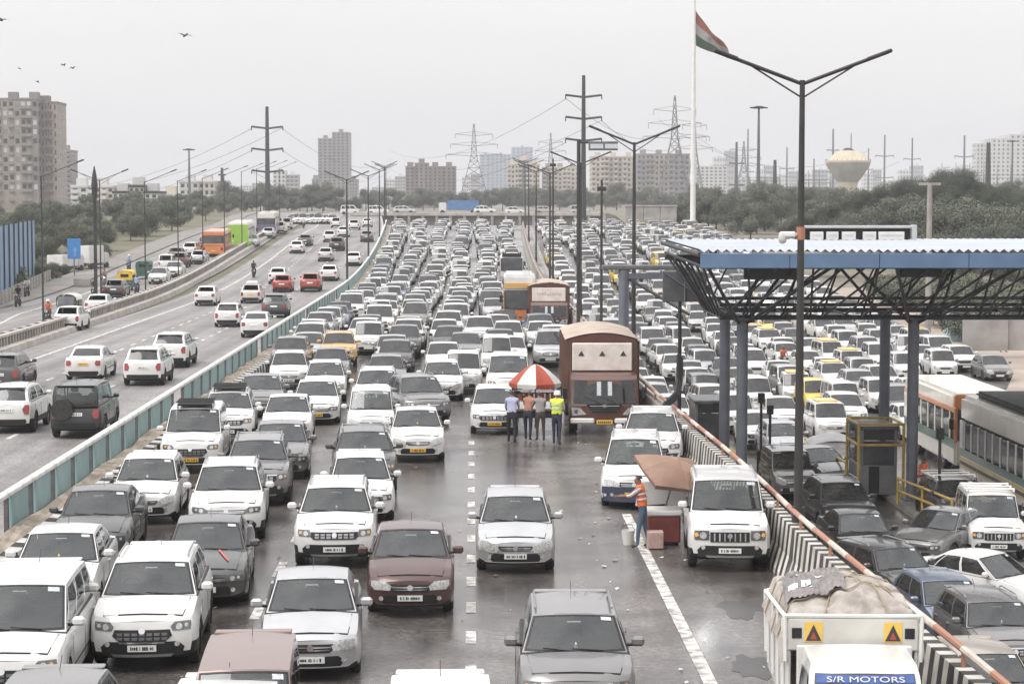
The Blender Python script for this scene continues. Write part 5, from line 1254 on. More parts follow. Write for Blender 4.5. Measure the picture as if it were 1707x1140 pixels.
# ================================================================== cars one can name
GM = 'cars in the main road jam'; GL = 'cars driving away on the left road'; GR = 'cars queuing through the toll plaza'; GS = 'cars on the far left service road'
NEAR = [   # kind, colour, px, py (where the front bumper meets the road), turn, taxi, label
 ('muv2', 'white', 28, 1172, 3, 0, 'white people carrier with a pale windscreen strip at the lower left edge'),
 ('hatch', 'grey', 62, 1372, 2, 0, 'grey car at the bottom left corner with little more than its roof in frame'),
 ('sedan2', 'white', 100, 1024, 3, 0, 'white sedan beside the striped kerb with a hanging ornament behind its windscreen'),
 ('saloon', 'dgrey', 162, 934, 3, 0, 'dark grey sedan next to the striped kerb, between two white cars'),
 ('hatch', 'white', 247, 868, 3, 0, 'white hatchback with rounded headlamps behind the dark grey sedan by the kerb'),
 ('muv2', 'white', 325, 783, 3, 1, 'white taxi with a black roof carrier and yellow plate beside the median'),
 ('suv', 'white', 384, 737, 4, 0, 'white SUV with a dark bumper right behind the taxi with the roof carrier'),
 ('saloon', 'grey', 438, 694, 4, 0, 'grey sedan with a bright headlamp behind the white SUV close to the teal panels'),
 ('hatch', 'white', 484, 648, 4, 0, 'white hatchback in the kerb lane just ahead of the silver car and orange taxi'),
 ('saloon', 'silver', 515, 607, 3, 0, 'silver sedan next to the orange taxi near the teal median'),
 ('suv', 'orange', 566, 612, 3, 1, 'orange taxi with a pale roof jammed beside a silver sedan'),
 ('saloon', 'dgrey', 350, 1001, 4, 0, 'dark grey sedan with red stripes on its bonnet'),
 ('bigsuv', 'white', 252, 1104, 3, 0, 'large white SUV with a wide black mesh grille in the lower left'),
 ('suv2', 'white', 385, 896, 4, 0, 'white SUV with slatted side vents behind the sedan with red bonnet stripes'),
 ('suv', 'grey', 434, 838, 4, 0, 'grey hatch-backed SUV right behind the white SUV with slatted vents'),
 ('saloon', 'grey', 472, 794, 4, 0, 'grey sedan with one glaring yellowish headlamp behind the grey SUV'),
 ('sedan', 'white', 482, 738, 3, 0, 'white sedan directly behind the grey sedan with the glaring headlamp'),
 ('saloon', 'white', 530, 706, 3, 1, 'white taxi sedan with a gaping black grille and yellow plate left of centre'),
 ('hatch', 'white', 544, 668, 3, 0, 'white hatchback tucked right behind the white taxi sedan with the gaping grille'),
 ('sedan', 'grey', 553, 640, 3, 0, 'grey-roofed sedan second behind the white taxi sedan with the gaping grille'),
 ('suv', 'white', 562, 938, 2, 0, 'white SUV with a black lower bumper in the middle lane behind the maroon sedan'),
 ('hatch2', 'white', 606, 866, 4, 0, 'white hatchback half hidden behind the white SUV with the black lower bumper'),
 ('suv', 'dgrey', 612, 820, 4, 0, 'dark grey SUV with a silver windscreen frame in the middle of the jam'),
 ('sedan2', 'white', 698, 767, 3, 1, 'white taxi hatchback with a yellow plate at the edge of the open wet road'),
 ('tall', 'white', 620, 735, 2, 0, 'white tall car hidden behind the white taxi hatchback with yellow plate'),
 ('suv', 'white', 630, 690, 2, 0, 'white SUV with bright windscreen reflections left of the grey side-on SUV'),
 ('hatch', 'grey', 645, 655, 2, 0, 'grey hatchback behind the white SUV with bright windscreen reflections'),
 ('sedan', 'brown', 686, 1017, 1, 0, 'maroon brown sedan with a chrome smile grille in the middle lane'),
 ('sedan', 'silver', 524, 1120, 3, 0, 'silver sedan in the lower middle with a chrome wing grille'),
 ('van', 'vbrown', 412, 1345, 3, 0, 'dull brown van with a roof aerial at the bottom of the photo'),
 ('tall', 'white', 362, 1425, 2, 0, 'white car with a ribbed roof cut off at the bottom, before the brown van'),
 ('tall', 'white', 737, 1420, 1, 0, 'white car with a thin aerial cut off at the bottom centre'),
 ('hatch', 'silver', 858, 947, -1, 0, 'silver hatchback alone on the wet road behind the dark grey SUV'),
 ('suv', 'grey', 957, 1212, -1, 0, 'grey SUV with roof rails and an orange indicator lit at bottom centre'),
 ('boxy', 'white', 1208, 944, -4, 0, 'white boxy utility vehicle parked against the chevron divider'),
 ('muv', 'white', 1052, 842, -5, 1, 'white taxi with a dark blue bumper stopped on the shoulder'),
 ('bigsuv', 'white', 1082, 783, -5, 0, 'white car hidden behind the white taxi with the dark blue bumper'),
 ('hatch2', 'white', 824, 722, 0, 1, 'white taxi hatchback with a yellow plate left of the umbrella cart'),
 ('suv2', 'grey', 716, 706, 13, 0, 'grey SUV turned sideways in the middle of the jam'),
 ('muv2', 'white', 846, 668, -2, 0, 'large white SUV behind the red and white umbrella'),
 ('hatch', 'white', 738, 667, 1, 0, 'white hatchback right behind the sideways grey SUV'),
 ('tall', 'white', 772, 656, 0, 0, 'white tall car between the sideways grey SUV and the large white SUV'),
 ('saloon', 'white', 740, 627, 1, 0, 'white sedan third in line behind the sideways grey SUV'),
 ('van', 'white', 828, 628, 0, 0, 'white van behind the large white SUV near the umbrella'),
 ('saloon', 'grey', 776, 607, 0, 0, 'grey sedan ahead of the white SUVs in the middle of the packed road'),
 ('suv2', 'white', 800, 580, 0, 0, 'white SUV behind the grey sedan, left of the orange bus'),
 ('saloon', 'silver', 655, 612, 2, 0, 'silver sedan with a long pale bonnet in the middle of the jam'),
 ('tall', 'white', 615, 592, 2, 0, 'white van-like car with three dark bands, left of the silver sedan'),
 ('muv', 'silver', 917, 612, -2, 0, 'silver people carrier between the two brown lorries'),
]
for kind, col, px, py, rot, taxi, lab in NEAR: 
    o = car_px(kind, col, px, py, lab, rot=rot, taxi=bool(taxi), group=GM)
    if 'roof carrier' in lab:
        c = CARS[kind].T; rk = MB().rb(-.52, .52, 1.75, 3.0, c['H'] + .06, c['H'] + .14, .03)
        for k in range(5): rk.tube((-.55, 1.8 + k * .28, c['H'] + .17), (.55, 1.8 + k * .28, c['H'] + .17), .02, 5)
        for s in (-.5, .5):
            for yy in (1.85, 2.9): rk.tube((s, yy, c['H'] - .03), (s, yy, c['H'] + .1), .02, 5)
        rk.build('roof_carrier', trim, o)
    if 'red stripes' in lab:
        rs = MB()
        for s in (1, -1):
            pts = [(s * .26, 1.02, .998), (s * .36, .70, .945), (s * .47, .42, .882)]
            for a_, b_ in zip(pts[:-1], pts[1:]):
                rs.add([(a_[0] - .022, a_[1], a_[2] + .018), (a_[0] + .022, a_[1], a_[2] + .018), (b_[0] + .022, b_[1], b_[2] + .018), (b_[0] - .022, b_[1], b_[2] + .018)], [(0, 1, 2, 3)])
        rs.build('bonnet_stripe', mat('stripe_red', (0.50, 0.10, 0.07), 0.5), o)
    if 'dark blue bumper' in lab:
        for ch in o.children:
            if ch.name.split('.')[0] in ('air_intake', 'bumper_lip'): pass
        bp = MB(); L_ = CARS[kind].T
        for z0, z1, w in ((.22, .42, .80), (.42, .60, .84)):
            bp.grid(lambda u, v: (u * w, -.035 + .26 * abs(u) ** 2.6, lerp(z0, z1, v)), [-1, -.8, -.5, 0, .5, .8, 1], [0, 1])
        tag(bp.build('front_bumper', paint('navy', (0.035, 0.045, 0.085)), o), label='dark blue front bumper')
LEFT = [
 ('boxy', 'black', 133, 728, 'black boxy jeep with a tailgate spare wheel driving away'),
 ('suv', 'white', 18, 720, 'white SUV at the left edge driving away beside the black jeep'),
 ('suv', 'dgrey', 3, 655, 'dark grey car with red tail lamps at the left edge'),
 ('saloon', 'white', 143, 634, 'white taxi sedan with a yellow rear plate driving away'),
 ('suv', 'white', 241, 642, 'white compact car with round bumper lamps, left of the median panels'),
 ('bigsuv', 'white', 284, 613, 'white SUV with red tail lamps just ahead of the white compact car'),
 ('hatch', 'white', 379, 546, 'white hatchback with a black bumper driving away left of a white sedan'),
 ('saloon', 'white', 425, 563, 'white sedan driving away closest to the bent median panel'),
 ('suv', 'dgrey', 457, 530, 'dark SUV with a reddish rear window beside the median'),
 ('sedan', 'white', 342, 510, 'white sedan driving alone near the left edge line of the road'),
 ('hatch', 'pearl', 418, 506, 'off-white taxi car with a pale roof load driving away'),
 ('sedan', 'white', 462, 474, 'white sedan right in front of the red hatchback'),
 ('hatch', 'red', 470, 488, 'red hatchback with a white car right in front'),
 ('suv', 'red', 517, 487, 'red SUV with a white roof driving away in the middle lane'),
 ('saloon', 'white', 548, 469, 'white sedan driving away ahead of the red SUV'),
 ('sedan', 'white', 494, 423, 'white sedan far up the left road near the solid white line'),
 ('saloon', 'dgrey', 508, 411, 'dark sedan just ahead of the far white sedan by the solid line'),
 ('sedan', 'silver', 542, 436, 'silver sedan far up the left road, middle lane'),
 ('bigsuv', 'black', 561, 419, 'black SUV far up the left road beside the lamp post'),
 ('hatch', 'white', 549, 404, 'white hatchback far ahead, left of the black SUV'),
 ('sedan', 'white', 572, 396, 'white sedan far ahead beyond the black SUV'),
 ('saloon', 'white', 589, 444, 'white sedan nearest the median, behind the thin lamp post'),
 ('saloon', 'grey', 611, 404, 'grey sedan far up the left road near the median'),
 ('suv', 'white', 590, 384, 'white SUV close to the end of the left road'),
 ('sedan', 'white', 612, 379, 'white sedan at the far end of the left road by the flyover'),
 ('muv', 'white', 560, 380, 'white people carrier at the far end of the left road'),
]
SPARE = MB().lathe([(.20, -.09), (.36, -.09), (.38, 0), (.36, .09), (.20, .09)], 20, axis='z').mesh('spare_wheel', [rubber], 40)
for kind, col, px, py, lab in LEFT:
    o = car_px(kind, col, px, py, lab, rot=0.5, rear=True, taxi='taxi' in lab, group=GL)
    if kind == 'boxy':
        sp = obj('spare_wheel', SPARE, o, (0.42, CARS['boxy'].T['L'] + .06, 1.0)); sp.rotation_euler = (R(90), 0, 0)
    if 'roof load' in lab:
        MB().rb(-.45, .45, 1.7, 2.7, 1.5, 1.72, .06).build('roof_load', whitem, o)
RIGHT = [
 ('boxy', 'white', 1652, 930, -6, 0, 'white boxy SUV with a roof rack and bonnet dent near the right edge'),
 ('saloon', 'black', 1446, 945, 2, 0, 'black luxury sedan with a chrome framed grille behind the chevron divider'),
 ('bigsuv', 'black', 1412, 893, 2, 0, 'black SUV with a dark windscreen behind the black luxury sedan'),
 ('sedan', 'grey', 1388, 985, 2, 0, 'grey car squeezed against the divider rail beside the black luxury sedan'),
 ('hatch', 'dgrey', 1318, 890, 0, 0, 'dark car behind the nearest lamp post, next to the divider'),
 ('saloon', 'grey', 1510, 935, -38, 0, 'grey sedan turned across the lane below the toll column'),
 ('hatch', 'bluegrey', 1602, 1078, 6, 0, 'blue-grey hatchback with a large pale windscreen on the right'),
 ('suv', 'dgrey', 1532, 1020, 20, 0, 'dark grey SUV with white sill seen side-on beside the blue-grey hatchback'),
 ('saloon', 'white', 1738, 1020, 40, 0, 'white sedan turned side-on at the right edge'),
 ('suv', 'grey', 1676, 1128, 3, 0, 'grey SUV with roof rails at the right edge below the side-on white sedan'),
 ('hatch', 'champagne', 1672, 1225, 4, 0, 'champagne hatchback with a passenger in yellow at the right edge'),
 ('tall', 'silver', 1740, 1335, 4, 0, 'silver car cut off in the lower right corner'),
 ('hatch', 'white', 1524, 1178, 3, 1, 'white taxi with a yellow roof strip behind the divider rail'),
 ('tall', 'grey', 1322, 830, 2, 0, 'grey tall car in the first toll lane behind the divider'),
 ('hatch', 'silver', 1312, 768, 2, 0, 'silver hatchback in the first toll lane beside the slim grey column'),
 ('saloon', 'grey', 1400, 815, 20, 0, 'grey car below the pale sheet, left of the yellow framed booth'),
 ('tall', 'white', 1388, 735, 2, 1, 'white taxi with a yellow roof just beyond the yellow framed booth'),
 ('van', 'white', 1412, 700, 3, 0, 'white van with a black dot mark beyond the yellow framed booth'),
 ('van', 'white', 1265, 690, 3, 0, 'white van between the slim grey column and the divider'),
 ('tall', 'yellow', 1368, 690, 3, 1, 'yellow taxi left of the white van beyond the booth'),
 ('hatch', 'dgrey', 1608, 880, 4, 0, 'dark car with a white roof rack box between booth and white boxy SUV'),
]
for kind, col, px, py, rot, taxi, lab in RIGHT:
    o = car_px(kind, col, px, py, lab, rot=rot, taxi=bool(taxi), group=GR)
    c = CARS[kind].T
    if taxi and col == 'white': tag(MB().rb(-.5, .5, c['C'] - (.55 if 'strip' in lab else 1.6), c['C'] - .2, c['H'] + .005, c['H'] + .05, .02).build('roof_panel', P['yellow'], o), label='yellow roof panel')
    if 'roof rack' in lab: 
        rk = MB()
        for yy in (1.9, 2.5, 3.1): rk.rb(-.75, .75, yy, yy + .08, c['H'] + .08, c['H'] + .13, .02)
        for s in (-.7, .7): rk.rb(s - .03, s + .03, 1.8, 3.3, c['H'] + .02, c['H'] + .09, .02)
        rk.build('roof_rack', whitem, o)
SERV = [
 ('hatch', 'white', 262, 474, 0, 'white hatchback beside the parapet, third vehicle from the blue sign'),
 ('sedan', 'white', 288, 463, 0, 'white sedan close behind the white hatchback beside the parapet'),
 ('suv', 'brown', 298, 447, 1, 'dark brown SUV driving away up the service road'),
 ('hatch', 'dgrey', 190, 497, 1, 'dark grey hatchback among the motorcycles on the service road'),
 ('sedan', 'white', 160, 527, 1, 'white sedan with a dark rear window by the parapet'),
 ('hatch', 'white', 112, 552, 1, 'white car roof showing over the parapet near the slim dark pole'),
 ('suv', 'white', 316, 428, 1, 'white SUV behind the orange bus on the service road'),
 ('hatch', 'silver', 447, 398, 1, 'silver hatchback behind the purple bus on the service road'),
 ('sedan', 'white', 418, 412, 0, 'white sedan beside the lime green bus'),
 ('hatch', 'silver', 330, 441, 1, 'silver hatchback just behind the orange bus, nearest the parapet'),
 ('tall', 'white', 276, 452, 1, 'white tall car beside the dark green auto rickshaw'),
 ('sedan', 'dgrey', 292, 436, 1, 'dark sedan following the tall car past the dark green auto rickshaw'),
 ('hatch', 'white', 372, 419, 1, 'white hatchback squeezed between the orange and lime green buses'),
 ('muv', 'white', 466, 389, 1, 'white people carrier ahead of the violet bus'),
 ('van', 'pearl', 478, 382, 1, 'off-white van far up the service road ahead of the violet bus'),
 ('suv', 'black', 342, 418, 1, 'black SUV half hidden left of the orange bus'),
]
for kind, col, px, py, rear, lab in SERV: car_px(kind, col, px, py, lab, rear=bool(rear), group=GS, lod=1)
# ================================================================== the packed rest of the jam
def clash(X, d, hw, hl, gap=0.25):
    for ox, od, ow, ol in OCC:
        if abs(X - ox) < hw + ow + gap * .5 and abs(d - od) < hl + ol + gap: return True
    return False
rnd = random.Random(41)
KINDS_M = ['hatch'] * 5 + ['sedan'] * 4 + ['saloon'] * 2 + ['suv'] * 5 + ['bigsuv'] * 3 + ['muv'] * 3 + ['tall'] * 3 + ['van'] * 2 + ['hatch2'] * 4 + ['sedan2'] * 3 + ['muv2'] * 2 + ['suv2'] * 3
COLS_M = ['white'] * 17 + ['pearl'] * 2 + ['silver'] * 5 + ['grey'] * 3 + ['dgrey'] * 2 + ['black'] * 1 + ['champagne'] + ['red'] * 0 + ['bluegrey']
COLS_R = ['white'] * 13 + ['pearl'] * 2 + ['silver'] * 4 + ['grey'] * 2 + ['dgrey'] * 2 + ['champagne'] + ['yellow'] * 1
LANE_W = ['first lane from the teal median', 'second lane from the teal median', 'third lane from the teal median', 'third lane from the divider', 'second lane from the divider', 'shoulder lane along the divider']
ORD = 'first second third fourth fifth sixth seventh eighth ninth tenth eleventh twelfth'.split()
PEND = []
def fill(lanes, d0, d1, cols, zone, pitch=(1.3, 2.6), jitter=.25, skew=3):
    for li, xf in enumerate(lanes):
        d = d0 + rnd.uniform(0, 5)
        while d < d1:
            k = rnd.choice(KINDS_M); L = CARS[k].T['L'] * CS; w = CARS[k].T['W'] / 2 * CS
            x = xf(d) + rnd.uniform(-jitter, jitter) + .30 * math.sin(d / 19 + li * 2.1); X = sx(x, d)
            if not clash(X, d + L / 2, w, L / 2):
                OCC.append((X, d + L / 2, w, L / 2))
                PEND.append((d, X, k, rnd.choice(cols), zone, li, R(rnd.uniform(-skew, skew))))
                d += L + rnd.uniform(*pitch)
            else: d += 0.6
fill([lambda d: -8.05, lambda d: -5.75, lambda d: -3.4, lambda d: -1.05, lambda d: 1.35, lambda d: 3.75], 88, 311, COLS_M, 'main', pitch=(.8, 2.0))
# ================================================================== toll plaza
blue_roof = mat('roof_blue', (0.115, 0.185, 0.30), 0.5, nscale=1.0, col2=(0.09, 0.145, 0.24)); roof_sheet = mat('roof_sheet', (0.43, 0.455, 0.50), 0.45, 0.1, nscale=.6, col2=(0.36, 0.39, 0.44))
truss_steel = mat('truss_steel', (0.085, 0.088, 0.096), 0.5, 0.3, nscale=3, namt=0.3)
colm = mat('column_grey', (0.17, 0.18, 0.21), 0.5, 0.2, nscale=2, namt=0.2)
tc = tag(empty('toll_canopy', (12, 52, 0)), 'long toll plaza canopy with blue fascia, corrugated roof and steel lattice', 'canopy')
def cp_(m, name, mats, smooth=None): return at_parent(m.build(name, mats, smooth=smooth), tc)
S_ = 1.30; TZ = -2.6; KS = S_ / 1.22
def zz_(z): return CAMH - (CAMH - z) * S_
CXL, CXR, CYF, CYB = 5.25 * S_, 36.0, 47.0 * S_, 56.2 * S_
ZR, ZF0, ZF1, ZT, ZB = zz_(6.42), zz_(6.02), zz_(6.36), zz_(6.05), zz_(4.60)
xs = np.arange(CXL, CXR, .0675)
rf = MB(); rf.grid(lambda u, v: (u, lerp(CYF, CYB, v), ZR + .05 * math.sin(u * 2 * math.pi / .27) + .12 * v), list(xs), [0, .5, 1])
cp_(rf, 'roof_sheet', [roof_sheet])
fx = CXL + .02
while fx < CXR:
    cp_(MB().rb(fx, min(fx + 2.7, CXR) - .02, CYF - .06, CYF - .01, ZF0, ZF1, .01), 'fascia_panel', [blue_roof]); fx += 2.7
# left edge: raking dark gable edge
cp_(MB().tube((CXL, CYF - .03, ZR - .12), (CXL, CYB, ZR), .08, 6).tube((CXL + .1, CYF - .03, ZT), (CXL + .1, CYB, ZT + .15), .05, 6), 'edge_beam', [dark_steel])
FRONT, BACK = 52.0 * S_, 55.6 * S_; colx = [6.92 * S_, 11.32 * S_, 22.6, 28.2, 33.8]
cme = MB(); cme.tube((0, 0, TZ), (0, 0, ZB), .19, 16); cme.rb(-.3, .3, -.3, .3, TZ, TZ + .25, .02); cme.rb(-.26, .26, -.26, .26, ZB - .1, ZB - .02, .01)
cmesh = cme.mesh('column', [colm], 40)
for x in colx:
    for y in (FRONT, BACK): o = at_parent(obj('column', cmesh), tc); o.matrix_basis = Matrix.Translation((x, y, 0))
for y in (FRONT, BACK):
    for z, r in ((ZB, .09), (ZB + .42, .06)): cp_(MB().tube((CXL + 1.4, y, z), (CXR, y, z), r, 6), 'bottom_chord', [truss_steel])
for y in (CYF + .3, 50.0 * S_, FRONT + 1.7, CYB - .35): cp_(MB().tube((CXL + .05, y, ZT), (CXR, y, ZT), .08, 6), 'top_chord', [truss_steel])
strut_me = {}
def strut(a, b, r=.04):
    a, b = Vector(a), Vector(b); L_ = (b - a).length; key = (round(L_, 2), r)
    if key not in strut_me: strut_me[key] = MB().tube((0, 0, 0), (0, 0, L_), r, 5).mesh('strut', [truss_steel])
    o = at_parent(obj('strut', strut_me[key]), tc); q = (b - a).to_track_quat('Z', 'Y'); o.matrix_basis = Matrix.Translation(a) @ q.to_matrix().to_4x4()
x = CXL + 1.5; k = 0
while x < 21.0:
    strut((x, FRONT, ZB), (x + .95, CYF + .3, ZT), .038)
    if k % 2 == 0: strut((x, BACK, ZB), (x + .95, CYB - .35, ZT), .038)
    if k % 3 == 0: strut((x + .95, FRONT, ZB), (x, CYF + .3, ZT), .038); strut((x + .5, FRONT, ZB), (x + .5, BACK, ZB), .035)
    if k % 2 == 1: strut((x, FRONT, ZB), (x + .95, FRONT + 1.7, ZT), .038)
    x += .66; k += 1
for cx_ in colx[:3]:
    for y, yy in ((FRONT, CYF + .3), (FRONT, FRONT + 1.7), (BACK, CYB - .35)):
        for s in (-1, 1): strut((cx_ + s * .12, y, ZB - .2), (cx_ + s * 1.9, yy, ZT), .06)
for i in range(7):   # raking struts of the open left end
    t = i / 6; strut((CXL + 1.45, lerp(FRONT - .2, BACK, t), ZB), (CXL + .12, lerp(CYF + .35, CYB - .35, t), ZT + .05), .04)
strut((CXL + 1.45, FRONT, ZB), (CXL + 1.45, BACK, ZB), .06)
# dark signal boards hung below the fascia
for (pa, pb, y0, y1, lab) in ((1240, 1335, 440, 466, 'dark lane board hung under the blue fascia left of the tall lamp'), (1500, 1572, 437, 462, 'dark lane board hung under the blue fascia above the second column')):
    a = at(pa, y1, 62.44); b = at(pb, y0, 62.44)
    o = tag(empty('lane_board', (a[0], 62.44, a[2])), lab, 'sign board')
    at_parent(MB().rb(a[0], b[0], 62.39, 62.55, a[2], b[2], .02).build('board', [dark_steel]), o); at_parent(MB().tube((a[0] + .3, 62.44, b[2] - .02), (a[0] + .3, 62.44, ZT), .03, 5).tube((b[0] - .3, 62.44, b[2] - .02), (b[0] - .3, 62.44, ZT), .03, 5).build('hanger', [dark_steel]), o)
# big grey gantry board on a slim mast at the open end, and the older gantry beam
a = at(1104, 503, 74); b = at(1178, 452, 74)
gb = tag(empty('gantry_board', at(1135, 600, 74)[:2] + (TZ,)), 'grey board with crossed braces on a slim black mast at the canopy end', 'sign board')
X, Y, _ = at(1134, 500, 74)
at_parent(MB().tube((X, 74.1, TZ), (X, 74.1, b[2] + .2), .07, 8).build('mast', [dark_steel]), gb)
at_parent(MB().rb(a[0], b[0], 73.9, 74.0, a[2], b[2], .02).build('board', [steel]), gb)
at_parent(MB().tube((a[0], 73.86, b[2]), (b[0], 73.86, a[2]), .03, 5).tube(((a[0] + b[0]) / 2, 73.86, a[2]), ((a[0] + b[0]) / 2, 73.86, b[2]), .03, 5).build('brace', [colm]), gb)
og = tag(empty('lane_gantry', (5.6, 78, 0)), 'grey steel gantry beam on one round column over the divider', 'gantry')
X, Y, zb_ = at(1040, 450, 78)
at_parent(MB().tube((X, 78, -1.5), (X, 78, zb_), .20, 14).build('column', [colm], smooth=40), og)
xa, xb = at(1003, 447, 78), at(1135, 447, 78)
at_parent(MB().rb(xa[0], xb[0], 77.8, 78.2, xa[2] - .06, xa[2] + .12, .03).build('beam', [steel]), og)
at_parent(MB().rb(xa[0] + .8, xb[0] - .5, 77.9, 78.1, xa[2] - .42, xa[2] - .20, .02).build('lower_beam', [colm]), og)
at_parent(MB().tube((X + .2, 78, zb_ - .35), (X + 2.3, 76, zb_ - 1.6), .06, 6).build('brace', [dark_steel]), og)
# electronic signs on the roof
es = tag(empty('roof_sign', (14, 72.0, ZR)), 'row of white electronic sign panels in a grey frame on the canopy roof', 'sign')
a, b = at(1338, 402, 72.0), at(1528, 376, 72.0)
fm = MB()
fm.rb(a[0], b[0], 71.95, 72.15, b[2] - .10, b[2] + .0, .02); fm.rb(a[0] - .02, a[0] + .06, 71.9, 72.2, ZR, b[2], .02); fm.rb(b[0] - .18, b[0], 71.9, 72.2, ZR, b[2] + .02, .02)
at_parent(fm.build('sign_frame', [mat('frame_pale', (0.45, 0.45, 0.45), 0.5)]), es); at_parent(MB().rb(a[0] + .06, b[0] - .2, 72.12, 72.16, ZR + .1, b[2] - .11, .005).build('backing', [trim]), es)
faint = mat('faint_lettering', (0.62, 0.55, 0.48), 0.6); rr3 = random.Random(2)
for (p0, p1) in ((1351, 1373), (1378, 1398), (1404, 1427), (1439, 1461), (1465, 1508)):
    q0, q1 = at(p0, 400, 71.8)[0], at(p1, 386, 71.8)[0]; z1 = at(1400, 386.5, 71.8)[2]
    pn = at_parent(MB().rb(q0, q1, 71.82, 71.96, ZR + .14, z1, .01).build('sign_panel', [P['white']]), es)
    wl_ = MB()
    for k in range(int((q1 - q0) / .045) - 2): wl_.bb(q0 + .06 + k * .045, q0 + .06 + k * .045 + rr3.choice((.018, .028)), 71.808, 71.815, z1 - .16, z1 - .09)
    o = obj('faint_lettering', wl_.mesh('faint_lettering', [faint]), pn); o['kind'] = 'stuff'
# CCTV camera on the tall lamp is added with that lamp
# toll islands with booths
islm = mat('island_kerb', (0.32, 0.30, 0.27), 0.85, nscale=1.5, namt=0.3)
for i, x in enumerate(colx[:4]):
    o = MB().rb(x - .55, x + .55, 57.5 * KS, 74.5 * KS, TZ - .05, TZ + .20, .05).build('toll_island', islm); o['kind'] = 'structure'
yfr = mat('yellow_steel', (0.56, 0.37, 0.08), 0.5, nscale=4, col2=(0.40, 0.27, 0.08)); boothm = mat('booth_grey', (0.20, 0.20, 0.205), 0.55, nscale=2, namt=0.25)
def booth(x, y, label, w=1.25, dp=2.2, h=2.35, frame=True):
    t = tag(empty('toll_booth', (x, y, TZ + .2)), label, 'booth')
    MB().rb(-w / 2, w / 2, 0, dp, 0, 1.0, .02).build('base_panel', boothm, t); MB().rb(-w / 2 - .06, w / 2 + .06, -.06, dp + .06, h - .12, h, .03).build('roof', steel, t)
    for s in (1, -1):
        for yy in (.05, dp - .05): MB().rb(s * (w / 2 - .05) - .05, s * (w / 2 - .05) + .05, yy - .05, yy + .05, 1.0, h - .12, .01).build('corner_post', boothm, t)
        MB().rb(s * (w / 2 - .03) - .012, s * (w / 2 - .03) + .012, .11, dp - .11, 1.02, h - .14, .004).build('window', glassg, t)
    MB().rb(-w / 2 + .1, w / 2 - .1, .015, .04, 1.02, h - .5, .004).build('window', glassg, t); MB().rb(-w / 2 + .1, w / 2 - .1, .0, .045, h - .48, h - .13, .004).build('header', dark_steel, t)
    MB().rb(-.34, .02, -.02, .0, .05, .98, .01).build('door', trim, t)
    if frame:
        for z in (.95, 1.75, 2.45):
            f = MB(); pts = [(-w / 2 - .14, -.35, z), (w / 2 + .14, -.35, z), (w / 2 + .14, dp * .8, z), (-w / 2 - .14, dp * .8, z), (-w / 2 - .14, -.35, z)]; f.path(pts, .045, 6)
            if z > 1: f.build('yellow_rail', yfr, t)
        f = MB()
        for xx, yy in ((-w / 2 - .14, -.35), (w / 2 + .14, -.35), (-w / 2 - .14, dp * .8), (w / 2 + .14, dp * .8)): MB().tube((xx, yy, 0), (xx, yy, 2.45), .05, 8).build('yellow_post', yfr, t)
    return t
booth(13.0 * KS, 64.6 * KS, 'yellow framed grey toll booth beside the second column')
booth(8.4 * KS, 71.0 * KS, 'dark toll booth behind the first grey column without a yellow frame', frame=False, h=2.6)
booth(22.0, 71, 'toll booth partly behind the orange bus', frame=True)
gg = MB()
def guard(pts, label):
    t = tag(empty('guard_rail', pts[0]), label, 'guard rail')
    for z in (.45, .85): at_parent(MB().path([(x, y, zz + z) for x, y, zz in pts], .045, 6).build('rail', yfr), t)
    for x, y, zz in pts: at_parent(MB().tube((x, y, zz), (x, y, zz + .9), .045, 6).build('post', yfr), t)
guard([(13.2 * KS, 62.6 * KS, TZ + .2), (13.5 * KS, 60.5 * KS, TZ + .2), (13.8 * KS, 58.0 * KS, TZ + .2)], 'yellow guard rail in front of the yellow framed booth')
guard([(12.3 * KS, 66.5 * KS, TZ + .2), (12.2 * KS, 70 * KS, TZ + .2), (12.1 * KS, 73.5 * KS, TZ + .2)], 'yellow guard rail running back from the yellow framed booth')
guard([(8.95 * KS, 65.5 * KS, TZ + .2), (9.0 * KS, 68 * KS, TZ + .2), (8.95 * KS, 72 * KS, TZ + .2)], 'yellow guard rail beside the first toll column')
guard([(14.5 * KS, 62.0 * KS, TZ + .2), (14.7 * KS, 60 * KS, TZ + .2), (14.9 * KS, 58 * KS, TZ + .2)], 'yellow guard rail on the far side of the second column')
for (px, py, hh, lab) in ((1268, 800, 3.2, 'slim black signal post in front of the first toll column'), (1565, 870, 3.0, 'black signal post right of the second column'), (1283, 790, 2.6, 'short black post beside the first toll column')):
    X, d, z = gp(px, py); t = tag(empty('signal_post', (X, d, z)), lab, 'post'); MB().tube((0, 0, 0), (0, 0, hh), .05, 8).build('pole', dark_steel, t); MB().rb(-.14, .14, -.12, .12, .0, 1.1, .03).build('control_box', trim, t); MB().rb(-.12, .12, -.1, .1, hh - .35, hh, .02).build('signal_head', trim, t)
# black cable bundle draped over the divider
X, Y, zz = at(1130, 600, 66); cbd = MB(); pts = [at(1131, 590, 62.0), at(1130, 630, 62.0), at(1126, 655, 61.8), at(1108, 672, 61.5), at(1097, 700, 61.3), at(1098, 735, 61.2), at(1102, 760, 61.1)]
for k in range(3): cbd.path([(x + .05 * k, y + .02 * k, z - .05 * k) for x, y, z in pts], .055, 6)
tag(cbd.build('cable_bundle', mat('cable_black', (0.02, 0.02, 0.02), 0.6)), 'thick black cable bundle looped over the divider by the mast', 'cable')
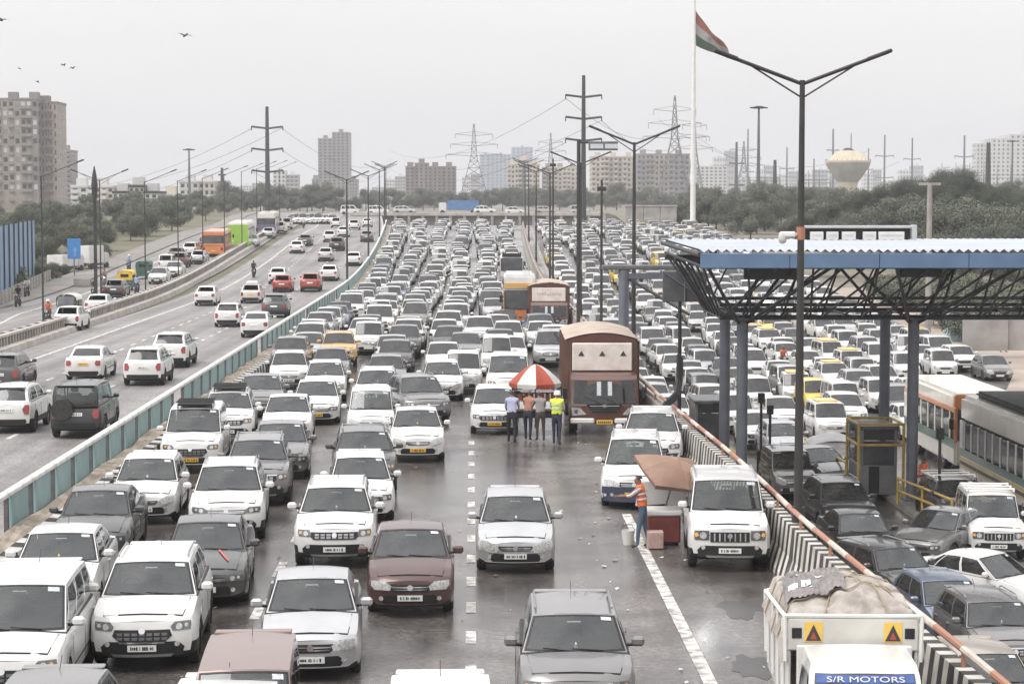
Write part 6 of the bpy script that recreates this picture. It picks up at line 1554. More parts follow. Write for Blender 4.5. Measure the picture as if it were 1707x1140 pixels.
# pale sheet over a small vehicle beside the booth
X, d, z = gp(1394, 800)
sh = MB(); sh.grid(lambda u, v: (X - .95 + 1.9 * u, d + .2 + 2.6 * v, z + 1.45 + .16 * math.sin(math.pi * u) - .5 * abs(v - .4) - .09 * math.sin(u * 9) * v - .6 * max(0, abs(u - .5) - .38) * 3), [i / 16 for i in range(17)], [i / 12 for i in range(13)])
tag(sh.build('cover_sheet', mat('cover_grey', (0.42, 0.42, 0.43), 0.5, nscale=2, namt=0.2), smooth=60), 'pale grey sheet pulled over a vehicle left of the yellow framed booth', 'cover')
# teal kiosk and block wall at the dirt lot
tk = tag(empty('kiosk', gp(1606, 570)), 'small kiosk with a sky blue painted panel at the dirt lot', 'kiosk')
MB().rb(-.95, .95, 0, 1.6, 0, 2.35, .03).build('wall', mat('kiosk_blue', (0.27, 0.47, 0.55), 0.7, nscale=2.5, col2=(0.45, 0.52, 0.52)), tk); MB().rb(-1.05, 1.05, -.1, 1.7, 2.35, 2.47, .03).build('roof', concrete, tk); MB().rb(.4, .9, -.02, .02, .1, 1.9, .01).build('door', steel, tk)
wl_ = tag(empty('block_wall', (34, 128, -1.8)), 'grey block boundary wall behind the dirt lot', 'wall')
for k in range(8):
    X0 = 31.5 + k * 3.0; at_parent(MB().rb(X0, X0 + 2.9, 130 + k * .3, 130.25 + k * .3, -1.9, .3, .02).build('wall_panel', concrete), wl_)
def fill_outer():
    global PEND
    keep = PEND; PEND = []
    fill([(lambda d, q=q: 8.9 + q * 2.62) for q in range(6, 9)], 112, 300, COLS_R, 'toll', pitch=(.8, 3.0), jitter=.35, skew=8)
    PEND = keep + [(d, X, k, col, zn, li + 6, rz) for d, X, k, col, zn, li, rz in PEND]
fill([(lambda d, q=q: 8.9 + q * 2.62) for q in range(6)], 81, 310, COLS_R, 'toll', pitch=(.8, 2.4), jitter=.35, skew=6)
fill_outer()
# cars on the flyover, nose to tail
deck_cars = []
PEND.sort()
# unique labels by queue for the nearer ones, shared ones for the far pack
cnt = {}; SEEN = {}
n_ind = 0; FARJ = {}
TOLL_W = ['toll queue along the divider', 'second toll queue from the divider', 'third toll queue from the divider', 'fourth toll queue from the divider', 'fifth toll queue from the divider', 'sixth toll queue from the divider', 'seventh toll queue from the divider', 'eighth toll queue from the divider', 'toll queue nearest the dirt lot']
def car_word(k, col): return COLOUR_WORD[col] + ' ' + KIND_WORD[k]
for d, X, k, col, zone, li, rz in PEND:
    z = gz(X, d)
    if col == 'yellow' and k not in ('tall', 'van', 'hatch', 'sedan', 'hatch2', 'sedan2'): k = 'hatch'
    cw = car_word(k, col)
    if n_ind < 300 and not (zone == 'toll' and d > 190) and d < 285:
        key = (zone, li, cw); cnt[key] = cnt.get(key, 0) + 1; q = cnt[key]
        lane = (LANE_W if zone == 'main' else TOLL_W)[li]
        if d < 175 and q <= 12:
            lab = f'{ORD[q - 1]} {cw} from the front, packed {lane}'
            grp = GM if zone == 'main' else GR
        else:
            lab = f'distant {cw} packed in the jam before the flyover' if zone == 'main' else f'distant {cw} packed in the toll queues beyond the canopy'
            grp = (f'distant {cw}s in the main jam' if zone == 'main' else f'distant {cw}s in the toll queues')
        o = place_car(k, col, X, d, z, rz, lab, 'car', grp, lod=(2 if d < 105 else (1 if d < 165 else 0)))
        OCC.pop(); n_ind += 1
        if zone == 'toll' and col == 'white' and rnd.random() < .15 and d < 165:
            c = CARS[k].T; MB().rb(-.5, .5, c['B'] + .25, c['C'] - .2, c['H'] + .005, c['H'] + .07, .025).build('roof_panel', P['yellow'], o)
            w = o['label']; o['label'] = w.replace(cw, cw.replace('tall ', '').replace('large ', '') + ' taxi with yellow roof').replace(' from the front, packed', ', packed')
    else: FARJ.setdefault((zone), []).append((d, X, k, col, z, rz))
def join_far(lst, name, parent=None):
    V, Fs, Mi, mats_ = [], [], [], []
    vo = 0; mi_of = {}
    for d, X, k, col, z, rz in lst:
        me = CARS[k].far; M = Matrix.Translation((X, d, z)) @ Euler((math.atan((gz(X, d + 3) - gz(X, d - 3)) / 6), 0, rz)).to_matrix().to_4x4() @ Matrix.Scale(CS, 4)
        co = np.empty(len(me.vertices) * 3, 'f'); me.vertices.foreach_get('co', co); co = co.reshape(-1, 3) @ np.array(M.to_3x3()).T + np.array(M.translation)
        V += co.tolist(); ms = [P[col]] + list(me.materials)[1:]
        for p in me.polygons:
            Fs.append([v + vo for v in p.vertices]); mm = ms[p.material_index]
            if mm not in mi_of: mi_of[mm] = len(mats_); mats_.append(mm)
            Mi.append(mi_of[mm])
        vo += len(me.vertices)
    me = bpy.data.meshes.new(name); me.from_pydata(V, [], Fs)
    for mm in mats_: me.materials.append(mm)
    me.polygons.foreach_set('material_index', Mi); me.update()
    return obj(name, me)
if 'main' in FARJ:
    tag(join_far(FARJ['main'], 'far_traffic'), 'mass of cars farthest up the jam below the flyover', 'traffic', kind='stuff')
if 'toll' in FARJ:
    tag(join_far(FARJ['toll'], 'far_traffic'), 'mass of cars farthest back in the toll queues', 'traffic', kind='stuff')
# ================================================================== street lamps
polem = mat('lamp_pole', (0.055, 0.052, 0.050), 0.55, 0.3, nscale=2, namt=0.3)
def lamp(double, Hh, arm, label, group, X, d, z0=0.0, band=False, thick=1.0):
    t = tag(empty('street_lamp', (X, d, z0)), label, 'street lamp', group)
    MB().tube((0, 0, 0), (0, 0, Hh), .10 * thick, 10, .055 * thick).tube((0, 0, 0), (0, 0, .5), .14 * thick, 10).build('pole', polem, t, smooth=40)
    for s in ((1, -1) if double else (1,)):
        rise = arm * .40
        MB().tube((0, 0, Hh - .08), (s * arm, 0, Hh - .08 + rise), .042 * thick, 6).build('arm', polem, t)
        if double: MB().tube((0, 0, Hh - .38), (s * arm * .62, 0, Hh - .08 + rise * .60), .020 * thick, 5).build('brace', polem, t)
        a = Vector((s * arm * .78, 0, Hh - .08 + rise * .78)); b = Vector((s * arm * 1.02, 0, Hh - .08 + rise * 1.02)); dv = (b - a).normalized()
        M = Matrix.Translation((a + b) / 2) @ dv.to_track_quat('X', 'Z').to_matrix().to_4x4()
        MB().rb(-.26, .26, -.11, .11, -.035, .05, .025, 0, M).build('lamp_head', polem, t)
    if band: MB().tube((0, 0, 6.32), (0, 0, 6.60), .09, 10).build('orange_band', orail, t)
    return t
GLMP = 'double arm street lamps along the divider'
big = lamp(True, 9.75, 1.72, 'tall double arm street lamp with an orange band, nearest on the divider', GLMP, 6.62, 41.0, .9, True)
cc = MB(); 
tag(big, None)
c_ = MB().rb(-.44, -.10, -.09, .08, 6.36, 6.50, .04); c_.tube((-.1, 0, 6.43), (0, 0, 6.45), .035, 6); c_.build('camera_bracket', whitem, big)
MB().lathe([(.001, -.11), (.06, -.085), (.09, 0), (.09, .06)], 14, (-.37, 0, 6.34)).build('dome_camera', P['white'], big, smooth=50)
big.scale = (1, 1, .93)
# far ones on the divider: one each about forty metres
for k, d in enumerate((80, 119.5, 160, 200, 240, 280)):
    X = sx(6.35 if d < 130 else 6.1, d)
    lamp(True, 9.0, 1.72, ('second double arm street lamp along the divider, small grey board below its arms' if d == 80 else f'{ORD[k + 1]} double arm street lamp back along the divider'), GLMP, X, d, zm(d) + .9)
for k, d in enumerate((163, 203, 243, 283, 325, 365)):
    lamp(True, 9.0, 1.72, f'{ORD[k]} double arm street lamp on the teal median, from the near end', 'double arm street lamps on the teal median', sx(-9.95, d), d, zo(d) + .4)
for k, d in enumerate((124, 145, 163, 182, 200, 220, 240, 262, 285, 310)):
    x = sx(-26.0 if d != 145 else -26.3, d)
    lamp(k == 1, 9.2, 2.6 if k != 1 else 2.0, ('double arm street lamp standing by the service road near the dark post' if k == 1 else f'{ORD[k - (k > 1)]} single arm street lamp along the service road'), 'street lamps along the service road', x, d, zo(d), thick=.62)
# small grey board behind the second lamp
a, b = at(981, 251, 95), at(1030, 236, 95)
gbd = tag(empty('overhead_board', ((a[0] + b[0]) / 2, 95, 0)), 'small grey overhead board left of the second double arm lamp', 'sign board')
at_parent(MB().rb(a[0], b[0], 94.95, 95.05, a[2], b[2], .02).build('board', [steel]), gbd)
for q in (0, 1): at_parent(MB().rb(a[0] + .08 + q * .68, a[0] + .68 + q * .68, 94.93, 94.948, a[2] + .08, b[2] - .12, .005).build('panel', [sticker]), gbd)
Xp = at(965, 300, 95)[0]; at_parent(MB().tube((Xp, 95.2, 0), (Xp, 95.2, b[2] + .1), .09, 8).tube((Xp, 95.2, b[2] - .05), (b[0], 95.2, b[2] - .05), .05, 6).build('mast', polem), gbd)
for pxx, dd_ in ((1003, 88), (921, 140), (1062, 100)):
    pass
# slim dark posts in the toll queues
for (px, py0, py1, d, lab) in ((1003, 300, 545, 92, 'slim dark pole between the divider lamps, beside the gantry beam'), (922, 265, 470, 133, 'slim dark pole left of the third divider lamp')):
    a = at(px, py0, d); t = tag(empty('utility_pole', (a[0], d, gz(a[0], d))), lab, 'pole'); MB().tube((0, 0, 0), (0, 0, a[2] - gz(a[0], d)), .075, 8, .05).build('pole', polem, t); MB().rb(-.2, .2, -.08, .08, a[2] - gz(a[0], d) - .5, a[2] - gz(a[0], d) - .3, .02).build('box', polem, t)
a = at(157, 277, 150); t = tag(empty('utility_pole', (a[0], 150, 0)), 'thick dark post with a swollen top by the service road', 'pole'); MB().lathe([(.13, 0), (.12, 7.5), (.20, 8.2), (.24, 8.9), (.16, 9.6), (.03, a[2])], 12, cap=False).build('pole', polem, t, smooth=40)
a = at(1550, 305, 150); t = tag(empty('utility_pole', (a[0], 150, -2.4)), 'plain grey concrete post behind the canopy roof', 'pole'); MB().tube((0, 0, 0), (0, 0, a[2] + 2.4), .24, 10, .19).build('pole', concrete, t, smooth=40); MB().rb(-.8, .8, -.1, .1, a[2] + 2.2, a[2] + 2.4, .02).build('cross_arm', concrete, t)
# ================================================================== flyover
fo = tag(empty('flyover', (0, 384, 0)), 'long grey concrete flyover deck crossing above the packed road', 'flyover')
xa, xb = at(585, 360, 384)[0], at(1003, 360, 384)[0]
zt_, zb_ = at(800, 354.5, 384)[2], at(800, 376, 384)[2]
at_parent(MB().bb(xa, xb, 384.6, 395.4, zb_, zt_ - .43).build('deck', [mat('flyover_concrete', (0.20, 0.185, 0.17), 0.9, nscale=.5, col2=(0.13, 0.12, 0.11))]), fo)
at_parent(MB().rb(xa, xb, 383.9, 384.9, zt_ - .62, zt_, .03).build('parapet', [pale]), fo); at_parent(MB().rb(xa, xb, 395.2, 396.1, zt_ - .62, zt_, .03).build('parapet', [pale]), fo)
gd = MB().rb(-.25, .25, -.0, .6, zb_ - .02, zt_ - .63, .03).mesh('girder_rib', [concrete])
x = xa + .5
while x < xb: o = at_parent(obj('girder_rib', gd), fo); o.matrix_basis = Matrix.Translation((x, 384, 0)); x += 2.6
for x in np.arange(xa + 6, xb - 2, 11.0): at_parent(MB().rb(x - .5, x + .5, 386, 394, -3, zb_, .08).build('pier', [concrete]), fo)
at_parent(MB().rb(xb - .1, xb + .7, 383.5, 396.5, -2, zt_ + .1, .05).build('end_pier', [pale]), fo)
zd = zt_ - .42
rnd2 = random.Random(6); x = xa + 1.5; k = 0
while x < xb - 2:
    kd = rnd2.choice(['hatch', 'suv', 'muv', 'sedan', 'van', 'bigsuv']); c = CARS[kd]
    o = obj('car', c.far); slot_paint(o, P[rnd2.choice(['white', 'white', 'white', 'pearl', 'silver', 'champagne'])]); o.location = (x, 386.5, zd); o.rotation_euler = (0, 0, R(90)); tag(o, 'small car roof showing above the flyover parapet', 'car', 'cars crossing the flyover')
    x += rnd2.uniform(4.9, 6.6)
    if at(760, 350, 388)[0] - 6 < x < at(760, 350, 388)[0] + 3: x += 9.5
bx = at(772, 345, 388)[0]
o = tag(empty('box_truck', (bx, 388, zd)), 'blue box truck crossing the flyover', 'truck'); MB().rb(-3, 3, -1.1, 1.1, .9, 2.7, .05).build('cargo_box', mat('truck_blue', (0.10, 0.20, 0.40), 0.5, nscale=1, namt=0.2), o); MB().rb(-4.6, -3.1, -1.0, 1.0, .5, 2.3, .15).build('cab', P['white'], o)
wm = MB().lathe([(.2, -.1), (.45, -.1), (.45, .1), (.2, .1)], 14, axis='z').mesh('wheel', [rubber])
for x in (-3.9, 1.8):
    for y in (-1, 1): w_ = obj('wheel', wm, o, (x, y, .45)); w_.rotation_euler = (R(90), 0, 0)
# ================================================================== towers and houses
def tower(label, px0, px1, pytop, d, wall, trimc, floors, bays, depth=14, steps=((0, 1, 0),), balc=True, winc=None, zbase=None, gap=.55, roofbits=True, parapet=True, name='apartment_tower'):
    """steps: (u0, u1, extra height in floors) slices of the front; windows and slabs are separate parts per slice"""
    a, b = at(px0, pytop, d), at(px1, pytop, d); z0 = zo(d) if zbase is None else zbase; Ht = a[2] - z0; W_ = b[0] - a[0]
    t = tag(empty(name, ((a[0] + b[0]) / 2, d, z0)), label, 'building')
    fh = Ht / floors; wc = winc or glassd
    wins, slabs, n = 0, MB(), 0
    for si, (u0, u1, off) in enumerate(steps):
        x0, x1 = -W_ / 2 + W_ * u0, -W_ / 2 + W_ * u1; top = Ht + off * fh; dy = [0, .9, .35, 1.3][si % 4]
        MB().bb(x0, x1, dy, depth, 0, top).build('wall', [wall[si % len(wall)]], t)
        if parapet: MB().rb(x0 - .15, x1 + .15, dy - .18, depth + .1, top - .1, top + .5, .03).build('roof_parapet', [trimc], t)
        if roofbits and (x1 - x0) > 3: MB().rb((x0 + x1) / 2 - 1.3, (x0 + x1) / 2 + 1.3, 3, 6, top + .3, top + 2.3, .05).build('water_tank', [wall[0]], t)
        nb = max(1, round(bays * (u1 - u0))); bw = (x1 - x0) / nb; nf = floors + off
        for f in range(int(nf)):
            sl = MB()
            zf = f * fh + .25 * fh
            for k in range(nb):
                xx = x0 + k * bw
                if wins < 290 and f * fh > Ht * .12:
                    key = (id(wc), round(bw * gap, 3), round(fh * .52, 3))
                    if key not in BSP: BSP[key] = MB().rb(-bw * gap / 2, bw * gap / 2, -.06, .06, 0, fh * .52, .02).mesh('window', [wc])
                    obj('window', BSP[key], t, (xx + bw / 2, dy - .02, zf)); wins += 1
            if balc and d < 700:
                for k in range(0, nb, 2):
                    key = ('b', round(bw, 3), round(fh, 3), id(trimc))
                    if key not in BSP: BSP[key] = MB().bb(bw * .05, bw * .95, -1.0, -.005, -.08, .10).bb(bw * .05, bw * .95, -1.03, -.95, .101, .85).mesh('balcony', [trimc])
                    obj('balcony', BSP[key], t, (x0 + k * bw, dy, f * fh))
            elif balc:
                for k in range(0, nb, 2):
                    xx = x0 + k * bw; slabs.bb(xx + bw * .05, xx + bw * .95, dy - 1.0, dy - .005, f * fh - .08, f * fh + .10); slabs.bb(xx + bw * .05, xx + bw * .95, dy - 1.03, dy - .95, f * fh + .10, f * fh + .85)
            else: slabs.bb(x0, x1, dy - .12, dy - .005, f * fh - .1, f * fh + .12)
        # the flank
        fl = MB(); sgn = 1 if (a[0] + b[0]) / 2 < 0 else -1
        for f in range(int(nf)):
            for q in range(4):
                yy = 1.6 + dy + q * (depth - 3) / 4; xx = x1 if sgn > 0 else x0
                fl.bb(xx - .05, xx + .05, yy, yy + 1.3, f * fh + .25 * fh, f * fh + .75 * fh)
        fo_ = fl.build('side_window', [wc], t); fo_['kind'] = 'stuff'
    if slabs.v: o = slabs.build('balcony' if balc else 'floor_band', [trimc], t); o['kind'] = 'stuff'
    return t
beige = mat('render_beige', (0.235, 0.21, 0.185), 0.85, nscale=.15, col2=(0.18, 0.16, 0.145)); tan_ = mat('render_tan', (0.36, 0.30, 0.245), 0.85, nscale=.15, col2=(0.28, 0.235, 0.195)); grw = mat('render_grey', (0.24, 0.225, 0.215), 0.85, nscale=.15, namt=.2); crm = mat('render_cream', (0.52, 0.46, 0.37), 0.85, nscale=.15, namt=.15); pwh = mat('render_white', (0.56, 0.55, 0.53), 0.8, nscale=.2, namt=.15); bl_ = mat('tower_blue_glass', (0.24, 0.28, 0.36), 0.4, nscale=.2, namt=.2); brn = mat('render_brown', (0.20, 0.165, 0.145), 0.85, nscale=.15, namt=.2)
def random_window(name, c0, c1, th):
    m = mat(name, c0, 0.2); nt = m.node_tree; b = nt.nodes['Principled BSDF']; oi = nt.nodes.new('ShaderNodeObjectInfo'); cr = nt.nodes.new('ShaderNodeValToRGB'); cr.color_ramp.interpolation = 'CONSTANT'
    cr.color_ramp.elements[0].color = (*c0, 1); cr.color_ramp.elements[1].color = (*c1, 1); cr.color_ramp.elements[1].position = th; e3 = cr.color_ramp.elements.new(.82); e3.color = (*[(p + q) / 2.4 for p, q in zip(c0, c1)], 1)
    nt.links.new(oi.outputs['Random'], cr.inputs['Fac']); nt.links.new(cr.outputs['Color'], b.inputs['Base Color']); return m
wpale = random_window('window_pale', (0.02, 0.02, 0.022), (0.50, 0.50, 0.49), .5) if True else mat('window_old', (0.52, 0.52, 0.52), 0.25, nscale=.35, col2=(0.03, 0.03, 0.033), ramp=(0.46, 0.52))
tower('tall beige apartment block with stacked balconies at the left edge', -60, 62, 166, 590, [beige, tan_], beige, 12, 12, depth=20, steps=((0, .42, 0), (.42, .84, 1 * 0), (.84, 1, 0)), winc=wpale, gap=.62)
tower('brown side wing joined to the beige apartment block', 62, 94, 172, 594, [brn, tan_], brn, 12, 5, depth=14, steps=((0, .55, 0), (.55, 1, 0)), gap=.35)
tower('narrow grey block with an overhanging roof right of the beige apartment block', 95, 117, 252, 760, [grw], grw, 12, 3, depth=14)
tower('lone tall grey tower standing by itself left of centre', 530, 582, 232, 1200, [grw, grw], grw, 22, 7, depth=22, steps=((0, .45, 0), (.45, 1, 2)), balc=False, gap=.5)
tower('low grey slab beside the lone tall tower', 582, 596, 300, 1180, [grw], grw, 8, 3, balc=False)
tower('wide brown apartment block with vertical bands and a higher middle', 676, 760, 279, 900, [brn, beige, brn], brn, 12, 12, depth=18, steps=((0, .18, 0), (.18, .45, 1), (.45, .72, 0), (.72, 1, 0)), balc=False, gap=.45)
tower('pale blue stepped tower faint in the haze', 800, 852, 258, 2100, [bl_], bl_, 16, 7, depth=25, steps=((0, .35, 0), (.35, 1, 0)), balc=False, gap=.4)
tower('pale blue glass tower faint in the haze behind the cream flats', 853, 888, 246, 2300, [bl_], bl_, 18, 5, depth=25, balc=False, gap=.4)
tower('cream flats with a green glass middle, left of the black pole', 846, 900, 275, 1000, [crm, mat('green_glass', (0.14, 0.18, 0.17), 0.3, nscale=.3, namt=.3), crm], crm, 9, 9, depth=16, steps=((0, .34, 0), (.34, .66, 1), (.66, 1, 0)), gap=.5)
tower('cream flats with a grey stair tower close left of the black pole', 905, 966, 280, 1010, [grw, crm, crm], crm, 9, 9, depth=16, steps=((0, .3, 0), (.3, .65, 0), (.65, 1, 0)), gap=.5)
tower('cream and tan flats right of the black pole', 986, 1060, 262, 960, [crm, tan_, crm], crm, 10, 10, depth=16, steps=((0, .3, 0), (.3, .7, 0), (.7, 1, 0)), gap=.5)
tower('grey and tan flats behind the white flagpole', 1062, 1150, 258, 940, [grw, tan_, grw], grw, 10, 11, depth=16, steps=((0, .25, 0), (.25, .6, 0), (.6, 1, 0)), gap=.5)
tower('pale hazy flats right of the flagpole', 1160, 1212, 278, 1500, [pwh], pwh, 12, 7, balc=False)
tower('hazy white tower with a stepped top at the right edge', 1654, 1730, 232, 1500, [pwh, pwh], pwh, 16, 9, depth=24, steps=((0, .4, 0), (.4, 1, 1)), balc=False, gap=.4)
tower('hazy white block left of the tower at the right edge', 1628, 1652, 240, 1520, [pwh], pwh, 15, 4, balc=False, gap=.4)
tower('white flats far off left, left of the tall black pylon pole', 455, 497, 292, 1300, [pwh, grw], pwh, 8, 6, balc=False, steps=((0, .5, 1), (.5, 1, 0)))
tower('small dark block left of the lone tower', 520, 531, 300, 1000, [grw], grw, 6, 2, balc=False)
tower('pale building with a red signboard on the far left', 299, 357, 304, 620, [pwh, crm], pwh, 4, 6, balc=False, steps=((0, .55, 0), (.55, 1, 0)))
tower('white low building with terraces beyond the left trees', 118, 188, 312, 520, [pwh, crm], pwh, 4, 6, balc=True, steps=((0, .4, 0), (.4, 1, 0)))
tower('low white houses with dark roofs beyond the left trees', 188, 262, 322, 480, [pwh, crm, pwh], trim, 3, 8, balc=False, steps=((0, .35, 0), (.35, .7, 1), (.7, 1, 0)))
tower('small white house beyond the trees left of the signboard building', 262, 300, 326, 500, [crm], pwh, 3, 4, balc=False)
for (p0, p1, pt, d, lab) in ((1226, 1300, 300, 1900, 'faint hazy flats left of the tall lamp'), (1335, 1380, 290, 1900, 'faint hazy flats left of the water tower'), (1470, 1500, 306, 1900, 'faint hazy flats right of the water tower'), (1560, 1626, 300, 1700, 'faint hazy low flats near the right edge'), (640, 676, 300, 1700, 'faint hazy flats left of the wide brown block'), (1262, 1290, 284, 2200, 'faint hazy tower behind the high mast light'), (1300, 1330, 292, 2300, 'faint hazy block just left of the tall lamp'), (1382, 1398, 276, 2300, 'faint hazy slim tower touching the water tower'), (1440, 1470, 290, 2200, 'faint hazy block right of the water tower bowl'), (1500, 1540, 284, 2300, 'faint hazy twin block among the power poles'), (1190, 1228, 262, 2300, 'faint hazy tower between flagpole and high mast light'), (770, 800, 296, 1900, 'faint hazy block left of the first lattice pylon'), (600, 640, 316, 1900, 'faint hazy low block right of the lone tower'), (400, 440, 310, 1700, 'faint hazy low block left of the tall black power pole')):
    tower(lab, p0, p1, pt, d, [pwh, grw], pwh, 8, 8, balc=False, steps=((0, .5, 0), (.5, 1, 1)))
# block building at the end of the flyover
a, b = at(1045, 345, 300), at(1128, 402, 300)
t = tag(empty('block_building', ((a[0] + b[0]) / 2, 300, b[2])), 'plain grey concrete block structure right of the flyover end', 'building')
for k in range(3):
    w = (b[0] - a[0]) / 3; MB().rb(-1.5 * w + k * w + .02, -1.5 * w + (k + 1) * w - .02, 0, 4, 0, a[2] - b[2], .04).build('wall_panel', concrete, t)
MB().rb(-1.5 * w - .1, 1.5 * w + .1, -.1, 4.1, a[2] - b[2], a[2] - b[2] + .25, .03).build('roof', concrete, t)
# water tower
X, Y, ztop = at(1414, 249, 700); sc = 700 / FPX; z0 = zo(700); k_ = sc
wt = tag(empty('water_tower', (X, 700, z0)), 'cream mushroom shaped water tower with a dark cap', 'water tower')
zz = lambda py: at(1414, py, 700)[2] - z0
wtm = mat('tower_cream', (0.50, 0.43, 0.31), 0.8, nscale=.3, col2=(0.40, 0.34, 0.25)); wtb = mat('tower_grey', (0.36, 0.345, 0.31), 0.85, nscale=.3, col2=(0.26, 0.25, 0.225))
MB().lathe([(17 * k_, 0), (16 * k_, zz(310)), (17 * k_, zz(302))], 28).build('shaft', wtm, wt, smooth=40)
MB().lathe([(17 * k_, zz(304)), (24 * k_, zz(295)), (36 * k_, zz(276)), (37 * k_, zz(271))], 32).build('bowl', wtb, wt, smooth=40)
MB().lathe([(37.5 * k_, zz(272)), (37.5 * k_, zz(268.5)), (34 * k_, zz(268)), (24 * k_, zz(257)), (12 * k_, zz(251.5)), (.1, zz(250.5))], 32, cap=False).build('dome', wtm, wt, smooth=40)
MB().lathe([(13 * k_, zz(252.5)), (9 * k_, zz(250)), (5 * k_, zz(247))], 16).build('cap', trim, wt)
rl = MB()
for i in range(28): an = 2 * math.pi * i / 28; rl.tube((37 * k_ * math.cos(an), 37 * k_ * math.sin(an), zz(268.5)), (37 * k_ * math.cos(an), 37 * k_ * math.sin(an), zz(265.5)), .06, 4)
rl.build('railing', trim, wt)
# flag
X, Y, _ = at(1155, 350, 300); z0 = zo(300)
fp = tag(empty('flagpole', (X, 300, z0)), 'very tall white flagpole rising out of the top of the photo', 'flagpole')
MB().tube((0, 0, 0), (0, 0, at(1155, -45, 300)[2] - z0), .42, 14, .22).build('pole', whitem, fp, smooth=40)
fl = MB(); zf = at(1157, 18, 300)[2]; zf2 = at(1157, 76, 300)[2]
def ff(u, v):
    hx = .3 + 5.0 * u; top = lerp(zf, at(1214, 78, 300)[2], u ** .85); bot = lerp(zf2, at(1190, 97, 300)[2], u ** .8)
    return (X + hx * (1 - .1 * v), 300 + .55 * math.sin(u * 9 + v * 3) * (.3 + u), lerp(bot, top, v) + .10 * math.sin(u * 11 + v * 5) * u)
fv = [0, .17, .335, .337, .5, .665, .667, .83, 1]
fl.grid(ff, [i / 22 for i in range(23)], fv)
for i, f in enumerate(fl.f): fl.m[i] = 0 if (i // 22) < 3 else (1 if (i // 22) < 6 else 2)
flag = tag(fl.build('flag', [mat('flag_green', (0.030, 0.062, 0.030), 0.8, nscale=1, namt=.3), mat('flag_white', (0.33, 0.30, 0.30), 0.8, nscale=1, namt=.1), mat('flag_saffron', (0.24, 0.07, 0.04), 0.8, nscale=1, namt=.2)], smooth=60), 'saffron, white and green tricolour flag drooping from the tall flagpole', 'flag')
wh = MB(); c = Vector(ff(.42, .5))
for i in range(20):
    a0, a1 = 2 * math.pi * i / 20, 2 * math.pi * (i + 1) / 20; rr = .42
    wh.tube(c + Vector((rr * math.cos(a0), -.35, rr * math.sin(a0))), c + Vector((rr * math.cos(a1), -.35, rr * math.sin(a1))), .03, 4); wh.tube(c + Vector((0, -.35, 0)), c + Vector((rr * math.cos(a0), -.35, rr * math.sin(a0))), .012, 3)
wh.build('wheel_emblem', mat('emblem_blue', (0.03, 0.04, 0.14), 0.7), flag)
# high masts
for (px, py, d, lab, g2) in ((1265, 180, 330, 'high mast light with a flat lamp ring behind the canopy', 1), (315, 250, 480, 'hazy high mast light above the signboard building', 1), (1688, 236, 520, 'high mast light at the right edge', 1)):
    a = at(px, py, d); z0 = zo(d); h = a[2] - z0; t = tag(empty('high_mast_light', (a[0], d, z0)), lab, 'mast light')
    MB().tube((0, 0, 0), (0, 0, h), .42, 10, .16).build('mast', steel, t, smooth=40); MB().lathe([(.4, h - .15), (1.0, h - .1), (1.0, h + .12), (.4, h + .3)], 16).build('lamp_ring', dark_steel, t)
    for q in range(6): an = q * math.pi / 3; MB().rb(-.28, .28, -.18, .18, -.1, .12, .03, 0, Matrix.Translation((1.15 * math.cos(an), 1.15 * math.sin(an), h)) @ Matrix.Rotation(an, 4, 'Z')).build('lamp_head', dark_steel, t)
# monopole pylons
pyl_wires = []
def monopole(px, py, d, label, arms, aw, thick, col=dark_steel, group='power poles', wire=None):
    a = at(px, py, d); z0 = zo(d); h = a[2] - z0; t = tag(empty('power_pole', (a[0], d, z0)), label, 'power pole', group); s = d / FPX
    MB().tube((0, 0, 0), (0, 0, h), thick * s * .42, 10, thick * s * .24).build('mast', col, t, smooth=40)
    for k in range(arms):
        z = h - (py and (k + 1.0)) * (36 if arms < 5 else 12) * s * (1.0); w = aw * s
        for sd in (1, -1):
            MB().tube((0, 0, z), (sd * w, 0, z + .12 * w), thick * s * .16, 5).tube((sd * w, 0, z + .12 * w), (sd * w, 0, z - .12 * w), thick * s * .10, 4).build('cross_arm', col, t)
    return t, a, s
t1_, a1, s1 = monopole(445, 178, 450, 'tall black power pole with three cross arms at the left', 3, 26, 11)
t2_, a2, s2 = monopole(973, 126, 330, 'tall black power pole left of the flagpole', 3, 30, 12)
i = 0
for (px, py, d, ar, aw, th, lab) in ((1228, 237, 800, 4, 12, 8, 'grey power pole left of the high mast light'), (1389, 215, 900, 2, 10, 6, 'thin power pole behind the left rim of the water tower'), (1419, 222, 1200, 1, 7, 4, 'hazy thin pole above the water tower dome'), (1475, 225, 850, 3, 15, 5, 'power pole right of the water tower'), (1521, 230, 850, 3, 14, 5, 'power pole second right of the water tower'), (1608, 226, 850, 3, 16, 6, 'power pole near the hazy white block on the right'), (1247, 215, 1000, 4, 10, 5, 'hazy power pole close left of the high mast light'), (1312, 246, 1000, 3, 12, 5, 'hazy power pole left of the tall lamp'), (1357, 265, 900, 3, 10, 5, 'short power pole right of the tall lamp'), (1448, 247, 1000, 3, 8, 4, 'thin power pole touching the right rim of the water tower'), (1292, 267, 520, 2, 3, 11, 'stubby dark post left of the tall lamp'), (1648, 238, 420, 0, 3, 14, 'thick black post near the right edge'), (370, 280, 560, 5, 6, 9, 'dark stub pole with rungs between the single arm lamps')):
    monopole(px, py, d, lab, ar, aw, th, steel if th < 8 else dark_steel)
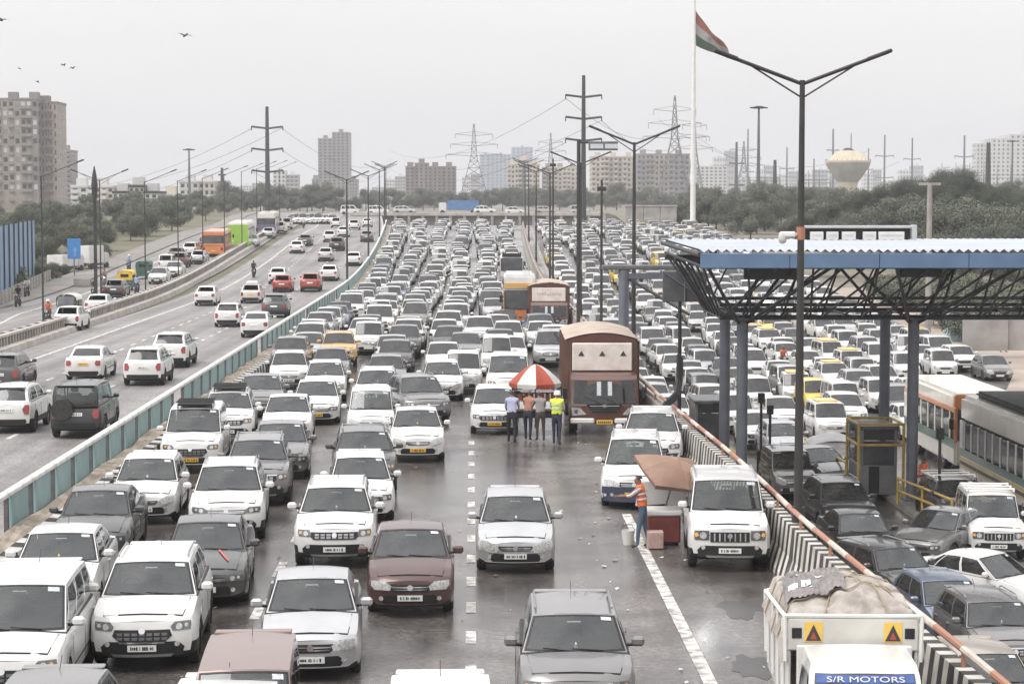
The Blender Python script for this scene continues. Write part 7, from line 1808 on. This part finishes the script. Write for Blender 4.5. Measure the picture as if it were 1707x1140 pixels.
# lattice pylons
def lattice(px, py, pyb, d, wpx, label):
    a = at(px, py, d); z0 = zo(d); h = a[2] - z0; s = d / FPX; w = wpx * s / 2
    t = tag(empty('lattice_pylon', (a[0], d, z0)), label, 'pylon', 'lattice pylons'); m = MB(); r = .14 * d / 700
    def wz(u): return lerp(w, w * .16, min(1, u / .62) ** .8) if u < .62 else lerp(w * .16, w * .03, (u - .62) / .38)
    us = [0, .14, .27, .38, .48, .56, .62, .70, .78, .86, .93, 1.0]
    for u0, u1 in zip(us[:-1], us[1:]):
        a0, a1, z0_, z1_ = wz(u0), wz(u1), u0 * h, u1 * h
        cs0 = [(a0, a0), (-a0, a0), (-a0, -a0), (a0, -a0)]; cs1 = [(a1, a1), (-a1, a1), (-a1, -a1), (a1, -a1)]
        for k in range(4):
            p, q = cs0[k], cs0[(k + 1) % 4]; P_, Q = cs1[k], cs1[(k + 1) % 4]
            m.tube((*p, z0_), (*P_, z1_), r, 4); m.tube((*p, z0_), (*Q, z1_), r * .6, 3); m.tube((*q, z0_), (*P_, z1_), r * .6, 3); m.tube((*P_, z1_), (*Q, z1_), r * .6, 3)
    m.build('lattice_frame', steel, t)
    for u, aw in ((.62, 1.5), (.74, 1.25), (.86, 1.0)):
        c = MB()
        for sd in (1, -1):
            L_ = w * aw; c.tube((0, 0, u * h), (sd * L_, 0, u * h + .02 * h), r * .8, 4); c.tube((0, 0, u * h + .05 * h), (sd * L_, 0, u * h + .02 * h), r * .6, 4); c.tube((sd * L_, 0, u * h + .02 * h), (sd * L_, 0, u * h - .03 * h), r * .8, 4)
        c.build('cross_arm', steel, t)
    return a, h, w
L1 = lattice(790, 207, 335, 800, 62, 'lattice pylon left of the cream flats')
L2 = lattice(1125, 160, 330, 760, 70, 'large lattice pylon left of the flagpole')
L3 = lattice(918, 222, 330, 1150, 40, 'hazy lattice pylon behind the cream flats')
L4 = lattice(1240, 236, 330, 1150, 46, 'hazy lattice pylon by the high mast light')
L5 = lattice(1158, 190, 330, 900, 40, 'lattice pylon just behind the flagpole')
# overhead wires
def wires(label, A, B, offs, sag, r, mats=steel):
    t = tag(empty('power_line', A), label, 'power line', None); 
    for (ox, oz) in offs:
        m = MB(); A2, B2 = Vector(A) + Vector((ox, 0, oz)), Vector(B) + Vector((ox, 0, oz)); pts = [A2.lerp(B2, i / 14) - Vector((0, 0, sag * 4 * (i / 14) * (1 - i / 14))) for i in range(15)]
        at_parent(m.path(pts, r, 3).build('wire', mats), t)
fa = lambda px, py, d: at(px, py, d)
wires('sagging wires from the left power pole towards the left edge', fa(445, 214, 450), fa(60, 300, 800), [(-3.2, 0), (3.2, 0), (-3.2, -4.8)], 7, .05)
wires('sagging wires from the left power pole towards the lone tower', fa(445, 214, 450), fa(640, 265, 900), [(3.2, 0), (3.2, -4.8), (-3.2, -9.6)], 6, .05)
wires('sagging wires from the black pole past the lattice pylon', fa(973, 165, 330), fa(660, 250, 800), [(-2.8, 0), (2.8, -3.5), (-2.8, -7)], 6, .04)
wires('sagging wires between the black pole and the flagpole pylon', fa(973, 165, 330), fa(1125, 215, 760), [(-2.8, 0), (2.8, -3.5)], 5, .05)
wires('sagging wires leading right from the large lattice pylon', fa(1125, 200, 760), fa(1475, 250, 850), [(-6, 0), (6, -5)], 12, .07)
# ================================================================== left verge: hoarding, sign, small truck
ho = tag(empty('hoarding', (-40, 172, 0)), 'tall blue corrugated sheet hoarding at the left edge', 'hoarding')
hblue = mat('hoarding_blue', (0.25, 0.35, 0.48), 0.5, nscale=.8, col2=(0.20, 0.29, 0.41))
A_, B_ = Vector((-35.0, 140, 0)), Vector((at(59, 470, 190)[0], 190, zo(190)))
n = 14
for k in range(n):
    p, q = A_.lerp(B_, k / n), A_.lerp(B_, (k + 1) / n); dv = (q - p); 
    g = MB(); g.grid(lambda u, v: tuple(p + dv * (u * .985) + Vector((.05 * math.sin(u * 12 * math.pi), 0, .25 + v * 5.2))), [i / 24 for i in range(25)], [0, 1]); at_parent(g.build('sheet_panel', hblue), ho)
    at_parent(MB().tube(tuple(p + Vector((.12, 0, 0))), tuple(p + Vector((.12, 0, 5.6))), .07, 6).build('post', dark_steel), ho)
X, d, z = gp(124, 462); 
sg = tag(empty('road_sign', (X, d, z)), 'blue rectangular sign with a white arrow by the service road', 'sign')
MB().tube((0, .05, 0), (0, .05, 3.6), .06, 8).build('post', steel, sg); MB().rb(-.62, .62, -.02, .03, 1.7, 3.6, .03).build('sign_face', mat('sign_blue', (0.06, 0.22, 0.52), 0.5, nscale=2, namt=.12), sg)
MB().prism([(.02, 1.95), (.18, 1.95), (.18, 2.45), (.32, 2.45), (.10, 2.85), (-.12, 2.45), (.02, 2.45)], -.032, -.024).build('arrow', mat('sign_light_blue', (0.16, 0.36, 0.62), 0.5), sg)
fn = tag(empty('picket_row', (-36, 150, 0)), 'row of short pale posts along the foot of the blue hoarding', 'fence')
pmf = MB().rb(-.12, .12, -.12, .12, 0, .95, .03).mesh('post', [pale])
for k in range(22):
    p = A_.lerp(B_, k / 22) + Vector((1.5, 0, 0)); o = at_parent(obj('post', pmf), fn); o.matrix_basis = Matrix.Translation(p)
for (px, py, d, lab, wd) in ((152, 418, 205, 'small white delivery truck parked beyond the blue sign', 2.2), (110, 428, 200, 'white parked van left of the small delivery truck', 2.0)):
    a = at(px, py, d); z0 = zo(d); t = tag(empty('parked_truck', (a[0], d, z0), R(72)), lab, 'truck'); t.scale = (.9, .9, .8)
    MB().rb(-2.4, .9, -wd / 2, wd / 2, .8, 3.0 if wd > 2.1 else 2.2, .06).build('cargo_box', P['white'], t); MB().rb(.95, 2.3, -wd / 2 + .05, wd / 2 - .05, .5, 2.1, .15).build('cab', P['pearl'], t); MB().rb(1.6, 2.31, -wd / 2 + .1, wd / 2 - .1, 1.3, 1.95, .05).build('windscreen', glassd, t)
    for x in (-1.5, 1.6):
        for y in (-1, 1): w_ = obj('wheel', wm, t, (x, y * wd / 2 * .9, .45)); w_.rotation_euler = (R(90), 0, 0)
X, d, z = gp(140, 478)
tag(MB().rb(X - .9, X + .6, d, d + .8, z, z + .7, .06).build('planter', concrete), 'white low block at the pavement edge below the blue sign', 'block')
# ================================================================== trees
leafm = [mat('leaf_dark', (0.052, 0.062, 0.038), 0.7, nscale=.8, namt=.3), mat('leaf_mid', (0.098, 0.110, 0.070), 0.7, nscale=.8, namt=.3), mat('leaf_light', (0.165, 0.178, 0.115), 0.7, nscale=.8, namt=.25)]
bark = mat('bark', (0.10, 0.08, 0.06), 0.9, nscale=3, namt=.35)
leafd = [mat('leaf_deep', (0.026, 0.033, 0.020), 0.7, nscale=.8, namt=.3), mat('leaf_deep_mid', (0.048, 0.058, 0.034), 0.7, nscale=.8, namt=.3), mat('leaf_deep_light', (0.085, 0.098, 0.056), 0.7, nscale=.8, namt=.25)]
def tree_mesh(seed, h, w, nl, shape=1.0, ls=.3):
    rg = random.Random(seed); tr = MB(); 
    tr.tube((0, 0, -.3), (0, 0, h * .45), .16 * h / 6, 7, .09 * h / 6)
    cl = []
    for k in range(int(11 + h)):
        an = rg.uniform(0, 6.283); rr = w * .5 * math.sqrt(rg.random()) * .85; z = h * rg.uniform(.28, .86) * shape
        rr *= 1.0 - .55 * max(0, (z / h - .55) / .45); c = Vector((rr * math.cos(an), rr * math.sin(an), z)); cl.append((c, rg.uniform(.13, .24) * w, rg.random()))
        if k % 2 == 0: tr.tube((0, 0, h * rg.uniform(.2, .45)), tuple(c), .055 * h / 6, 5, .02)
    rs = np.random.RandomState(seed); K = len(cl); ci = rs.randint(0, K, nl)
    C_ = np.array([tuple(c) for c, r, t_ in cl])[ci]; R_ = np.array([r for c, r, t_ in cl])[ci]; T_ = np.array([t_ for c, r, t_ in cl])[ci]
    nrm = lambda q: q / np.maximum(1e-9, np.linalg.norm(q, axis=1))[:, None]
    vv = nrm(rs.normal(size=(nl, 3))) * (R_ * rs.uniform(.45, 1.12, nl) ** 1.0)[:, None]; vv[:, 2] *= .8; pp = C_ + vv
    nn = nrm(nrm(vv) + np.stack([rs.uniform(-.7, .7, nl), rs.uniform(-.7, .7, nl), rs.uniform(-.3, .8, nl)], 1)); aa = nrm(np.cross(nn, rs.normal(size=(nl, 3)))); bb_ = np.cross(nn, aa)
    s_ = (ls * rs.uniform(.6, 1.4, nl))[:, None]
    V = np.stack([pp + aa * s_, pp + bb_ * s_ * .55, pp - aa * s_, pp - bb_ * s_ * .55], 1).reshape(-1, 3)
    q = T_ * .6 + rs.rand(nl) * .55; Mi = np.where(q < .42, 0, np.where(q < .88, 1, 2)).astype('i')
    me = bpy.data.meshes.new('crown'); me.vertices.add(nl * 4); me.vertices.foreach_set('co', V.astype('f').ravel()); me.loops.add(nl * 4); me.polygons.add(nl)
    me.loops.foreach_set('vertex_index', np.arange(nl * 4, dtype='i')); me.polygons.foreach_set('loop_start', np.arange(0, nl * 4, 4, dtype='i')); me.update(calc_edges=True)
    for m_ in (leafd if h > 8 else leafm): me.materials.append(m_)
    me.polygons.foreach_set('material_index', Mi); me.update()
    return tr.mesh('trunk', [bark]), me, h, w
TV = [tree_mesh(1, 6, 6, 24000, ls=.09), tree_mesh(2, 7, 6.5, 26000, ls=.09), tree_mesh(3, 5, 6.5, 22000, ls=.085), tree_mesh(4, 9, 8.5, 90000, ls=.055), tree_mesh(5, 10.5, 8.5, 100000, ls=.055), tree_mesh(6, 3.2, 5, 9000, .9, .09)]
def tree(v, X, d, s, label, group, kind='tree', z=None, rz=None):
    tm, cm, h, w = TV[v]; t = tag(empty(kind, (X, d, (zo(d) if z is None else z) - .1)), label, 'tree' if kind == 'tree' else 'shrub', group); t.scale = (s, s, s); t.rotation_euler = (0, 0, rnd2.uniform(0, 6.28) if rz is None else rz)
    obj('trunk', tm, t); o = obj('crown', cm, t); return t
rnd2 = random.Random(77)
GT = 'trees left of the service road'; GT2 = 'scrub trees right of the flyover'; GT3 = 'tall dark trees behind the canopy'
spots = []
for d in (205, 222, 240, 260, 282, 306, 332, 360, 392):
    n = 5 if d < 300 else 7
    for k in range(n): spots.append((d + rnd2.uniform(-6, 6), k))
for d, k in spots:
    edge = 787 - (-(sx(-38.5, d))) * FPX / d        # px of the service road's far side
    X = sx(-40, d) - 2.5 - k * 5.2 + rnd2.uniform(-1.6, 1.6)
    tree(rnd2.choice([0, 1, 2, 2]), X, d, rnd2.uniform(.50, .86) * (1.0 if d < 330 else .85), (f'{ORD[min(11, int((d - 195) / 22))]} tree along the service road kerb, counted from the blue sign' if k == 0 else 'bushy grey-green tree in the belt left of the service road'), GT)
for k in range(16):
    d = 425 + 14 * (k % 4); X = at(200 + k * 26, 340, d)[0]; tree(rnd2.choice([0, 1, 2]), X, d, rnd2.uniform(.5, .8), 'small tree at the back of the left tree belt below the white houses', 'back trees on the left')
for k in range(14):
    px = 140 + rnd2.uniform(-60, 60) if k < 7 else 230 + rnd2.uniform(-40, 60); d = rnd2.uniform(178, 200); X = at(px, 430, d)[0]
    if X < sx(srv(d), d) - 4.5: tree(5, X, d, rnd2.uniform(.5, .85), 'low scrubby bush on the verge beside the blue sign', 'verge bushes by the blue sign', 'shrub')
for k in range(26):      # right of the flyover, along the land behind the toll lanes
    d = rnd2.uniform(180, 290); X = sx(34, d) + rnd2.uniform(1, 24) + (4 if d < 200 else 0)
    tree(rnd2.choice([2, 5, 2, 0]), X, d, rnd2.uniform(.62, .95), 'low grey-green scrub tree behind the toll lanes', GT2)
for k in range(20):
    px = 1140 + k * 13.5; d = 300 + rnd2.uniform(-5, 40); X = at(px, 370, d)[0]; tree(rnd2.choice([2, 0, 1]), X, d, rnd2.uniform(.8, 1.0), 'scrub tree in the far belt right of the flagpole', 'far scrub belt on the right')
tall = [(1420, 322, 175, 2), (1452, 318, 170, 3), (1488, 306, 168, 3), (1522, 300, 165, 4), (1560, 286, 160, 4), (1592, 284, 158, 4), (1628, 300, 158, 3), (1660, 312, 155, 4), (1694, 318, 152, 3), (1726, 322, 150, 3), (1500, 330, 150, 0), (1545, 330, 146, 1), (1600, 325, 145, 1), (1650, 340, 143, 1), (1690, 345, 140, 0), (1440, 345, 160, 1), (1400, 352, 190, 0), (1470, 350, 150, 2), (1540, 345, 138, 0), (1580, 345, 136, 2), (1635, 350, 134, 2), (1705, 360, 132, 2)]
for k, (px, pyt, d, v) in enumerate(tall):
    d = d * 1.55; z_ = zo(d) - drop(d); a = at(px, pyt, d); hh = a[2] - z_; tree(v, a[0], d, hh / (TV[v][2] * .93), (f'{ORD[k]} dark tall tree along the skyline behind the canopy, counted from the water tower' if k < 10 else 'lower dark tree filling the clump behind the canopy roof'), GT3, z=z_)
for k in range(16):
    px = 1150 + k * 36; d = rnd2.uniform(170, 205); X = at(px, 400, d)[0]
    if X > 36: tree(5, X, d, rnd2.uniform(.7, 1.0), 'low bush along the back of the dirt lot', 'bushes behind the dirt lot', 'shrub', z=zo(d) - drop(d))
for k in range(10):
    px = 380 + k * 20; d = 520 + rnd2.uniform(0, 60); tree(rnd2.choice([0, 1]), at(px, 340, d)[0], d, rnd2.uniform(.9, 1.2), 'hazy tree at the end of the left road', 'hazy far trees')
for k in range(30):
    px = 610 + k * 19; d = 560 + rnd2.uniform(0, 120); tree(rnd2.choice([0, 1, 2]), at(px, 340, d)[0], d, rnd2.uniform(.9, 1.25), 'hazy tree behind the flyover at the foot of the flats', 'hazy trees behind the flyover')
for k in range(34):
    px = 1160 + k * 17; d = rnd2.uniform(420, 640); tree(rnd2.choice([0, 1, 2]), at(px, 340, d)[0], d, rnd2.uniform(.85, 1.1), 'hazy tree among the power poles on the right', 'hazy trees among the power poles')
for k in range(26):
    px = 1335 + k * 15 + rnd2.uniform(-8, 8); d = rnd2.uniform(138, 176); X = at(px, 440, d)[0]
    if X > 35: tree(5, X, d, rnd2.uniform(.65, 1.15), 'low green bush at the back of the dirt lot under the canopy line', 'bushes behind the dirt lot', 'shrub', z=zo(d) - drop(d))
for d in range(146, 236, 4):
    X = sx(srv(d) - 4.4 - rnd2.uniform(0, 2.5), d)
    if d > 160 or X < -39: tree(5, X, d, rnd2.uniform(.35, .75), 'low scrubby bush lining the pavement of the service road', 'bushes along the service road pavement', 'shrub')
# row of cars along the far end of the service road
for k in range(9):
    px = 490 + k * 8.5; X, d, z = gp(px, 374); o = obj('car', CARS[rnd2.choice(['hatch', 'suv', 'van'])].far); slot_paint(o, P['white']); tag(o, 'tiny white car in the row at the far end of the service road', 'car', 'row of tiny white cars'); o.location = (X, d, z); o.rotation_euler = (0, 0, R(20))
# birds
for (px, py, d, lab, s) in ((308, 60, 120, 'dark bird gliding alone in the upper left sky', 1.0), (1, 33, 90, 'dark bird at the very left edge of the sky', 1.0), (106, 109, 190, 'tiny bird left of a close pair in the sky', .8), (121, 114, 190, 'tiny bird right of a close pair in the sky', .8), (33, 115, 200, 'faint tiny bird high above the apartment block', .7), (63, 137, 200, 'tiny bird just above the apartment block roof', .7)):
    a = at(px, py, d); m = MB()
    for sd in (1, -1): m.add([(0, -.12, 0), (sd * .26, -.10, .10), (sd * .52, .06, .04), (sd * .26, .08, .08), (0, .12, 0)], [(0, 1, 3, 4), (1, 2, 3)])
    m.lathe([(.005, -.26), (.05, -.14), (.07, 0), (.045, .14), (.03, .26), (.06, .34)], 8, axis='x', M=Matrix.Rotation(R(90), 4, 'Z'))
    o = tag(m.build('bird', trim, smooth=50), lab, 'bird', 'birds in the sky'); o.location = a; o.scale = (s, s, s); o.rotation_euler = (R(20), R(12), R(40 + px))
# ================================================================== air
hz = MB().bb(-3100, 3100, -70, 3300, -3.5, 75)
hm = bpy.data.materials.new('haze_air'); hm.use_nodes = True; nt = hm.node_tree; nt.nodes.clear()
ho_ = nt.nodes.new('ShaderNodeOutputMaterial'); pv = nt.nodes.new('ShaderNodeVolumePrincipled'); pv.inputs['Color'].default_value = (0.93, 0.93, 0.96, 1); pv.inputs['Density'].default_value = 0.00034; pv.inputs['Anisotropy'].default_value = 0.0
nt.links.new(pv.outputs[0], ho_.inputs['Volume'])
hzo = hz.build('haze', hm); hzo['kind'] = 'stuff'

for k, (p0, p1, pt, d, lab) in enumerate(((1570, 1640, 288, 820, 'pale steel substation gantry near the right edge'), (1640, 1707, 292, 800, 'pale steel substation gantry at the right edge'), (1330, 1384, 300, 850, 'pale steel substation gantry left of the water tower'), (1225, 1300, 296, 850, 'pale steel substation gantry by the high mast light'))):
    a, b = at(p0, pt, d), at(p1, pt, d); z0 = zo(d); t = tag(empty('substation_gantry', (a[0], d, z0)), lab, 'gantry', 'substation gantries'); W_ = b[0] - a[0]; h = a[2] - z0
    for q in range(4):
        x = W_ * q / 3; MB().tube((x - .8, 0, 0), (x, 0, h), .16, 5).tube((x + .8, 0, 0), (x, 0, h), .16, 5).tube((x, 0, h), (x, 0, h + 4), .10, 5).build('post', steel, t)
    for z in (h, h - 1.2, h * .72): MB().tube((0, 0, z), (W_, 0, z), .12, 5).build('beam', steel, t)
